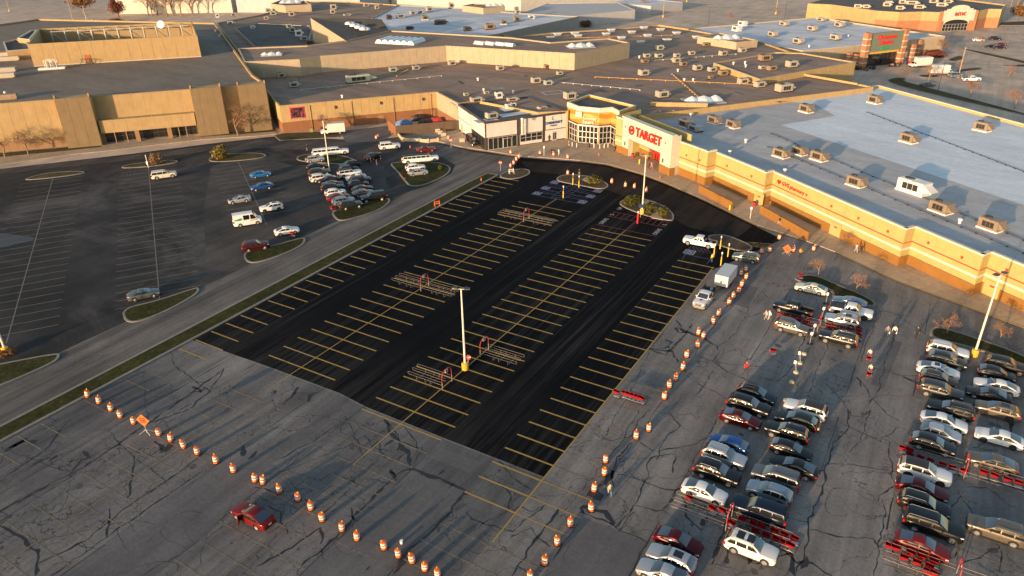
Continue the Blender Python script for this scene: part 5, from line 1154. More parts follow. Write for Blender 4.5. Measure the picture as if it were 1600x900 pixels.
V = [
 (1182, 616, 'crossover', 'navy', E_, 'dark navy wagon with black roof rack at the top of its row', GA, ('rack',)), (1170, 633, 'suv', 'black', E_, 'black SUV between the roof-rack wagon and the maroon sedan', GA),
 (1157, 654, 'sedan', 'maroon', E_, 'shiny maroon sedan with a gap in front of the blue hatchback', GA), (1139, 693, 'hatch', 'blue', W_, 'bright blue hatchback parked nose out beside a silver SUV', GA),
 (1132, 712, 'suv', 'silver', E_, 'silver SUV with roof rails between blue hatchback and black SUV', GA, ('rails',)), (1121, 737, 'suv', 'black', E_, 'black SUV between a silver SUV and a white sedan', GA, ('rails',)),
 (1101, 767, 'sedan', 'white', E_, 'white sedan beside stray red carts and the cart corral', GA), (1060, 845, 'sedan', 'maroon', E_, 'dark red sedan beside the silver crossover at the bottom', GA),
 (1049, 872, 'crossover', 'silver', W_, 'silver crossover with black glass roof below the dark red sedan', GA, ('sunroof',), True), (1036, 896, 'sedan', 'silver', W_, 'silver sedan cut by the bottom edge of the picture', GA),
 (1259, 639, 'suv', 'white', W_, 'white SUV with black roof at the top right of its row', GA, ('roof',)), (1244, 656, 'crossover', 'dkgreen', W_, 'dark green crossover with a person loading its back', GA),
 (1230, 674, 'suv', 'black', W_, 'black SUV with chrome rails beside the dark green crossover', GA, ('rails',)), (1236, 702, 'hatch', 'black', E_, 'black hatchback facing right below the black SUV', GA),
 (1241, 729, 'sedan', 'black', W_, 'low black sedan with red tail lamp beside grey wagon', GA), (1213, 744, 'minivan', 'grey', W_, 'grey minivan between black sedan and pale blue crossover', GA, ('rails',)),
 (1202, 769, 'crossover', 'ltblue', W_, 'pale blue crossover between grey minivan and dark navy SUV', GA), (1186, 797, 'bigsuv', 'navy', W_, 'large dark navy SUV beside the full cart corral', GA),
 (1174, 854, 'suv', 'pearl', E_, 'white SUV with two black sunroof panels below the cart corral', GA, ('rails',)),
 (1267.5, 450, 'sedan', 'cream', W_, 'cream sedan beside the grassy island and a lone cart', GC), (1240, 481, 'pickup', 'black', W_, 'black pickup truck above the long row of red carts', GC),
 (1237.5, 510, 'suv', 'gold', E_, 'tan gold SUV below the long row of red carts', GC, ('rails',), False), (1327.5, 471.7, 'sedan', 'ltblue', W_, 'pale blue grey sedan along the grassy island', GC),
 (1330, 484, 'pickup', 'white', E_, 'white pickup truck with black bed cover', GC, ('cover',), True), (1316, 500, 'suv', 'silver', W_, 'silver SUV with sunroof and roof rails beside white pickup', GC, ('sunroof', 'rails')),
 (1311, 528, 'suv', 'black', W_, 'black SUV with silver rails below the red carts', GC, ('rails',)),
 (1481, 547, 'suv', 'white', E_, 'white SUV with blue tinted roof nearest the tall lamp', GD, ('rails',)), (1480, 563, 'crossover', 'dkgreen', E_, 'dark green crossover between two white cars', GD),
 (1466, 578, 'sedan', 'white', E_, 'white sedan with square sunroof beside dark green crossover', GD, ('sunroof',)), (1467, 592.5, 'crossover', 'brown', E_, 'dark brown crossover below the white sunroof sedan', GD, ('rails',)),
 (1470, 610, 'suv', 'dkgrey', E_, 'charcoal SUV below the dark brown crossover', GD), (1486, 639, 'suv', 'black', W_, 'black SUV parked nose left with chrome roof rails', GD, ('rails',)),
 (1475, 658, 'sedan', 'white', E_, 'white sedan between black SUV and silver hatchback', GD), (1470, 676, 'hatch', 'silver', E_, 'silver hatchback between white sedan and black crossover', GD),
 (1458, 693, 'crossover', 'black', E_, 'black crossover just above the red cart row', GD), (1445, 736, 'suv', 'white', E_, 'white SUV with black roof and black wheels below carts', GD, ('roof',), True),
 (1440.5, 763, 'sedan', 'maroon', E_, 'dark maroon sedan below the black-roofed white SUV', GD), (1444, 788, 'suv', 'black', E_, 'black SUV with long chrome rails beside maroon sedan', GD, ('rails',)),
 (1459, 819, 'bigsuv', 'black', E_, 'very large black SUV above the bright red sedan', GD, ('rails',)), (1441, 852, 'sedan', 'red', E_, 'bright red sedan beside the bottom cart corral', GD),
 (1573, 570, 'suv', 'black', E_, 'black SUV at the far right beside the lamp island', GD), (1558, 583, 'hatch', 'black', E_, 'black hatchback right of the lamp, above a white sedan', GD),
 (1557, 603, 'sedan', 'white', W_, 'white sedan facing left between two black cars', GD), (1545, 616, 'coupe', 'black', W_, 'low black coupe right of the faded centre line', GD),
 (1558, 640, 'crossover', 'gold', W_, 'gold crossover with black wheels on the far right', GD, ('sunroof',), True), (1561.5, 683, 'sedan', 'white', W_, 'white sedan with black wheels parked alone on the right', GD, (), True),
 (1550.5, 722, 'sedan', 'gold', W_, 'bronze sedan beside the right cart corral', GD), (1558, 827, 'suv', 'gold', W_, 'bronze grey SUV alone at the lower right edge', GD, ('rails',)),
 (492, 248, 'crossover', 'silver', Rr, 'silver crossover on the kerbed island below the white limousine', GF), (495, 259.5, 'sedan', 'black', Rr, 'black sedan second in the left cluster column', GF),
 (499, 268, 'suv', 'dkgrey', Rr, 'dark grey SUV between black sedan and white SUV in cluster', GF), (501, 277, 'suv', 'pearl', Rr, 'white SUV in upper part of left cluster column', GF),
 (513, 280.5, 'sedan', 'black', Ll, 'black sedan facing left in the middle of the cluster', GF), (520, 287, 'sedan', 'dkgrey', Rr, 'dark grey sedan below the left-facing black sedan', GF),
 (520, 293, 'suv', 'navy', Rr, 'dark navy SUV just above a white SUV in the cluster', GF), (524, 300, 'crossover', 'white', Rr, 'white crossover directly above the red car in cluster', GF),
 (529, 307.5, 'sedan', 'red', Rr, 'red sedan in the cluster of parked cars', GF), (536.5, 313, 'crossover', 'ltblue', Rr, 'pale blue crossover below the red car in cluster', GF),
 (548, 319.5, 'suv', 'dkgreen', Rr, 'dark green SUV beside the grassy island at cluster bottom', GF), (545.5, 257, 'suv', 'black', Ll, 'black SUV at the top right of the cluster', GF),
 (545, 263, 'crossover', 'dkgrey', Rr, 'dark grey crossover above white vehicle with black roof', GF), (546, 269.5, 'bigsuv', 'white', Rr, 'white large SUV with black roof in the cluster', GF, ('roof',)),
 (556, 276.5, 'sedan', 'white', Ll, 'white sedan behind the black-roofed white SUV', GF), (563, 281, 'suv', 'dkgrey', Rr, 'charcoal SUV right of the white sedan in cluster', GF),
 (560, 287.5, 'crossover', 'navy', Rr, 'navy crossover in the right column of the cluster', GF), (566, 294, 'sedan', 'brown', Rr, 'dark brown sedan in the right column of the cluster', GF),
 (567, 300.5, 'sedan', 'grey', Rr, 'grey sedan next to the large black SUV in cluster', GF), (583, 307, 'bigsuv', 'black', Ll, 'large black SUV at the lower right end of the cluster', GF),
 (516, 236.5, 'limo', 'white', Rr-.12, 'all-white stretch limousine beside the tall lamp pole', 'stretch limousines'), (656.5, 247, 'limo', 'white', Rr-.16, 'white stretch limousine with black roof by the grass island', 'stretch limousines', ('roof',)),
 (608.5, 227, 'bigsuv', 'white', Rr-.12, 'white large SUV standing by the low block wall', GO, ('rails',)), (665.5, 232.5, 'classic', 'red', Rr-.2, 'red classic car with black vinyl top on the mall drive', GO, ('roof',)),
 (583, 243, 'suv', 'black', radians(95), 'black SUV driving away past three standing people', GO), (649, 261, 'crossover', 'white', Rr-.1, 'white crossover parked over the grass island', GO),
 (653, 269, 'sedan', 'silver', Rr-.1, 'silver sedan parked over the grass island', GO), (255.7, 272, 'bigsuv', 'cream', Rr, 'cream white large SUV beside the striped island', GO, ('rails',)),
 (407, 272, 'sedan', 'bblue', Rr, 'bright sky-blue sedan in the sealed lot', GO), (409, 291, 'sedan', 'blue', Ll, 'dark blue sedan below the sky-blue one', GO),
 (374, 311.5, 'coupe', 'silver', Ll, 'silver sports coupe with black bonnet in the sealed lot', GO), (424, 323, 'crossover', 'white', Ll, 'white crossover with sunroof alone in the sealed lot', GO, ('sunroof',), True),
 (386, 342, 'van', 'white', Rr, 'white passenger van with green and red side graphics', GO), (448, 360, 'sedan', 'white', Rr, 'white sedan near a red cart on the grass corner', GO),
 (399, 383, 'suv', 'maroon', Rr, 'maroon SUV beside the small grass island', GO, ('rails',)), (224, 459, 'sedan', 'grey', Rr+.05, 'grey sedan alone beside the grass island on the left', GO),
 (1166, 401, 'crossover', 'teal', W_+.05, 'grey green crossover passing between the barrels', None, ('rails',)), (1094, 376, 'pickup', 'white', W_+.03, 'white crew-cab pickup truck on the fresh asphalt by yellow bollards', None),
 (395, 804, 'sedan', 'red', W_, 'red sedan with its front door open on the cracked lot', None),
 (1528.7, 62, 'crossover', 'white', .35, 'white crossover in the cinema car park', 'cars in the cinema car park'), (1555, 59.5, 'suv', 'black', .3, 'black SUV in the cinema car park beside the white crossover', 'cars in the cinema car park'),
 (1549, 72, 'sedan', 'black', .35, 'black sedan left of two cars in the cinema lot', 'cars in the cinema car park'), (1564, 69, 'sedan', 'red', .35, 'small red sedan in the cinema car park', 'cars in the cinema car park'), (1562, 73.5, 'sedan', 'navy', .35, 'dark navy sedan beside the red one in the cinema lot', 'cars in the cinema car park'),
 (1493, 117, 'minivan', 'ltblue', .6, 'blue grey minivan beside the white trailer truck', 'cars near the garden store'), (1518, 122.5, 'pickup', 'white', .45, 'white pickup truck near the garden store trucks', 'cars near the garden store'), (1450, 131.5, 'sedan', 'grey', .6, 'grey sedan under bare trees near the garden store', 'cars near the garden store'),
 (145, 33, 'sedan', 'white', .5, 'tiny white car behind the department store', None)]
CARS = {}
for row in V:
    px, py, kd, col, rz, lab, grp = row[:7]; xt = row[7] if len(row) > 7 else (); rd = row[8] if len(row) > 8 else False
    p = G(px, py, SPEC[kd]['R']*.48); p.z = .02
    rz += random.uniform(-.025, .025); c_ = CARS[lab] = car(kd, col, p, rz, lab, grp, xt, rd); c_.scale = (random.uniform(.95, 1.04), random.uniform(.97, 1.02), random.uniform(.95, 1.04))
p = G(739, 219, .9); car('limo', 'black', (p.x, p.y, .14), radians(-38), 'black stretch limousine beside the white shop wall', 'stretch limousines', (), sc=.75)
# details on single cars: open door, van lettering, black bonnet, twin sunroofs
rc_ = CARS['red sedan with its front door open on the cracked lot']
mb = MB(); mb.add([(0, 0, .28), (-.95, 0, .30), (-.95, 0, .90), (-.75, .02, 1.26), (-.4, .02, 1.24), (0, 0, .92)], [(0, 1, 2, 3, 4, 5)]); me = mb.mesh('open_door'); 
sol = ob('open_door', me, CP('red'), rc_, (.98, .93, 0)); sol.rotation_euler = (0, 0, radians(-48)); md = sol.modifiers.new('s', 'SOLIDIFY'); md.thickness = .07
vn = CARS['white passenger van with green and red side graphics']
for x, z, mt, L, h in ((-1.9, 1.55, M_grsign, .55, .22), (-1.45, 1.6, M_grsign, .3, .28), (1.0, 1.12, M_red, .45, .10), (1.6, 1.14, M_red, .3, .08)):
    mb = MB(); P = [(x+L*(1+.25*sin(3*a))*cos(a), -1.036, z+h*(1+.3*sin(2*a+1))*sin(a)) for a in [2*pi*k/16 for k in range(16)]]; mb.add(P, [tuple(range(16))]); ob('graphic_decal', mb.mesh('graphic_decal'), mt, vn)
cp = CARS['silver sports coupe with black bonnet in the sealed lot']; mb = MB(); mb.box((1.6, 0, .885), (.9, 1.1, .03)); ob('bonnet_panel', mb.mesh('b'), M_trim, cp); mb = MB(); mb.box((-2.1, 0, 1.12), (.25, 1.5, .04)); mb.box((-2.1, .6, 1.05), (.1, .05, .12)); mb.box((-2.1, -.6, 1.05), (.1, .05, .12)); ob('rear_wing', mb.mesh('w'), CP('silver'), cp)
ws = CARS['white SUV with two black sunroof panels below the cart corral']
for x in (-1.1, -.1): mb = MB(); mb.box((x, 0, 1.812), (.7, 1.05, .03)); ob('sunroof', mb.mesh('sunroof'), M_cg, ws)
# ---- box trucks, trailer, work truck
def boxtruck(name, label, cat, loc, rz, L, Wd, Ht, cabL, boxcol, group=None, trailer=False):
    t = thing(name, label, cat, loc, rz, group); cm = CP('white')
    bz = .75; mb = MB(); mb.box((-L/2+(L-cabL)/2, 0, bz+(Ht-bz)/2), (L-cabL-.1, Wd, Ht-bz)); ob('cargo_box', mb.mesh('cargo_box'), boxcol, t)
    mb = MB(); mb.box((-L/2+(L-cabL)/2, 0, Ht+.02), (L-cabL-.04, Wd+.04, .06)); ob('roof', mb.mesh('roof'), M_alu, t)
    mb = MB(); mb.box((0, 0, .55), (L*.92, Wd*.45, .3)); ob('chassis', mb.mesh('chassis'), M_trim, t)
    wx = [-L/2+1.3] if trailer else [L/2-1.0, -L/2+1.5]
    if trailer: wx = [-.2, -1.1]
    ty = MB(); ty.tube([(0, -.14, 0), (0, .14, 0)], .42, 16); tym = ty.mesh('tyre'); ri = MB(); ri.tube([(0, -.15, 0), (0, .15, 0)], .24, 10); rm = ri.mesh('rim')
    for x in wx:
        for s_ in (-1, 1): o = ob('wheel', tym, M_tyre, t, (x, s_*(Wd/2-.15), .42)); ob('rim', rm, M_rim, o)
    if not trailer:
        mb = MB(); c0 = L/2-cabL; h = [(c0, .5), (L/2, .5), (L/2, 1.15), (L/2-.85, 1.35), (L/2-1.35, 2.15), (c0, 2.25)]; y = Wd*.45; k = len(h)
        mb.add([(x, -y, z) for x, z in h]+[(x, y*1.0, z) for x, z in h], [tuple(range(k)), tuple(range(2*k-1, k-1, -1))]+[((i+1) % k, i, k+i, k+(i+1) % k) for i in range(k)]); ob('cab', mb.mesh('cab'), cm, t)
        mb = MB(); mb.quad((L/2-.87, -y*.88, 1.42), (L/2-.87, y*.88, 1.42), (L/2-1.28, y*.84, 2.1), (L/2-1.28, -y*.84, 2.1)); ob('windshield', mb.mesh('windshield'), M_cg, t).location = (.02, 0, .01)
        for s_ in (-1, 1): mb = MB(); mb.box((L/2-1.45, s_*y, 1.7), (.65, .03, .6)); ob('side_window', mb.mesh('side_window'), M_cg, t); mb = MB(); mb.box((L/2, s_*y*.75, .95), (.06, .3, .22)); ob('headlight', mb.mesh('headlight'), M_hl, t)
        mb = MB(); mb.box((L/2+.03, 0, .6), (.16, Wd*.92, .25)); ob('bumper', mb.mesh('bumper'), M_trim, t)
    return t
p = G(520, 201, 1.5); boxtruck('box_truck', 'white box truck parked beside the tan mall wall', 'truck', (p.x, p.y, .02), radians(43)+pi, 6.6, 2.2, 3.1, 1.9, M_wpanel)
p = G(1438, 98, 1.6); boxtruck('box_truck', 'white box truck parked outside the garden store', 'truck', (p.x, p.y, .02), radians(38)+pi, 8, 2.4, 3.6, 2.0, M_wpanel)
p = G(1472, 110, 1.6); boxtruck('box_truck', 'weathered white box truck between bare trees near garden store', 'truck', (p.x, p.y, .02), radians(20), 8, 2.4, 3.5, 1.8, M_wpanel)
p = G(945, 17); boxtruck('cargo_trailer', 'white semi trailer parked at the far service yard', 'trailer', (p.x, p.y, .02), radians(60), 11, 2.5, 3.8, 0, M_wpanel, None, True)
p = G(1134, 433, 1.3); tr = boxtruck('utility_trailer', 'white enclosed utility trailer hitched behind the work truck', 'trailer', (p.x, p.y, .02), radians(-91), 5.0, 2.1, 2.5, 0, M_wpanel, None, True)
mb = MB(); mb.tube([(2.5, .6, .55), (3.6, 0, .55), (2.5, -.6, .55)], .05, 5); ob('hitch', mb.mesh('hitch'), M_trim, tr)
p = G(1101, 465, .9); t = car('pickup', 'white', (p.x, p.y, .02), radians(-92), 'white work truck with loaded stake bed facing the camera', None, ())
mb = MB(); mb.box((-2.0, 0, 1.0), (3.0, 2.2, .12))
for s_ in (-1, 1):
    mb.box((-2.0, s_*1.08, 1.35), (3.0, .07, .6))
mb.box((-.5, 0, 1.45), (.08, 2.2, .8)); ob('stake_bed', mb.mesh('stake_bed'), plain('stake_bed_brown', (.10, .075, .06), .7), t)
for x, y, z, d, c in ((-1.2, .3, 1.25, (.5, .5, .5), (.05, .05, .05)), (-1.6, -.3, 1.2, (.6, .6, .4), (.03, .10, .28)), (-2.3, .2, 1.25, (.7, .4, .4), (.3, .3, .3)), (-2.8, -.4, 1.2, (.4, .5, .5), (.04, .04, .04)), (-1.0, -.6, 1.4, (.25, .25, .8), (.35, .2, .04)), (-2.9, .5, 1.5, (.2, .3, 1.0), (.03, .03, .03))):
    mb = MB(); mb.box((x, y, z), d, .3); ob('cargo', mb.mesh('cargo'), plain('cargo_%d' % int(c[2]*1000+c[0]*100), c, .6), t)
mb = MB(); mb.tube([(2.45, -.95, .75), (2.95, -.8, .75), (2.95, .8, .75), (2.45, .95, .75)], .09, 6); mb.tube([(2.95, -.6, .75), (2.95, -.6, 1.15), (2.95, .6, 1.15), (2.95, .6, .75)], .05, 6); ob('bull_bar', mb.mesh('bull_bar'), plain('rusty_steel', (.16, .12, .09), .6), t)
mb = MB(); mb.lathe([(.01, 0), (.22, 0), (.22, .01)], (1.75, 0, 1.30), 14); ob('bonnet_badge', mb.mesh('badge'), plain('purple_badge', (.16, .03, .13), .5), t)
# ---------------------------------------------------------------- traffic barrels
M_org = plain('orange_barrel_plastic', (.70, .135, .018), .55, var=.25)
M_refl = plain('white_reflective_band', (.80, .78, .74), .4, var=.06)
M_amber = plain('amber_lens', (.85, .38, .02), .25, var=.05)
M_black = plain('black_rubber_base', (.02, .02, .02), .8)
def barrel_meshes():
    prof = [(.33, .06), (.325, .30), (.315, .31), (.31, .62), (.30, .63), (.295, .92), (.26, .98), (.12, 1.0)]
    b = MB(); b.lathe(prof, n=16); out = {'barrel_body': b.mesh('barrel_body', True)}
    b = MB(); b.lathe([(.40, 0), (.45, .03), (.43, .07), (.33, .085)], n=16); out['base'] = b.mesh('base', True)
    for nm, z0, r0, r1 in (('b1', .36, .322, .319), ('b2', .68, .308, .305)):
        b = MB(); b.lathe([(r0, z0), (r1, z0+.16)], n=16); out[nm] = b.mesh('band', True)
    b = MB(); b.box((.12, 0, 1.03), (.08, .06, .08)); b.tube([(.12, -.04, 1.13), (.12, .04, 1.13)], .085, 10); out['lamp'] = b.mesh('warning_lamp'); 
    return out
BM = barrel_meshes()
BG = 'orange and white traffic barrels'
def barrel(p, label, lamp=True, group=BG, tilt=0):
    t = thing('traffic_barrel', label, 'traffic barrel', p, random.uniform(0, 6.3), group)
    ob('barrel_body', BM['barrel_body'], M_org, t); ob('base', BM['base'], M_black, t); ob('band', BM['b1'], M_refl, t); ob('band', BM['b2'], M_refl, t)
    if lamp: ob('warning_lamp', BM['lamp'], M_amber, t)
    t.rotation_euler = (random.gauss(0, .045), random.gauss(0, .045), random.uniform(0, 6.3)); q = random.uniform(.88, .97); t.scale = (q, q, random.uniform(.94, 1.04))
    return t
ROWD = [(137, 620), (155, 629.5), (174, 641), (189, 651.5), (209.4, 661.7), (249, 679.6), (267, 688.5), (288, 699), (309, 709), (338, 723), (365.6, 736.8), (398.6, 752), (411, 755.5), (437, 769.4), (466, 781.5), (486.6, 795.4), (504, 812.7), (534.6, 828.6), (558, 842.7), (600.7, 856.6), (623, 869.6), (644.6, 878), (664, 889.8), (684, 900)]
for i, p in enumerate(ROWD): barrel(G(*p), f'traffic barrel, {ORD[i]} from the left in the diagonal row across the cracked lot', i not in (5, 8))
ROWR = [(829, 905), (851, 881), (871, 850), (891.5, 821), (923.6, 797.4), (928, 767), (944.7, 741.7), (946, 722), (994, 684.8), (1013, 673), (1037.8, 622.5), (1046, 605), (1055.8, 593.8), (1067, 577.5), (1072.8, 558), (1090, 542.5), (1091, 522.5), (1099, 527.5), (1114, 505), (1122.5, 493), (1138.8, 475.5), (1146, 465.8), (1154, 456.7), (1158.7, 447.5), (1165.5, 435.8), (1157.5, 430), (1165, 424)]
for i, p in enumerate(ROWR): barrel(G(*p), f'traffic barrel, {ORD[i]} from the bottom in the line along the fresh lot', i not in (7, 22))
for i, p in enumerate([(1190, 395.8), (1201.7, 394), (1217, 374), (1239, 393), (1271, 391.7)]): barrel(G(*p), f'traffic barrel, {ORD[i]} from the left near the corner crosswalk', i > 2)
for i, p in enumerate([(797.5, 261.5), (802.7, 256.7), (807, 251), (811, 247)]): barrel(G(*p), f'traffic barrel, {ORD[i]} from the bottom in the short row crossing the mall drive')
for i, p in enumerate([(798, 240.5), (844, 242), (865, 243.7), (887, 247.8)]): barrel(G(*p, .14), f'traffic barrel, {ORD[i]} from the left on the mall pavement')
for i, p in enumerate([(887, 272.5), (955.8, 286), (976.8, 291.8), (991, 293.8), (1009.5, 300)]): barrel(G(*p), f'traffic barrel, {ORD[i]} from the left on the black drive before the store')
for i, p in enumerate([(588, 217), (591, 215.5)]): barrel(G(*p), f'traffic barrel, {ORD[i]} of two at the dock entrance kerb', False)
# a few small cones, bucket, delineator posts
def cone(p, lab):
    b = MB(); b.box((0, 0, .02), (.36, .36, .04)); b.lathe([(.14, .04), (.03, .72)], n=12); tag(ob('traffic_cone', b.mesh('traffic_cone'), M_org, None, p), lab, 'cone', 'traffic cones')
for px, py, lab in ((1031, 279, 'tall orange cone on the kerb by the store entrance'), (935.6, 243, 'small orange cone on the pavement before the mall doors'), (641, 231, 'orange cone beside the red classic car'), (752, 282, 'orange cone on the grass median near its end'), (957, 226, 'orange cone beside the glazed mall doors')): cone(G(px, py, .14), lab)
# ---------------------------------------------------------------- warning signs and barricades
def diamond(p, rz, lab, sz=1.1, zc=1.5, group=None):
    t = thing('warning_sign', lab, 'sign', p, rz, group)
    b = MB(); b.add([(0, -.02, zc-sz*.7), (sz*.7, -.02, zc), (0, -.02, zc+sz*.7), (-sz*.7, -.02, zc), (0, .02, zc-sz*.7), (sz*.7, .02, zc), (0, .02, zc+sz*.7), (-sz*.7, .02, zc)], [(0, 1, 2, 3), (7, 6, 5, 4), (0, 4, 5, 1), (1, 5, 6, 2), (2, 6, 7, 3), (3, 7, 4, 0)]); ob('sign_panel', b.mesh('sign_panel'), M_org, t)
    for i, w_ in enumerate(('ROAD', 'WORK', 'AHEAD')): o = ob('lettering', text_mesh(w_, .26, .003, .01), M_trim, t, (0, -.03, zc+.26-.26*i)); o.rotation_euler = (pi/2, 0, 0)
    b = MB(); b.tube([(0, .06, 0), (0, .06, zc)], .035, 6)
    for s_ in (-1, 1): b.tube([(0, .06, .5), (s_*.7, -.35, 0)], .025, 5); b.tube([(0, .06, .5), (s_*.7, .5, 0)], .025, 5)
    ob('stand', b.mesh('stand'), M_alu, t)
diamond(G(229, 677), radians(20), 'orange diamond road work sign standing in the diagonal barrel row', 1.25, 1.9)
diamond(G(1229, 397), radians(-10), 'orange diamond work sign near the corner crosswalk barrels', 1.2, 1.0)
for px, py, lab in ((683, 322, 'orange barricade standing on the grass median'), (799, 271, 'folded white barricade on the island by the stop sign')):
    c = M_org if px == 683 else M_refl; t = thing('barricade', lab, 'barricade', G(px, py, .13), radians(60))
    for s_ in (-1, 1): b = MB(); b.tube([(s_*.55, -.3, 0), (s_*.55, 0, 1.2), (s_*.55, .3, 0)], .05, 5); ob('leg', b.mesh('leg'), c, t)
    for z in (.55, .95): b = MB(); b.box((0, 0, z), (1.3, .05, .2)); ob('board', b.mesh('board'), c, t)
def stopsign(p, lab, z=2.0, zr=0.0, r=.42, rz=radians(20)):
    t = thing('stop_sign', lab, 'sign', p, rz); b = MB(); b.tube([(0, .05, 0), (0, .05, z+.3)], .04, 6); ob('post', b.mesh('post'), M_alu, t)
    b = MB(); b.add([(r*cos(pi/8+k*pi/4), -.0, z+r*sin(pi/8+k*pi/4)) for k in range(8)]+[(r*cos(pi/8+k*pi/4), .03, z+r*sin(pi/8+k*pi/4)) for k in range(8)], [tuple(range(8)), tuple(range(15, 7, -1))]+[(k, 8+k, 8+(k+1) % 8, (k+1) % 8) for k in range(8)]); ob('sign_face', b.mesh('sign_face'), plain('stop_sign_red', (.5, .05, .035), .5), t)
    o = ob('lettering', text_mesh('STOP', .3, .002, .01), M_refl, t, (0, -.008, z)); o.rotation_euler = (pi/2, 0, 0)
stopsign(G(782, 267, .13), 'stop sign on a thin post at the end of the grass median'); stopsign(G(705, 231, .14), 'stop sign by the mall drive near the dock pad'); stopsign(G(732, 576), 'small red round-looking stop sign beside the tall lamp pole base', 1.75, rz=radians(35))
for px, py, lab in ((850, 243, 'thin white sign post on the mall pavement'), (1172, 341, 'thin white sign post near the store pavement corner')):
    t = thing('sign_post', lab, 'post', G(px, py, .14)); b = MB(); b.tube([(0, 0, 0), (0, 0, 2.4)], .05, 6); ob('post', b.mesh('post'), M_refl, t); b = MB(); b.box((0, -.06, 2.1), (.35, .03, .5)); ob('sign_plate', b.mesh('sign_plate'), M_refl, t)
# ---------------------------------------------------------------- lamp poles
M_pole = plain('cream_pole_paint', (.66, .60, .52), .5, var=.06); M_rustp = plain('rusty_pole', (.42, .30, .22), .7, var=.2)
M_ybase = concrete('yellow_concrete_base', (.72, .42, .04)); M_head = plain('dark_lamp_head', (.05, .055, .065), .4, .4)
def lamp(px, py, lab, h=12.1, rz=.4, thin=False, base=True, mat=None, sc=1.0, heads=2):
    t = thing('lamp_pole', lab, 'lamp pole', G(px, py, .0), rz, 'car park lamp poles'); r = .11*sc
    b = MB(); b.tube([(0, 0, .8 if base else 0), (0, 0, h)], [r*1.4, r*.9], 10); ob('pole', b.mesh('pole', True), mat or M_pole, t)
    if base: b = MB(); b.lathe([(.46, 0), (.46, .95), (.40, 1.02)], n=18); ob('base', b.mesh('base', True), M_ybase, t)
    b = MB(); b.tube([(-.75, 0, h-.05), (.75, 0, h-.05)], .05, 6); ob('cross_arm', b.mesh('cross_arm'), M_alu, t)
    for s_ in ((-1, 1) if heads == 2 else (1,)): b = MB(); b.add([(s_*.45, -.32, h), (s_*1.15, -.26, h+.04), (s_*1.15, .26, h+.04), (s_*.45, .32, h), (s_*.45, -.30, h+.2), (s_*1.1, -.22, h+.16), (s_*1.1, .22, h+.16), (s_*.45, .30, h+.2)], [(0, 3, 2, 1), (4, 5, 6, 7), (0, 1, 5, 4), (1, 2, 6, 5), (2, 3, 7, 6), (3, 0, 4, 7)]); ob('lamp_head', b.mesh('lamp_head'), M_head, t)
    return t
lamp(727, 577, 'cream lamp pole on yellow base in the middle of the black lot'); lamp(1522, 556, 'tall white lamp pole on yellow base at the right-hand car row', 12.3, .9)
lamp(1003, 334, 'lamp pole on yellow base beside the red pickup bays', 12.0, .1); lamp(10, 552, 'leaning cream lamp pole with rusty foot at the left edge', 12.0); lamp(515, 267, 'cream lamp pole between white limousine and parked cluster', 12.0, .9, base=False)
lamp(1497, 121, 'lamp pole with orange base in the garden store lot', 10, mat=M_rustp); lamp(115, 36, 'rusty lamp pole with orange base behind the department store', 14, mat=M_rustp); lamp(15, 18, 'lamp pole at the top left corner', 12, mat=M_rustp)
lamp(1036, 27, 'lamp pole with orange base in the bare far lot', 12, mat=M_rustp); lamp(1212, 22, 'lamp pole in the far lot left of the cinema', 12, mat=M_rustp); lamp(1073, 3, 'distant lamp pole base at the top of the far lot', 12)
lamp(1466, 140, 'thin dark lamp pole among bare trees by garden store', 10, base=False, mat=M_head, sc=.7); lamp(1575, 25, 'lamp pole beside the cinema right corner', 9, base=False, mat=M_rustp, sc=.7); lamp(1106, 45, 'thin dark lamp pole behind the white garden store roof', 11, base=False, mat=M_head, sc=.7); lamp(1226, 28, 'thin dark lamp pole beside the far rusty one', 12, base=False, mat=M_head, sc=.7)
lamp(137, 39, 'slim pale lamp pole near the orange-leaved tree', 10, base=False, sc=.8)
t = thing('sign_post', 'short pale post on the striped island beside the cream SUV', 'post', G(232, 262)); b = MB(); b.tube([(0, 0, 0), (0, 0, 3.2)], .09, 8); ob('post', b.mesh('post'), M_pole, t); b = MB(); b.box((0, -.1, 1.2), (.6, .05, .7)); ob('sign_plate', b.mesh('sign_plate'), M_refl, t)
# ---------------------------------------------------------------- bollards and bay signs
M_yb = plain('yellow_bollard_sleeve', (.72, .47, .03), .45, var=.06)
def bollard(p, lab, mat, h=1.2, post=.9, sign=True, r=.13):
    t = thing('bollard_sign', lab, 'bollard', p, radians(20), 'bollard mounted bay signs'); r *= .8; b = MB(); b.lathe([(r, 0), (r, h), (r*.5, h+.06)], n=12); ob('sleeve', b.mesh('sleeve', True), mat, t)
    if sign: b = MB(); b.tube([(0, 0, h), (0, 0, h+post)], .04, 6); ob('post', b.mesh('post'), M_alu, t); b = MB(); b.box((0, -.05, h+post-.25), (.2, .03, .36)); ob('sign_plate', b.mesh('sign_plate'), M_refl, t)
for i, (px, py) in enumerate(((880, 309.5), (895, 289), (904.5, 293))): bollard(G(px, py), f'yellow bollard sign, {ORD[i]} from the left in the blue bays', M_yb, 1.5, 1.3)
for i, (px, py) in enumerate(((1115, 401.5), (1125, 389), (1126, 415), (1137, 401))): bollard(G(px, py), f'yellow bollard sign, {ORD[i]} from the left by the white pickup', M_yb, 1.6, 1.0)
bollard(G(996, 349), 'red bollard sign with solar panel in the red pickup bays', M_red, 2.0, .6, True, .22)
for i, (px, py) in enumerate(((999, 256), (1140, 328))): bollard(G(px, py, .14), f'stout yellow bollard, {ORD[i]} from the left on the store pavement', M_yb, 1.1, 0, False, .22)
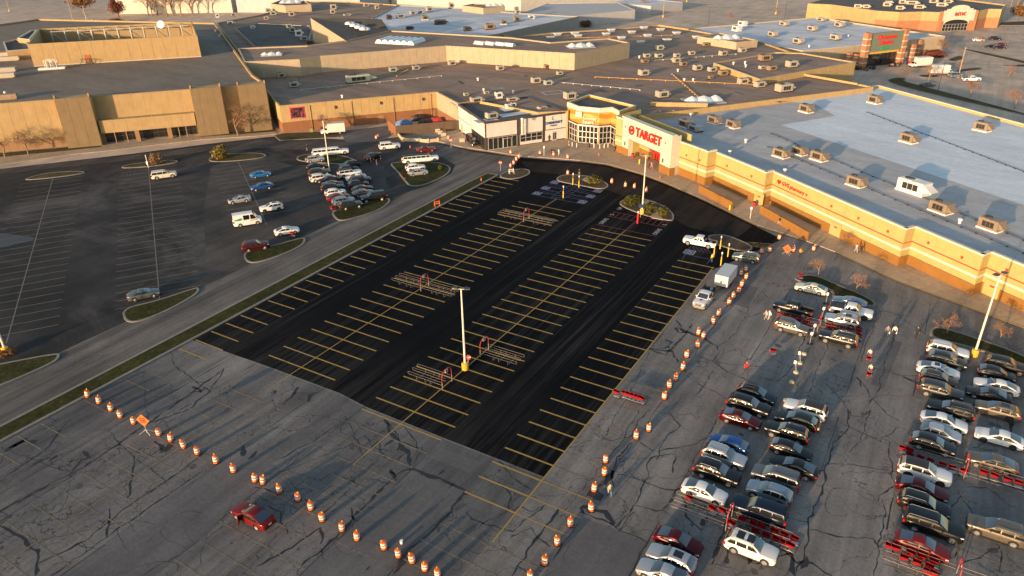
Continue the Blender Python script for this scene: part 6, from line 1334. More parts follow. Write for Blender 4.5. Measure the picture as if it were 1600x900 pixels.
t = thing('solar_panel_pole', 'small blue solar panel on a post beside the red bollard', 'solar panel', G(1000.5, 339.5), radians(20)); b = MB(); b.tube([(0, 0, 0), (0, 0, 2.3)], .04, 6); ob('post', b.mesh('post'), M_alu, t)
b = MB(); b.box((0, 0, 0), (.9, .7, .05)); o = ob('panel', b.mesh('panel'), plain('solar_blue', (.03, .05, .12), .2), t, (0, -.1, 2.4)); o.rotation_euler = (radians(50), 0, 0)
ent_b = [(889, 227), (894, 229), (901, 230), (928, 231), (937, 232), (944, 231), (950, 230)]
for i, (px, py) in enumerate(ent_b):
    b = MB(); b.lathe([(.11, 0), (.11, 1.05), (.05, 1.12)], n=10); tag(ob('entrance_bollard', b.mesh('entrance_bollard'), M_pole, None, G(px, py, .14)), f'thin pale bollard, {ORD[i]} from the left before the mall entrance doors', 'bollard', 'bollards before the mall doors')
for i, (px, py, c, lab) in enumerate(((861, 240, M_dkfr, 'dark litter bin on the mall pavement'), (920, 230, M_dkfr, 'dark litter bin centred before the mall doors'), (988.5, 246, M_red, 'red litter bin by the store entrance pier'), (1178, 322, M_red, 'red litter bin near the long screen wall'), (865, 240.5, M_org, 'orange bin beside the dark litter bin'))):
    t = thing('litter_bin', lab, 'bin', G(px, py, .14)); b = MB(); b.lathe([(.32, 0), (.36, .8)], n=14); ob('drum', b.mesh('drum', True), c, t); b = MB(); b.lathe([(.38, .8), (.36, .95), (.2, 1.05)], n=14); ob('lid', b.mesh('lid', True), M_trim, t)
tag(ob('utility_cabinet', MB().box((0, 0, .5), (.9, .7, 1.0)).box((0, 0, 1.04), (1.0, .8, .08)).mesh('utility_cabinet'), plain('moss_green_cabinet', (.2, .2, .06), .6), None, G(487, 206, .14), .7), 'small olive utility cabinet beside the tan mall wall', 'cabinet')
tag(ob('planter_box', MB().box((0, 0, .45), (1.3, 1.1, .9)).mesh('planter_box'), M_block, None, G(722, 221, .14), .7), 'tan cube block behind the black limousine', 'block')
# bucket near the bottom barrels, blue paint dash
b = MB(); b.lathe([(.14, 0), (.17, .38)], n=12); tag(ob('paint_bucket', b.mesh('paint_bucket'), M_refl, None, G(627.5, 849)), 'small white bucket behind the bottom barrels', 'bucket')
mbx = MB(); strip(mbx, [G(655, 842), G(668, 847), G(680, 854)], .18, .014); wob('blue_paint_dash', mbx, M_blue, old_lot)
# ---------------------------------------------------------------- parking blocks with sign feet along the near row
M_conc = concrete('sign_foot_concrete', (.5, .42, .28))
for i, (px, py) in enumerate(((1228, 626), (1237, 598), (1243.5, 582.5), (1250, 568), (1256.5, 553.5))):
    t = thing('weighted_sign_stand', f'round concrete sign foot, {ORD[i]} from the bottom along the faded line', 'sign base', G(px, py), 0, 'concrete sign feet'); b = MB(); b.lathe([(.36, 0), (.32, .22), (.1, .3)], n=14); ob('foot', b.mesh('foot', True), M_conc, t)
    if i in (2, 3): b = MB(); b.tube([(0, 0, .25), (-.3, .1, 1.6)], .03, 5); ob('post', b.mesh('post'), M_alu, t); b = MB(); b.box((-.32, .05, 1.5), (.3, .03, .5)); ob('sign_plate', b.mesh('sign_plate'), M_refl, t)
for i, (px, py) in enumerate(((1265, 538), (1270, 525), (1284, 498), (1290, 475))):
    t = thing('post_sign', f'black-footed parking sign, {ORD[i]} from the bottom in the upper car group', 'sign', G(px, py), .3, 'black-footed parking signs'); b = MB(); b.lathe([(.42, 0), (.40, .12), (.1, .2)], n=14); ob('foot', b.mesh('foot', True), M_black, t); b = MB(); b.tube([(0, 0, .1), (0, 0, 2.0)], .03, 5); ob('post', b.mesh('post'), M_alu, t); b = MB(); b.box((0, -.04, 1.75), (.32, .03, .48)); ob('sign_plate', b.mesh('sign_plate'), M_refl, t)
# ---------------------------------------------------------------- shopping carts and corrals
M_cart = plain('red_cart_plastic', (.24, .007, .009), .4, var=.1); M_wire = plain('cart_steel', (.35, .34, .33), .35, .7, var=.1)
def cart_meshes():
    o = {}; b = MB()
    x0, x1, z0, z1 = -.36, .26, .52, .95
    P = [(x0+.05, -.22, z0), (x1, -.18, z0+.05), (x1, .18, z0+.05), (x0+.05, .22, z0), (x0, -.27, z1), (x1+.1, -.24, z1-.06), (x1+.1, .24, z1-.06), (x0, .27, z1)]
    b.add(P, [(0, 3, 2, 1), (0, 1, 5, 4), (1, 2, 6, 5), (2, 3, 7, 6), (3, 0, 4, 7)]); b.add([(p[0]*.94, p[1]*.93, p[2]+.01) for p in P], [(1, 2, 3, 0), (4, 5, 1, 0), (5, 6, 2, 1), (6, 7, 3, 2), (7, 4, 0, 3)]); o['basket'] = b.mesh('basket')
    b = MB()
    for s_ in (-1, 1): b.tube([(x0-.1, s_*.24, z1+.03), (x0-.02, s_*.23, .5), (-.3, s_*.23, .2), (.5, s_*.2, .14)], .018, 5)
    b.box((.1, 0, .2), (.7, .40, .025)); o['frame'] = b.mesh('frame')
    b = MB(); b.tube([(x0-.12, -.27, z1+.04), (x0-.12, .27, z1+.04)], .028, 6); o['handle'] = b.mesh('handle')
    b = MB(); b.tube([(0, -.02, 0), (0, .02, 0)], .065, 8); o['wheel'] = b.mesh('wheel'); return o
CM = cart_meshes()
def cart(p, rz, lab, grp='red shopping carts'):
    t = thing('shopping_cart', lab, 'shopping cart', p, rz, grp); ob('basket', CM['basket'], M_cart, t); ob('frame', CM['frame'], M_wire, t); ob('handle', CM['handle'], M_cart, t)
    for x in (-.32, .46):
        for s_ in (-1, 1): ob('wheel', CM['wheel'], M_black, t, (x, s_*.2, .065))
for px, py, rz, lab in ((1250, 436, .2, 'lone red cart at the tip of the grassy island beside the cream sedan'), (1207, 555, .5, 'lone red cart standing in the shaded lane below the gold SUV'), (1341, 521, -.9, 'lone red cart behind the black SUV below the cart row'), (1077, 786, -.25, 'lone red cart just below the white sedan in the near row'), (1112, 803, -.25, 'lone red cart between the white sedan and the dark navy SUV, left'), (1128, 806, -.3, 'red cart touching the corral hoop by the dark navy SUV'), (522, 331, 1.0, 'pair-like red cart at the left tip of the cluster island'), (518, 328, 2.2, 'red cart behind another at the cluster island tip'), (631, 280, 1.3, 'red cart upright at the left of the grass island with two cars'), (458, 371, .3, 'red cart on the grass corner below the white sedan'), (1356, 567, -1.7, 'red cart pushed by the upper walking shopper'), (1356, 592, -1.7, 'red cart pushed by the lower walking shopper'), (963, 620, 0, 'single red cart left of the short nested row by the fresh lot')):
    p = G(px, py); p.z = .16 if lab.count('grass corner') else .01; cart(p, rz, lab)
def nest(x, y, n, rz, step, lab, j=.0):
    for i in range(n): cart((x+cos(rz)*step*i+random.uniform(-j, j), y+sin(rz)*step*i+random.uniform(-j, j)*.3, .01), rz+random.gauss(0, .09), (f'{ORD[i]} red cart'+lab[8:]) if n > 1 else lab, 'red shopping carts')
def at(px, py): p = G(px, py); return p.x, p.y
nest(*at(976, 622), 5, 0, .55, 'red cart in the short nested row on the edge of the fresh lot')
nest(-15.3, 101.6, 5, 0, 1.0, 'red cart in the long nested row between black pickup and gold SUV', .1); nest(-8.6, 101.7, 5, 0, 1.0, 'red cart in the nested row between silver SUV and black SUV', .1); nest(-13.6, 100.6, 4, 0, 1.02, 'red cart in the second nested row behind the gold SUV', .1); nest(-8.2, 100.6, 5, 0, 1.0, 'red cart in the second nested row above the black SUV', .1)
nest(-9.6, 56.7, 1, -.1, .6, 'red cart just right of the near corral hoop'); nest(-8.9, 57.75, 6, 0, 1.02, 'red cart in the upper nested row beside the dark navy SUV', .12); nest(-7.3, 56.8, 3, 0, 1.02, 'red cart in the lower nested row above the white SUV', .12); nest(-4.6, 56.7, 2, 0, .6, 'red cart at the right end of the near corral')
nest(3.6, 77.3, 2, 0, .6, 'red cart at the left end of the corral above the black-roofed SUV', .1); nest(4.4, 76.4, 6, 0, 1.02, 'red cart in the nested row above the black-roofed SUV', .15); nest(11.4, 77.2, 5, 0, 1.02, 'red cart in the nested row below the bronze sedan', .08)
nest(4.0, 61.3, 2, 0, .6, 'red cart at the left end of the bottom corral', .1); nest(5.9, 61.3, 3, 0, .9, 'red cart in the upper nested row of the bottom corral', .1); nest(5.4, 60.4, 3, 0, 1.02, 'red cart in the middle nested row of the bottom corral', .1); nest(7.3, 59.7, 2, 0, .7, 'red cart in the lowest nested row of the bottom corral', .1)
M_pipe = plain('galvanised_pipe', (.30, .27, .24), .5, .5, var=.1); M_hoop = plain('red_hoop_pipe', (.36, .025, .025), .45, var=.08)
def corral(x, y, lab, left=6.0, right=6.0, sign=True):
    t = thing('cart_corral', lab, 'cart corral', (x, y, .012), 0, 'cart corrals')
    for side, L in ((-1, left), (1, right)):
        if not L: continue
        for yy in (-1.0, 1.0) if left > 5.9 and right > 5.9 and y < 100 and x > -20 else (-1.0, 0, 1.0):
            b = MB(); ls = L-abs(yy)*.15*side; e = side*L
            b.tube([(side*.2, yy, .95), (e-side*.2, yy, .95), (e, yy, .82), (e, yy, .68), (e-side*.2, yy, .55), (side*.2, yy, .55)], .015, 5); ob('rail', b.mesh('rail'), M_pipe, t)
        for xx in (.35, .5, .75):
            b = MB()
            b.tube([(side*L*xx, -1.0, .55), (side*L*xx, -1.0, .05), (side*L*xx, -.7, 0), (side*L*xx, .7, 0), (side*L*xx, 1.0, .05), (side*L*xx, 1.0, .55)], .019, 5); ob('foot_hoop', b.mesh('foot_hoop'), M_pipe, t)
    b = MB(); n = 14; b.tube([(0, -1.05, 0), (0, -1.05, 1.6)]+[(0, -1.05*cos(pi*k/n), 1.6+.95*sin(pi*k/n)) for k in range(1, n)]+[(0, 1.05, 1.6), (0, 1.05, 0)], .05, 7); ob('hoop', b.mesh('hoop', True), M_hoop, t)
    for s_ in (-1, 1): b = MB(); b.tube([(0, s_*1.05, .0), (0, s_*1.05, 1.0)], .058, 7); ob('hoop_sleeve', b.mesh('hoop_sleeve'), M_pipe, t)
    if sign: b = MB(); b.tube([(-.02, 0, 2.2), (.02, 0, 2.2)], .3, 14); ob('hoop_sign', b.mesh('hoop_sign'), M_refl, t); b = MB(); b.tube([(-.026, 0, 2.2), (.026, 0, 2.2)], .2, 14); ob('hoop_sign_disc', b.mesh('hoop_sign_disc'), M_hoop, t)
x, y = at(672, 453); corral(-67.2, y, 'double cart corral with red hoop in the left row of the black lot')
x, y = at(700, 602); corral(-48.2, 63.0, 'single cart corral reaching left beside the lamp pole in black lot', 5.6, 0)
x, y = at(757, 556); corral(-48.2, y+.6, 'single cart corral reaching right beyond the lamp pole in black lot', 0, 5.8)
x, y = at(827, 345); corral(-67.4, y, 'far double cart corral with red hoop near the blue bays')
x, y = at(1277, 518); corral(x, 101.2, 'cart corral full of red carts in the upper car group', 6.0, 6.0); x, y = at(1140, 815); corral(x, 57.15, 'cart corral with red hoop beside the dark navy SUV', 5.8, 6.0)
x, y = at(1506, 735); corral(x, 77.0, 'cart corral with red hoop left of the bronze sedan', 6.2, 6.0); x, y = at(1494, 897); corral(x, 60.5, 'bottom cart corral with red hoop below the bright red sedan', 6.2, 6.0)
# ---------------------------------------------------------------- rooftop plant
def unit_meshes():
    o = {}
    b = MB(); b.box((0, 0, .06), (1.06, 1.06, .12)); o['curb'] = b.mesh('curb')
    b = MB(); b.box((0, 0, .56), (1, 1, .88)); b.box((-.22, 0, 1.005), (.46, .86, .04)); b.box((.27, 0, 1.0), (.38, .86, .03))
    for k in range(4): b.box((-.3+k*.2, -.505, .5), (.012, .02, .8)); b.box((-.3+k*.2, .505, .5), (.012, .02, .8))
    o['cab'] = b.mesh('cabinet')
    b = MB(); b.add([(.5, -.4, .85), (.8, -.4, .45), (.5, -.4, .3), (.5, .4, .85), (.8, .4, .45), (.5, .4, .3)], [(0, 2, 1), (3, 4, 5), (0, 1, 4, 3), (1, 2, 5, 4), (2, 0, 3, 5)]); o['hood'] = b.mesh('intake_hood')
    b = MB(); b.lathe([(.19, 1.02), (.19, 1.1), (.05, 1.11)], (-.22, 0, 0), 12); o['fan'] = b.mesh('fan')
    b = MB(); b.box((0, -.503, .55), (.6, .01, .5)); o['louvre'] = b.mesh('louvre')
    return o
UM = unit_meshes()
M_u = {'tan': plain('tan_unit_steel', (.40, .36, .30), .5, .1, var=.15), 'brown': plain('brown_unit_steel', (.24, .185, .13), .5, .1, var=.15), 'white': plain('white_unit_steel', (.68, .66, .62), .45, .1, var=.08), 'green': plain('pale_green_unit_steel', (.36, .40, .33), .5, .1, var=.1), 'grey': plain('grey_unit_steel', (.32, .33, .34), .5, .1, var=.15), 'rust': plain('rusty_unit_steel', (.27, .19, .12), .7, .1, var=.35), 'dark': plain('dark_unit_steel', (.07, .065, .06), .6, .1, var=.3)}
CN = {'tan': 'tan', 'brown': 'brown', 'white': 'white', 'green': 'pale green', 'grey': 'grey', 'rust': 'rusty', 'dark': 'dark'}
def rtu(px, py, z, c, L, W, H, rz, lab, grp):
    p = G(px, py, z); t = thing('rooftop_unit', lab, 'air unit', (p.x, p.y, z+.005), rz, grp); t.scale = (L*.86, W*.86, H*.9)
    ob('curb', UM['curb'], M_refl if c in ('brown', 'white') else M_trim, t); ob('cabinet', UM['cab'], M_u[c], t); ob('intake_hood', UM['hood'], M_u[c], t); ob('fan', UM['fan'], M_trim, t); ob('louvre', UM['louvre'], M_trim, t)
def vent(px, py, z, lab, grp, r=.4, h=.8, mat=None):
    p = G(px, py, z); t = thing('roof_vent', lab, 'roof vent', (p.x, p.y, z+.005), 0, grp); b = MB(); b.lathe([(r*.6, 0), (r*.6, h*.6)], n=12); ob('stack', b.mesh('stack', True), M_u['white'], t); b = MB(); b.lathe([(r*.8, h*.55), (r, h*.7), (r*.9, h*.9), (r*.3, h)], n=12); ob('cowl', b.mesh('cowl', True), mat or M_u['white'], t)
MR = radians(52)
def roofset(rows, z, where, grp, rz=MR):
    for i, (px, py, c, L, W, H) in enumerate(sorted(rows)):
        rtu(px, py, z, c, L, W, H, rz+random.uniform(-.06, .06), f'{CN[c]} rooftop air unit, {ORD[i]} from the left {where}', grp)
roofset([(440, 121, 'tan', 2.6, 1.8, 1.6), (459.5, 136, 'green', 3, 2, 1.7), (536, 110, 'grey', 2, 1.6, 1.5), (560, 128, 'green', 8.5, 2.6, 2.4), (614, 112, 'green', 2.8, 2, 1.6), (645, 99, 'tan', 3.4, 2.4, 1.9), (650, 109, 'grey', 2.6, 1.8, 1.5), (706, 102, 'tan', 2.8, 2, 1.6), (781, 110, 'tan', 2.6, 2, 1.7), (728, 150, 'tan', 1.4, 1.2, 1), (744, 160, 'tan', 3.6, 2.2, 1.6), (760, 147, 'tan', 1.6, 1.2, .9), (779, 153, 'white', 2.2, 1.6, 1.8), (800, 158, 'tan', 3.4, 1.2, 1.1),
         (837, 130, 'tan', 3.0, 2.2, 1.9), (856, 133, 'green', 2.6, 1.9, 1.6), (890, 155, 'tan', 3.4, 2.6, 2.2), (874, 117, 'green', 2, 1.6, 1.2), (854, 107, 'rust', 2, 1.4, 1.4)], 7.05, 'on the mall roof nearest the shops', 'air units on the mall roof')
roofset([(1005, 118, 'tan', 3.2, 2.6, 2.0), (1034, 152, 'tan', 3.6, 2.6, 2.0), (1030, 78, 'green', 3, 2.2, 1.9), (1010, 90, 'tan', 2.4, 1.8, 1.5), (1007, 98, 'rust', 2.6, 1.8, 1.2), (1029, 90, 'green', 2.8, 2, 1.5), (1057, 90, 'tan', 2.2, 1.8, 1.6), (1056, 98, 'tan', 2.6, 2, 1.8), (1067, 103, 'rust', 2.4, 1.7, 1.5), (1080, 86, 'tan', 2.4, 1.8, 1.5), (1089, 110, 'tan', 2.8, 2.1, 1.9), (1112, 112, 'tan', 2.8, 2, 1.6), (1129, 118, 'rust', 3, 2, 1.8), (1110, 123, 'rust', 1.5, 1.2, 1), (1129, 87, 'tan', 2.9, 2, 1.8), (1159, 82, 'tan', 2.8, 2, 1.7), (1160, 131, 'tan', 3.2, 2.2, 1.8), (1186, 136, 'tan', 3.4, 2.2, 1.8), (1102, 72, 'rust', 2.4, 1.6, 1.4), (1224, 143, 'tan', 5.2, 3, 2.4)], 7.05, 'on the mall roof above the store', 'air units on the mall roof')
roofset([(1194, 95, 'rust', 4.2, 2.6, 2.2), (1236, 105, 'tan', 3.8, 2.4, 2.2), (1205, 110, 'rust', 3, 2, 1.6), (1190, 108, 'tan', 2, 1.6, 1.2)], 8.45, 'on the brown corner block roof', 'air units on the corner block')
roofset([(608, 30, 'dark', 2.6, 2, 2.2), (626, 28, 'grey', 4.5, 2.2, 2), (645, 23, 'tan', 3, 2, 2), (657, 21.5, 'tan', 2.6, 2, 2), (671, 18, 'tan', 3.6, 2, 2.4), (664, 31, 'brown', 3.2, 2.2, 2.2), (688, 38, 'dark', 6, 2.2, 2.2), (640, 46, 'dark', 3.4, 2, 1.4), (730, 48.5, 'dark', 3.4, 2, 2), (765, 46, 'rust', 4.6, 2.4, 2.6), (787, 38, 'brown', 3, 2, 2), (705, 13, 'tan', 2.8, 2, 3), (807, 33, 'rust', 3, 2, 2), (830, 29, 'white', 3, 2, 1.6), (808, 21.5, 'tan', 2.4, 2, 2)], 7.92, 'on the white mall roof', 'air units on the white roof')
roofset([(456, 26, 'tan', 3, 2.2, 2.6), (470, 18, 'tan', 3.2, 2.2, 2.6), (427, 24, 'green', 3.2, 2.2, 2.2), (419, 18.5, 'tan', 3, 2, 1.8), (416, 31, 'tan', 2.4, 2, 1.8), (521, 15, 'tan', 3.4, 2.4, 3), (520, 22, 'tan', 2.6, 2, 2.6), (572, 10.5, 'tan', 3, 2, 1.8), (589, 15, 'tan', 2.2, 2, 2.4), (542, 25, 'tan', 4, 1.6, 1.2), (365, 26, 'tan', 2.6, 2, 2), (340, 27, 'white', 2, 2, 2)], 7.05, 'on the far brown mall roof', 'air units on the far roof')
roofset([(452, 44, 'grey', 2.6, 2.2, 2), (457, 50, 'grey', 2.8, 2.2, 2), (467, 56, 'white', 3.2, 2.6, 2.6), (475, 63, 'grey', 3, 2.2, 1.8), (484, 69, 'dark', 3, 2.2, 1.6), (360, 38, 'grey', 3, 2, 1.6), (395, 44, 'white', 2, 2, 1.2)], 7.86, 'on the low dark roof strip', 'air units on the dark roof')
TR = radians(-31)
roofset([(1220, 245, 'brown', 3.6, 2.4, 2.0), (1249, 241, 'brown', 3.3, 2.2, 1.8), (1279, 250, 'brown', 3.6, 2.4, 2.1), (1337, 290, 'brown', 3.6, 2.4, 2.1), (1419, 222, 'brown', 3.8, 2.6, 2.2), (1426, 300, 'white', 6.2, 3.0, 2.6), (1469, 331, 'brown', 3.9, 2.5, 2.1), (1547, 358, 'brown', 3.9, 2.5, 2.1), (1259, 175, 'brown', 3.6, 2.6, 2.2), (1366, 161, 'brown', 3.6, 2.6, 2.2), (1534, 204, 'brown', 3.8, 2.6, 2.3), (1071, 198, 'brown', 3.6, 2.4, 1.9), (1086, 204, 'grey', 3.8, 2.4, 1.5), (1116, 192, 'brown', 3.6, 2.4, 1.9), (1145, 199, 'brown', 3.4, 2.4, 2.0)], 6.17, 'on the big store roof', 'air units on the big store roof', TR)
roofset([(1225, 40, 'tan', 4, 3, 2.0), (1269, 48, 'tan', 4, 3, 2.2), (1311, 42, 'tan', 4, 3, 2.2), (1305, 62, 'tan', 4, 3, 2.2), (1247, 68, 'tan', 4, 3, 2.2), (1207, 57, 'tan', 3.6, 3, 2.2), (1151, 48, 'white', 4, 3, 2.2), (1160, 40, 'white', 4, 3, 2.2), (1283, 33, 'tan', 4, 2.6, 1.6)], 6.21, 'on the garden store roof', 'air units on the garden store', radians(-35))
roofset([(1340, 12, 'tan', 4, 3, 1.8), (1353, 12.5, 'tan', 3.4, 3, 1.8), (1385, 10, 'tan', 4, 3, 2.2), (1388, 6.5, 'tan', 4, 3, 1.8), (1405, 15, 'tan', 4, 3, 2), (1409, 6, 'tan', 3.6, 3, 2.2), (1424, 7, 'tan', 6, 3, 2), (1435, 13.5, 'tan', 5, 3, 2), (1457, 5, 'tan', 4, 3, 2.6), (1470, 10, 'tan', 5, 3, 2), (1480, 5, 'tan', 4, 3, 2.2)], 7.92, 'on the cinema roof', 'air units on the cinema roof', radians(10))
roofset([(768, 185, 'tan', 3.4, 2.0, 1.7), (794, 169, 'white', 1.6, 1.4, 1.2), (802, 167, 'white', 1.4, 1.3, 1.2), (847, 170, 'tan', 2.8, 1.8, .7)], 6.91, 'on the white shop roof', 'air units on the shop roof', radians(60))
BV = [(860, 61), (871, 55.5), (898, 54), (903, 58), (947, 55), (971, 61), (987, 52), (1012, 57.5), (1001, 68), (1032, 48), (1057, 53.5), (1042, 64.5), (1006, 45), (955, 49), (1088, 60)]
for i, (px, py) in enumerate(sorted(BV)):
    p = G(px, py, 7.05); t = thing('roof_hatch', f'small pale roof ventilator box, {ORD[i]} from the left on the rear mall roof', 'roof vent', (p.x, p.y, 7.055), MR, 'ventilator boxes on the rear mall roof'); b = MB(); b.box((0, 0, .35), (2.4, 1.8, .7)); ob('upstand', b.mesh('upstand'), M_u['grey'], t); b = MB(); b.box((0, 0, .85), (2.9, 2.2, .35)); ob('cap', b.mesh('cap'), M_u['white'], t)
for i, (px, py, z) in enumerate(sorted([(1069, 127, 7.05), (1083, 127, 7.05), (1146, 101, 8.45), (1164, 100, 8.45), (1165, 105, 8.45), (1059, 112, 7.05), (999, 91, 7.05), (1052, 178, 6.17), (1079, 182, 6.17), (1499, 349, 6.17), (1031, 179, 6.17), (1165, 223, 6.17), (1140, 241, 6.17), (1226, 270, 6.17), (816, 190, 6.91), (756, 143, 7.05), (802, 146, 7.05), (1325, 58, 6.21), (1264, 74, 6.21), (9, 148, 11.7), (18, 117, 11.7), (126, 61, 13.6), (337, 50, 11.7), (343, 58, 11.7), (747, 126, 7.05), (535, 153, 7.05)])): vent(px, py, z, f'small white roof vent stack, {ORD[i]} from the left among all roof vents', 'roof vent stacks', .42, .95)
# dish on the plant screen, framed cooling rig on the department store roof
p = G(253, 43, 18.6); b = MB(); b.lathe([(.05, 0), (.9, .2), (1.3, .6), (1.35, .65)], n=20); t = thing('satellite_dish', 'round white satellite dish on top of the tan plant screen', 'dish', (p.x, p.y, 18.3)); o = ob('dish', b.mesh('dish', True), M_u['white'], t, (0, 0, 1.2)); o.rotation_euler = (radians(70), 0, radians(30)); b = MB(); b.tube([(0, 0, 0), (0, 0, 1.3)], .12, 8); ob('mast', b.mesh('mast'), M_alu, t)
p = G(82, 108, 11.7); t = thing('framed_chiller', 'white framed cooling rig on the department store roof', 'chiller', (p.x, p.y, 11.72), radians(48)); b = MB(); b.box((0, 0, .3), (7.5, 2.2, .6)); ob('skid', b.mesh('skid'), M_u['white'], t)
for x in (-1.6, 0, 1.6): b = MB(); b.tube([(x, -.9, .6), (x, -.9, 2.8), (x, .9, 2.8), (x, .9, .6)], .1, 6); ob('frame_hoop', b.mesh('frame_hoop'), M_u['white'], t)
b = MB(); b.tube([(-1.6, -.9, 2.8), (1.6, -.9, 2.8)], .1, 6); b.tube([(-1.6, .9, 2.8), (1.6, .9, 2.8)], .1, 6); ob('frame_rail', b.mesh('frame_rail'), M_u['white'], t)
for x in (-.8, .8): b = MB(); b.lathe([(.5, .6), (.5, 1.9)], (x, 0, 0), 12); ob('fan_drum', b.mesh('fan_drum', True), M_u['grey'], t)
for i, (px, py) in enumerate(((15, 88), (13, 95), (6, 113), (4, 122), (5, 156))): p = G(px, py, 11.7); tag(ob('roof_duct', MB().box((0, 0, .8), (7, 1.8, 1.2)).box((0, 0, .15), (6, 1.2, .3)).mesh('roof_duct'), M_u['tan'] if i < 4 else M_u['rust'], None, (p.x, p.y, 11.72), radians(48)), f'long roof duct, {ORD[i]} from the top at the left of the department store', 'duct', 'roof ducts at the left')
# skylights
def barrelsky(px, py, z, L, W, rz, lab, n=1, grp='mall roof skylights'):
    p = G(px, py, z); t = thing('skylight', lab, 'skylight', (p.x, p.y, z+.005), rz, grp); b = MB(); b.box((0, 0, .15), (L*n+.3, W+.3, .3)); ob('upstand', b.mesh('upstand'), M_u['white'], t)
    for i in range(n):
        b = MB(); P = []; k = 7
        for yy in (-W/2, W/2):
            for a in range(k+1): P.append(((i-(n-1)/2)*L+L*.48*-cos(pi*a/k), yy, .3+L*.42*sin(pi*a/k)))
        b.add(P, [(a, a+1, k+2+a, k+1+a) for a in range(k)]+[tuple(range(k, -1, -1)), tuple(range(k+1, 2*k+2))]); ob('glazed_vault', b.mesh('glazed_vault', True), M_sky, t)
barrelsky(626, 66, 12.0, 2.6, 9, radians(-20)+MR-.4, 'row of six vaulted white skylights on the concourse roof', 6)
for i, (px, py) in enumerate(((750, 69), (766, 69.7), (782, 70.5), (796, 71.7))): barrelsky(px, py, 12.0, 1.8, 4.2, MR+.5, f'small vaulted skylight, {ORD[i]} from the left on the right concourse roof')
def pyr(px, py, z, s_, lab):
    p = G(px, py, z); t = thing('skylight', lab, 'skylight', (p.x, p.y, z+.005), MR-.2, 'mall roof skylights'); b = MB(); b.box((0, 0, .1), (s_*2.3, s_*1.6, .2)); ob('upstand', b.mesh('upstand'), M_u['grey'], t)
    for dx, r in ((-.75, .5), (0, .7), (.75, .5)): b = MB(); b.lathe([(s_*r, .2), (s_*r*.5, .2+s_*.18), (.02, .2+s_*.3)], (dx*s_, 0, 0), 8); ob('glazed_cone', b.mesh('glazed_cone'), M_sky, t)
pyr(907, 73, 12.0, 4.0, 'peaked white skylight on the right end of the concourse roof'); pyr(1099, 158, 7.05, 4.5, 'peaked white skylight on the mall roof above the store'); pyr(1135, 60.5, 9.35, 4.5, 'peaked skylight on the small cream penthouse'); pyr(773, 9, 10.35, 4.0, 'peaked skylight on the octagonal penthouse'); pyr(425, 86, 12.0, 3, 'lone white skylight on the left end of the concourse'); pyr(454, 4.5, 10.35, 5, 'peaked skylight on the far left penthouse')
for i in range(8): p = G(545+(i % 4)*7.5+(i//4)*5, 41+(i % 4)*2.6-(i//4)*.6, 13.9); b = MB(); b.lathe([(1.5, 0), (1.5, .3), (1.2, .8), (.3, 1.1)], n=10); tag(ob('dome_light', b.mesh('dome_light', True), M_sky, None, (p.x, p.y, 14.6-.045*i)), f'dome rooflight, {ORD[i]} from the top left on the dark wedge roof', 'skylight', 'domes on the wedge roof')
# white roof mats and painted squares
for px, py, L, W, lab in ((865, 144.5, 6.5, 4.5, 'white painted square on the mall roof near the entrance'), (946, 159, 4.0, 3.0, 'small white painted square above the mall entrance'), (917, 166, 3.4, 2.4, 'faint white painted square behind the entrance wall')):
    p = G(px, py, 7.07); b = MB(); b.ring([(-L/2, -W/2), (L/2, -W/2), (L/2, W/2), (-L/2, W/2)], [(-L/2+.7, -W/2+.7), (L/2-.7, -W/2+.7), (L/2-.7, W/2-.7), (-L/2+.7, W/2-.7)], 0, .05); tag(ob('roof_marking', b.mesh('roof_marking'), M_white, None, (p.x, p.y, 7.06), MR), lab, 'roof marking')
for px, py, L, W, z in ((725, 160, 7, 4, 6.93), (778, 156, 7, 4, 6.93), (760, 188, 6, 3.5, 6.93), (802, 178, 8, 3, 6.93), (797, 170, 5, 3.5, 6.93), (847, 177, 6, 2.2, 6.93)): p = G(px, py, z); ob('white_roof_mat', MB().box((0, 0, .01), (L, W, .02)).mesh('white_roof_mat'), M_rwhite, shop, Vector((p.x, p.y, z-.01))-wloc(shop), radians(58))
# broken signage rail lying on the mall roof
p = G(1060, 167, 7.05); tag(ob('fallen_parapet', MB().box((0, 0, .6), (15, .5, 1.1)).mesh('fallen_parapet'), M_mall, None, (p.x, p.y, 7.06), radians(22)), 'long tan roof screen lying near the store edge', 'screen')
# conduit lines with small pads across the big store roof
mb = MB()
for a_, b_ in (((1200, 229), (1600, 395)), ((1205, 208), (1600, 375)), ((1355, 175), (1600, 268))): 
    p, q = G(*a_, 6.3), G(*b_, 6.3); mb.tube([p, q], .05, 5)
    n = 22
    for k in range(n+1): c = p.lerp(q, k/n); mb.box((c.x, c.y, 6.22), (.35, .35, .1))
wob('roof_conduit', mb, M_trim, Tm)
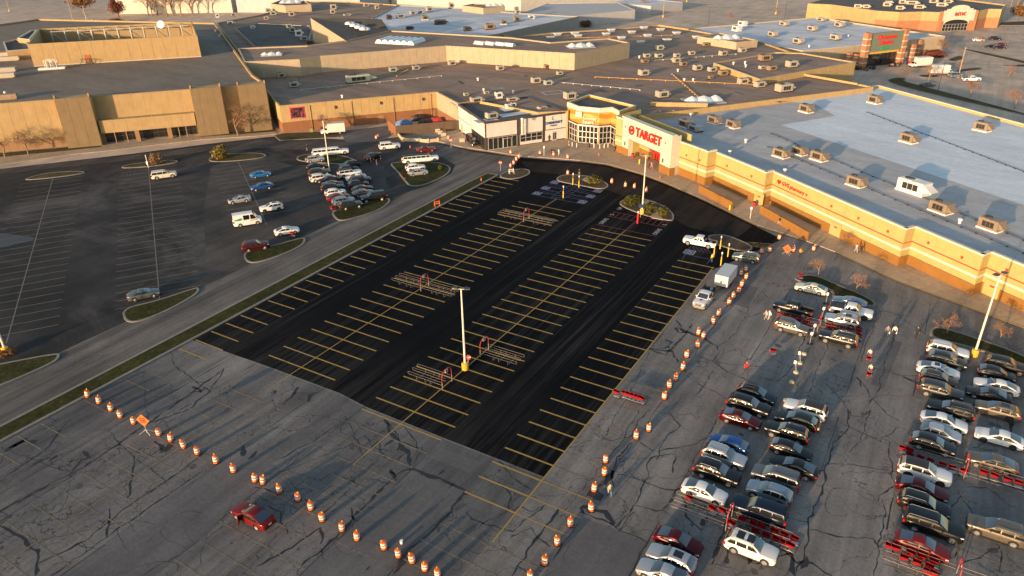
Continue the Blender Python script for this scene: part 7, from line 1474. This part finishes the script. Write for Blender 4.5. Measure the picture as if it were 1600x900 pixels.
# ---------------------------------------------------------------- trees and shrubs
M_bark = plain('grey_brown_bark', (.20, .145, .10), .9, var=.25); M_twig = plain('russet_twigs', (.24, .135, .08), .9, var=.25)
def leafmat(name, a, b):
    s = NT(name); i = s.n('ShaderNodeNewGeometry'); n = s.noise(s.geo(), 1.4, 3, .6); r = s.math('ADD', s.math('MULTIPLY', i.outputs['Random Per Island'], .6), s.math('MULTIPLY', n, .4))
    return s.base(s.ramp(r, [(.2, a), (.8, b)]), .8, 0, .2)
M_lgreen = leafmat('evergreen_leaves', (.035, .042, .010), (.16, .145, .030)); M_lorange = leafmat('russet_leaves', (.10, .05, .02), (.28, .14, .05)); M_lred = leafmat('dark_red_leaves', (.07, .02, .015), (.2, .06, .035)); M_lyel = leafmat('olive_gold_leaves', (.09, .075, .015), (.27, .20, .05)); M_ltan = leafmat('tan_leaves', (.16, .10, .05), (.34, .21, .1))
def treemesh(seed, h, spread, depth=6):
    r = random.Random(seed); tr = MB(); cr = MB()
    def grow(p, d, L, rad, lv):
        pts = [p]; n = 3; dd = d.copy()
        for k in range(n): dd = (dd+Vector((r.uniform(-.18, .18), r.uniform(-.18, .18), r.uniform(-.08, .08)))).normalized(); pts.append(pts[-1]+dd*L/n)
        (tr if lv == 0 else cr).tube(pts, [rad*(1-.38*k/n) for k in range(n+1)], 6 if lv < 2 else 3, False)
        if lv >= depth: return
        for k in range(4 if lv == 0 else r.randint(3, 4)):
            a = r.uniform(0, 2*pi); s_ = r.uniform(.45, .95)*spread; u = dd.orthogonal().normalized(); v = dd.cross(u)
            nd = (dd*.75+(cos(a)*u+sin(a)*v)*s_+Vector((0, 0, .04))).normalized(); st = pts[-1] if k < 2 else pts[-2]
            grow(st, nd, L*r.uniform(.55, .78), max(.007, rad*.55), lv+1)
    grow(Vector((0, 0, 0)), Vector((0, 0, 1)), h*.3, h*.022, 0)
    return tr.mesh('trunk', True), cr.mesh('crown')
TM = [treemesh(11, 6, 1.15), treemesh(5, 6, 1.35), treemesh(23, 6, .65)]
def baretree(px, py, lab, h, v=0, z=.14, grp='bare trees', rz=None):
    t = thing('bare_tree', lab, 'tree', G(px, py, z), rz if rz is not None else random.uniform(0, 6), grp); s_ = h/6; t.scale = (s_, s_, s_); ob('trunk', TM[v][0], M_bark, t); ob('crown', TM[v][1], M_twig, t)
baretree(372, 211, 'bare spreading tree before the department store piers', 12, 1); baretree(8, 246, 'bare tree at the left edge before the department store', 10.5, 1); baretree(45, 243, 'second bare tree at the left before the department store', 9, 0)
baretree(1278, 432, 'small russet bare tree at the top of the grassy island', 4.2, 0); baretree(1337, 456, 'small russet bare tree beside the pale blue sedan', 4.5, 1); baretree(1480, 520, 'small russet bare tree at the left tip of the lamp island', 4.2, 0); baretree(1562, 533, 'small faint bare tree right of the tall white lamp', 4, 2)
baretree(511, 207, 'bare young tree beside the white box truck', 7, 2); baretree(1328, 379, 'small bare bush against the store wall near the walkers', 3.5, 0)
for i, (px, py, h) in enumerate(((1450, 128, 8), (1406, 122, 5), (1516, 152, 7), (1585, 170, 8), (1420, 120, 5), (1470, 88, 9), (1532, 72, 6), (1576, 120, 6), (1499, 112, 5))): baretree(px, py, f'bare tree, {ORD[i]} in the lot between garden store and cinema', h, i % 3, .1, 'bare trees near the cinema')
for i, (px, py, h, v) in enumerate(((1005, 17, 9, 0), (1143, 33, 7, 1), (1213, 24, 6, 0), (232, 24, 20, 2), (246, 24, 22, 2), (262, 25, 22, 2), (272, 25, 21, 2), (284, 25, 22, 2), (302, 24, 20, 2), (238, 25, 17, 0))): baretree(px, py, f'bare tree, {ORD[i]} of the far trees along the top', h, v, 0, 'far bare trees')
def leafymesh(seed, n, rx, rz_, leaf, trunk, lobes=9):
    r = random.Random(seed); cr = MB(); C_ = []
    for _ in range(lobes): a = r.uniform(0, 2*pi); rr = rx*r.uniform(.2, .75); C_.append((Vector((rr*cos(a), rr*sin(a), trunk+rz_*r.uniform(.35, 1.5))), r.uniform(.35, .6)*rx))
    for _ in range(n):
        c, q = r.choice(C_); d = Vector((r.gauss(0, 1), r.gauss(0, 1), r.gauss(0, 1))).normalized(); p = c+d*q*r.uniform(.55, 1.05); p.z = max(p.z, .08)
        u = Vector((r.gauss(0, 1), r.gauss(0, 1), r.gauss(0, 1))).normalized(); v = u.cross(d)
        if v.length < .1: continue
        v.normalize(); s_ = leaf*r.uniform(.6, 1.4); cr.add([p-u*s_, p+v*s_*.6, p+u*s_, p-v*s_*.6], [(0, 1, 2, 3)])
    tr = MB(); tr.tube([(0, 0, 0), (.05, 0, trunk+rz_*.5), (0, .1, trunk+rz_*1.2)], [rx*.07, rx*.05, rx*.02], 6)
    for c, q in C_: tr.tube([(0, 0, trunk*.6+.1), c*.6, c], [rx*.03, rx*.02, rx*.008], 4)
    return tr.mesh('trunk'), cr.mesh('crown')
LT = {'shrub': leafymesh(3, 1500, 1.0, .55, .09, .05, 11), 'tree': leafymesh(9, 2600, 3.0, 2.2, .2, 2.0, 14)}
def leafy(px, py, lab, kind, mat, sc, z=.14, grp=None, cat='shrub'):
    t = thing('leafy_shrub' if kind == 'shrub' else 'leafy_tree', lab, cat, G(px, py, z), random.uniform(0, 6), grp); t.scale = sc; ob('trunk' if kind == 'tree' else 'stems', LT[kind][0], M_bark, t); ob('crown' if kind == 'tree' else 'foliage', LT[kind][1], mat, t)
SG = 'evergreen shrubs on the lot islands'
leafy(926, 286, 'yellow green shrub on the island above the blue bays', 'shrub', M_lgreen, (2.0, 1.5, 1.3), grp=SG); leafy(985, 318, 'wide yellow green shrub left of the lamp pole on the island', 'shrub', M_lgreen, (2.2, 1.5, 1.4), grp=SG); leafy(994, 316, 'yellow green shrub touching the lamp pole from the left', 'shrub', M_lgreen, (1.8, 1.4, 1.3), grp=SG); leafy(1016, 331, 'yellow green shrub right of the lamp pole on the island', 'shrub', M_lgreen, (1.5, 1.5, 1.6), grp=SG); leafy(1034, 336, 'yellow green shrub at the right tip of the lamp island', 'shrub', M_lgreen, (1.3, 1.3, 1.4), grp=SG)
leafy(347, 247, 'round golden olive bush on the island before the department store', 'shrub', M_lyel, (2.2, 2.2, 2.6)); leafy(244, 256, 'pale leafless bush on the striped island', 'shrub', M_ltan, (1.5, 1.5, 2.2)); leafy(688, 265, 'small dark green bush on the right of the grass island', 'shrub', M_lgreen, (.6, .6, .9))
leafy(132, 22, 'large russet-leaved tree behind the department store', 'tree', M_lorange, (2.9, 2.9, 2.6), 0, cat='tree'); leafy(186, 28, 'round dark red tree left of the white hall', 'tree', M_lred, (1.7, 1.7, 1.7), 0, cat='tree'); leafy(180, 36, 'low dark red hedge below the red tree', 'shrub', M_lred, (6, 3, 2), 0, cat='hedge'); leafy(916, 42, 'rusty orange bush in the far service yard', 'shrub', M_lorange, (4.5, 3, 2.6), 0); leafy(1460, 89, 'red hedge at the garden store corner', 'shrub', M_lred, (5.5, 3, 2.2), 0, cat='hedge'); leafy(1598, 24, 'orange leaved bush right of the cinema', 'shrub', M_lorange, (7, 5, 4), 0); leafy(8, 552, 'rusty weeds around the left lamp foot', 'shrub', M_lorange, (1.6, 1.3, .6), .1)
for i in range(5):
    leafy(1590+i*9, 8+(i % 2)*3, f'dark wooded clump, {ORD[i]} from the left beyond the cinema', 'tree', M_lorange, (3, 3, 2.4), 0, 'trees beyond the cinema', 'tree')
# ---------------------------------------------------------------- people
def person_mesh(pose):
    """one skinned body from a joint chain; material slots: skin, top, trousers, shoes, hair"""
    J = {}; E = []; Rr_ = {}
    def j(n, p, r): J[n] = (len(J), Vector(p)); Rr_[n] = r; return n
    def e(a, b): E.append((J[a][0], J[b][0]))
    st = {'stand': 0, 'walk': 1, 'push': 1}[pose]; sw = .26*st; lean = .08 if pose == 'push' else .02*st
    j('pel', (0, 0, .95), (.16, .115)); j('wst', (lean*.4, 0, 1.1), (.145, .105)); j('chs', (lean, 0, 1.3), (.175, .12)); j('shl', (lean*1.2, 0, 1.43), (.12, .10)); j('nek', (lean*1.4, 0, 1.52), (.055, .055)); j('chin', (lean*1.5+.01, 0, 1.585), (.068, .075)); j('face', (lean*1.5+.02, 0, 1.66), (.082, .095)); j('crn', (lean*1.5, 0, 1.745), (.065, .075))
    for a, b in (('pel', 'wst'), ('wst', 'chs'), ('chs', 'shl'), ('shl', 'nek'), ('nek', 'chin'), ('chin', 'face'), ('face', 'crn')): e(a, b)
    j('nose', (lean*1.5+.118, 0, 1.655), (.012, .012)); e('face', 'nose')
    for s_, k in ((-1, 'l'), (1, 'r')):
        f = s_*sw
        j('hip'+k, (0, s_*.10, .9), (.10, .10)); j('kne'+k, (f*.55+.03, s_*.105, .5), (.068, .07)); j('ank'+k, (f-.02, s_*.105, .1), (.045, .05)); j('toe'+k, (f+.17, s_*.12, .04), (.04, .035))
        e('pel', 'hip'+k); e('hip'+k, 'kne'+k); e('kne'+k, 'ank'+k); e('ank'+k, 'toe'+k)
        if pose == 'push': el, wr_ = (lean+.12, s_*.24, 1.13), (lean+.42, s_*.2, 1.06); hd = Vector((.09, 0, -.01))
        else: el, wr_ = (lean-f*.35-.03, s_*.26, 1.14), (lean-f*.6+.06, s_*.27, .90); hd = Vector((.03, 0, -.09))
        j('sho'+k, (lean*1.2, s_*.185, 1.40), (.075, .07)); j('elb'+k, el, (.05, .05)); j('wri'+k, wr_, (.032, .035)); j('plm'+k, tuple(Vector(wr_)+hd*.8), (.026, .04)); e('shl', 'sho'+k); e('sho'+k, 'elb'+k); e('elb'+k, 'wri'+k); e('wri'+k, 'plm'+k)
        ax = Vector((0, 1, 0)) if pose == 'push' else Vector((1, 0, 0))
        for q, (o_, L) in enumerate(((-.028, .08), (-.009, .09), (.01, .085), (.028, .065))):
            a_ = Vector(wr_)+hd*1.1+ax*o_; j(f'f{k}{q}a', tuple(a_+hd.normalized()*L*.5), (.009, .009)); j(f'f{k}{q}b', tuple(a_+hd.normalized()*L+Vector((.0, -s_*.015, -.008))), (.008, .008)); e('plm'+k, f'f{k}{q}a'); e(f'f{k}{q}a', f'f{k}{q}b')
        j('th'+k, tuple(Vector(wr_)+hd*.75+ax*(.05 if pose != 'push' else -s_*.05)), (.010, .010)); e('plm'+k, 'th'+k)
    me = bpy.data.meshes.new('body'); me.from_pydata([tuple(v[1]) for v in J.values()], E, []); o = bpy.data.objects.new('b', me); COL.objects.link(o)
    md = o.modifiers.new('s', 'SKIN'); md.use_smooth_shade = True
    for n, (i, _) in J.items(): me.skin_vertices[0].data[i].radius = Rr_[n]; me.skin_vertices[0].data[i].use_root = (n == 'pel')
    o.modifiers.new('u', 'SUBSURF').levels = 1; bpy.context.view_layer.update()
    r = bpy.data.meshes.new_from_object(o.evaluated_get(bpy.context.evaluated_depsgraph_get())); bpy.data.objects.remove(o)
    r.materials.clear()
    for _ in range(5): r.materials.append(None)
    for p in r.polygons:
        z = p.center.z; y = abs(p.center.y); x = p.center.x
        if z > 1.70 or (z > 1.6 and x < lean*1.5-.015): m_ = 4
        elif z > 1.50: m_ = 0
        elif z < .12: m_ = 3
        elif z < .98 and y < .225: m_ = 2
        elif pose == 'push' and x > lean+.36: m_ = 0
        elif pose != 'push' and z < .91 and y >= .225: m_ = 0
        else: m_ = 1
        p.material_index = m_
    return r
PM = {k: person_mesh(k) for k in ('stand', 'walk', 'push')}
M_skin = plain('skin_tone', (.42, .26, .18), .6, var=.05); M_shoe = plain('shoe_leather', (.03, .028, .027), .6)
def cloth(c): return plain('cloth_%02x%02x%02x' % tuple(int(v*255) for v in c), c, .9, var=.15)
def person(px, py, rz, lab, pose, top_, trs, hair=(.03, .02, .015), z=.01, bag=None, sc=1.0, vest=None, hood=False):
    t = thing('person', lab, 'person', G(px, py, z), rz, 'people around the lots'); t.scale = (sc, sc, sc)
    ob('body', PM[pose], [M_skin, cloth(top_), cloth(trs), M_shoe, cloth(top_) if hood else cloth(hair)], t)
    b = MB()
    for s_ in (-1, 1): b.tube([(0, s_*.095, 1.64), (.0, s_*.10, 1.69)], [.018, .012], 5)
    ob('ears', b.mesh('ears'), M_skin, t)
    b = MB(); b.lathe([(.085, 1.68), (.098, 1.72), (.085, 1.79), (.04, 1.825)], (.0, 0, 0), 10); ob('hair', b.mesh('hair', True), cloth(top_) if hood else cloth(hair), t)
    if vest: b = MB(); b.lathe([(.165, 1.0), (.185, 1.15), (.205, 1.32), (.17, 1.44)], (0, 0, 0), 12); o = ob('safety_vest', b.mesh('safety_vest', True), cloth(vest), t); o.scale = (.85, 1.12, 1)
    if bag: b = MB(); b.box((.08, .30, .68), (.2, .12, .3)); ob('carried_bag', b.mesh('carried_bag'), cloth(bag), t)
DK = (.02, .02, .025); JN = (.05, .07, .13)
person(1385, 525, -1.7, 'person in grey top carrying a white bag, left of a walking pair', 'walk', (.25, .22, .22), JN, bag=(.75, .75, .72)); person(1396, 525, -1.7, 'person in white jacket carrying a bag, right of a walking pair', 'walk', (.75, .74, .70), DK, bag=(.75, .7, .6)); person(1431, 527, -1.9, 'person in black walking alone toward the right car row', 'walk', DK, DK)
person(1357, 561, -1.7, 'person in white and red pushing the upper red cart', 'push', (.65, .5, .46), DK); person(1358, 585, -1.7, 'person in patterned top pushing the lower red cart', 'push', (.5, .42, .38), JN); person(1165, 583, 1.9, 'person in a bright red hooded jacket walking in the lane', 'walk', (.6, .012, .015), (.06, .03, .02), hood=True)
person(1196, 500, -2.5, 'person in pink top beside the black pickup', 'walk', (.6, .38, .36), (.35, .33, .33)); person(1201, 500, -2.3, 'person in white top beside the black pickup', 'walk', (.72, .70, .66), (.5, .5, .5)); person(1279, 676, pi, 'person in dark coat loading the dark green crossover', 'stand', (.05, .035, .03), DK, bag=(.5, .36, .2)); person(952, 775, -.6, 'person in tan jacket and blue jeans by the drain', 'walk', (.62, .45, .27), (.12, .20, .34))
person(1112, 410, 2.6, 'worker in yellow vest beside the yellow bollards', 'stand', (.55, .5, .1), JN, vest=(.75, .62, .04)); person(905, 275, 2.2, 'person in black crossing the black drive', 'walk', DK, (.2, .18, .16)); person(1337, 395, 2.4, 'person in pale top on the store pavement, left of the pair', 'walk', (.55, .55, .52), (.4, .4, .4), z=.14); person(1344, 396, 2.4, 'person in black on the store pavement, right of the pair', 'walk', DK, DK, z=.14)
person(1217, 352, -.6, 'person in black beside the long screen wall', 'walk', DK, (.35, .34, .33), z=.14); person(1014, 263, 2.5, 'person in dark red before the red store doors', 'walk', (.25, .05, .05), DK, z=.14); person(1018, 264, 2.5, 'person in tan coat before the red store doors', 'walk', (.5, .36, .26), (.4, .3, .22), z=.14); person(961, 237, 1.0, 'person in black near the mall entrance corner', 'walk', DK, DK, z=.14)
person(858, 221, 2.6, 'person in black at the white shop door', 'stand', DK, DK, z=.14); person(480, 236, .5, 'person in dark top behind the white limousine', 'stand', DK, (.4, .25, .2)); person(580, 257, .8, 'leftmost of three people standing near the black SUV', 'stand', DK, DK); person(589, 260, .8, 'middle of three people near the black SUV, pale trousers', 'stand', (.15, .03, .03), (.4, .3, .28)); person(596, 257, .8, 'rightmost of three people standing near the black SUV', 'stand', DK, DK)
person(1249, 402, 1.2, 'worker in orange bending beside the corner barrels', 'push', (.75, .26, .03), DK, vest=(.8, .28, .03)); person(1105, 302, 1.0, 'person in white top by the first screen wall', 'stand', (.6, .6, .58), DK, z=.14); person(873, 243, 1.0, 'person in white on the mall pavement beside a barrel', 'stand', (.7, .68, .64), (.5, .48, .45), z=.14)
# ---------------------------------------------------------------- equipment in front of the garden store and dock
for i, (px, py, c) in enumerate(((1341, 109, 'dark'), (1352, 110, 'rust'), (1362, 108, 'dark'), (1394, 104, 'rust'), (1402, 104, 'dark'), (1421, 101, 'red'))):
    t = thing('garden_tractor', f'small garden tractor, {ORD[i]} from the left outside the garden store', 'tractor', G(px, py), .8+i, 'garden machines outside the store'); b = MB(); b.box((.4, 0, .8), (1.3, .8, .6)); b.box((-.6, 0, .6), (.8, .9, .3)); ob('body', b.mesh('body'), M_red if c == 'red' else M_u[c], t); b = MB(); b.box((-.7, 0, .95), (.5, .6, .15)); b.box((-.95, 0, 1.2), (.12, .6, .5)); ob('seat', b.mesh('seat'), M_trim, t)
    for x, r in ((.8, .3), (-.7, .45)):
        for s_ in (-1, 1): b = MB(); b.tube([(x, s_*.55-.12, r), (x, s_*.55+.12, r)], r, 12); ob('wheel', b.mesh('wheel'), M_tyre, t)
for i, (px, py, c, lab) in enumerate(((632, 196, (.08, .2, .4), 'blue tarpaulin heap inside the dock screen'), (665, 195, (.015, .015, .018), 'black covered machine inside the dock screen'), (680, 193, (.4, .04, .03), 'red machine inside the dock screen'), (655, 188, (.03, .02, .02), 'dark stacked crates against the mall brick base'))):
    b = MB(); r = random.Random(i); P = []; n = 10
    for k in range(4):
        for a in range(n): rr = (1.6, 1.7, 1.2, .5)[k]*r.uniform(.75, 1.15); P.append((rr*1.5*cos(2*pi*a/n), rr*.7*sin(2*pi*a/n), (0, .7, 1.3, 1.7)[k]*r.uniform(.9, 1.1)))
    b.add(P, [(k*n+a, k*n+(a+1) % n, (k+1)*n+(a+1) % n, (k+1)*n+a) for k in range(3) for a in range(n)]+[tuple(range(3*n, 4*n))]); tag(ob('covered_machine', b.mesh('covered_machine'), plain('tarp_%d' % i, c, .5), None, G(px, py, .02), radians(45)), lab, 'machine')
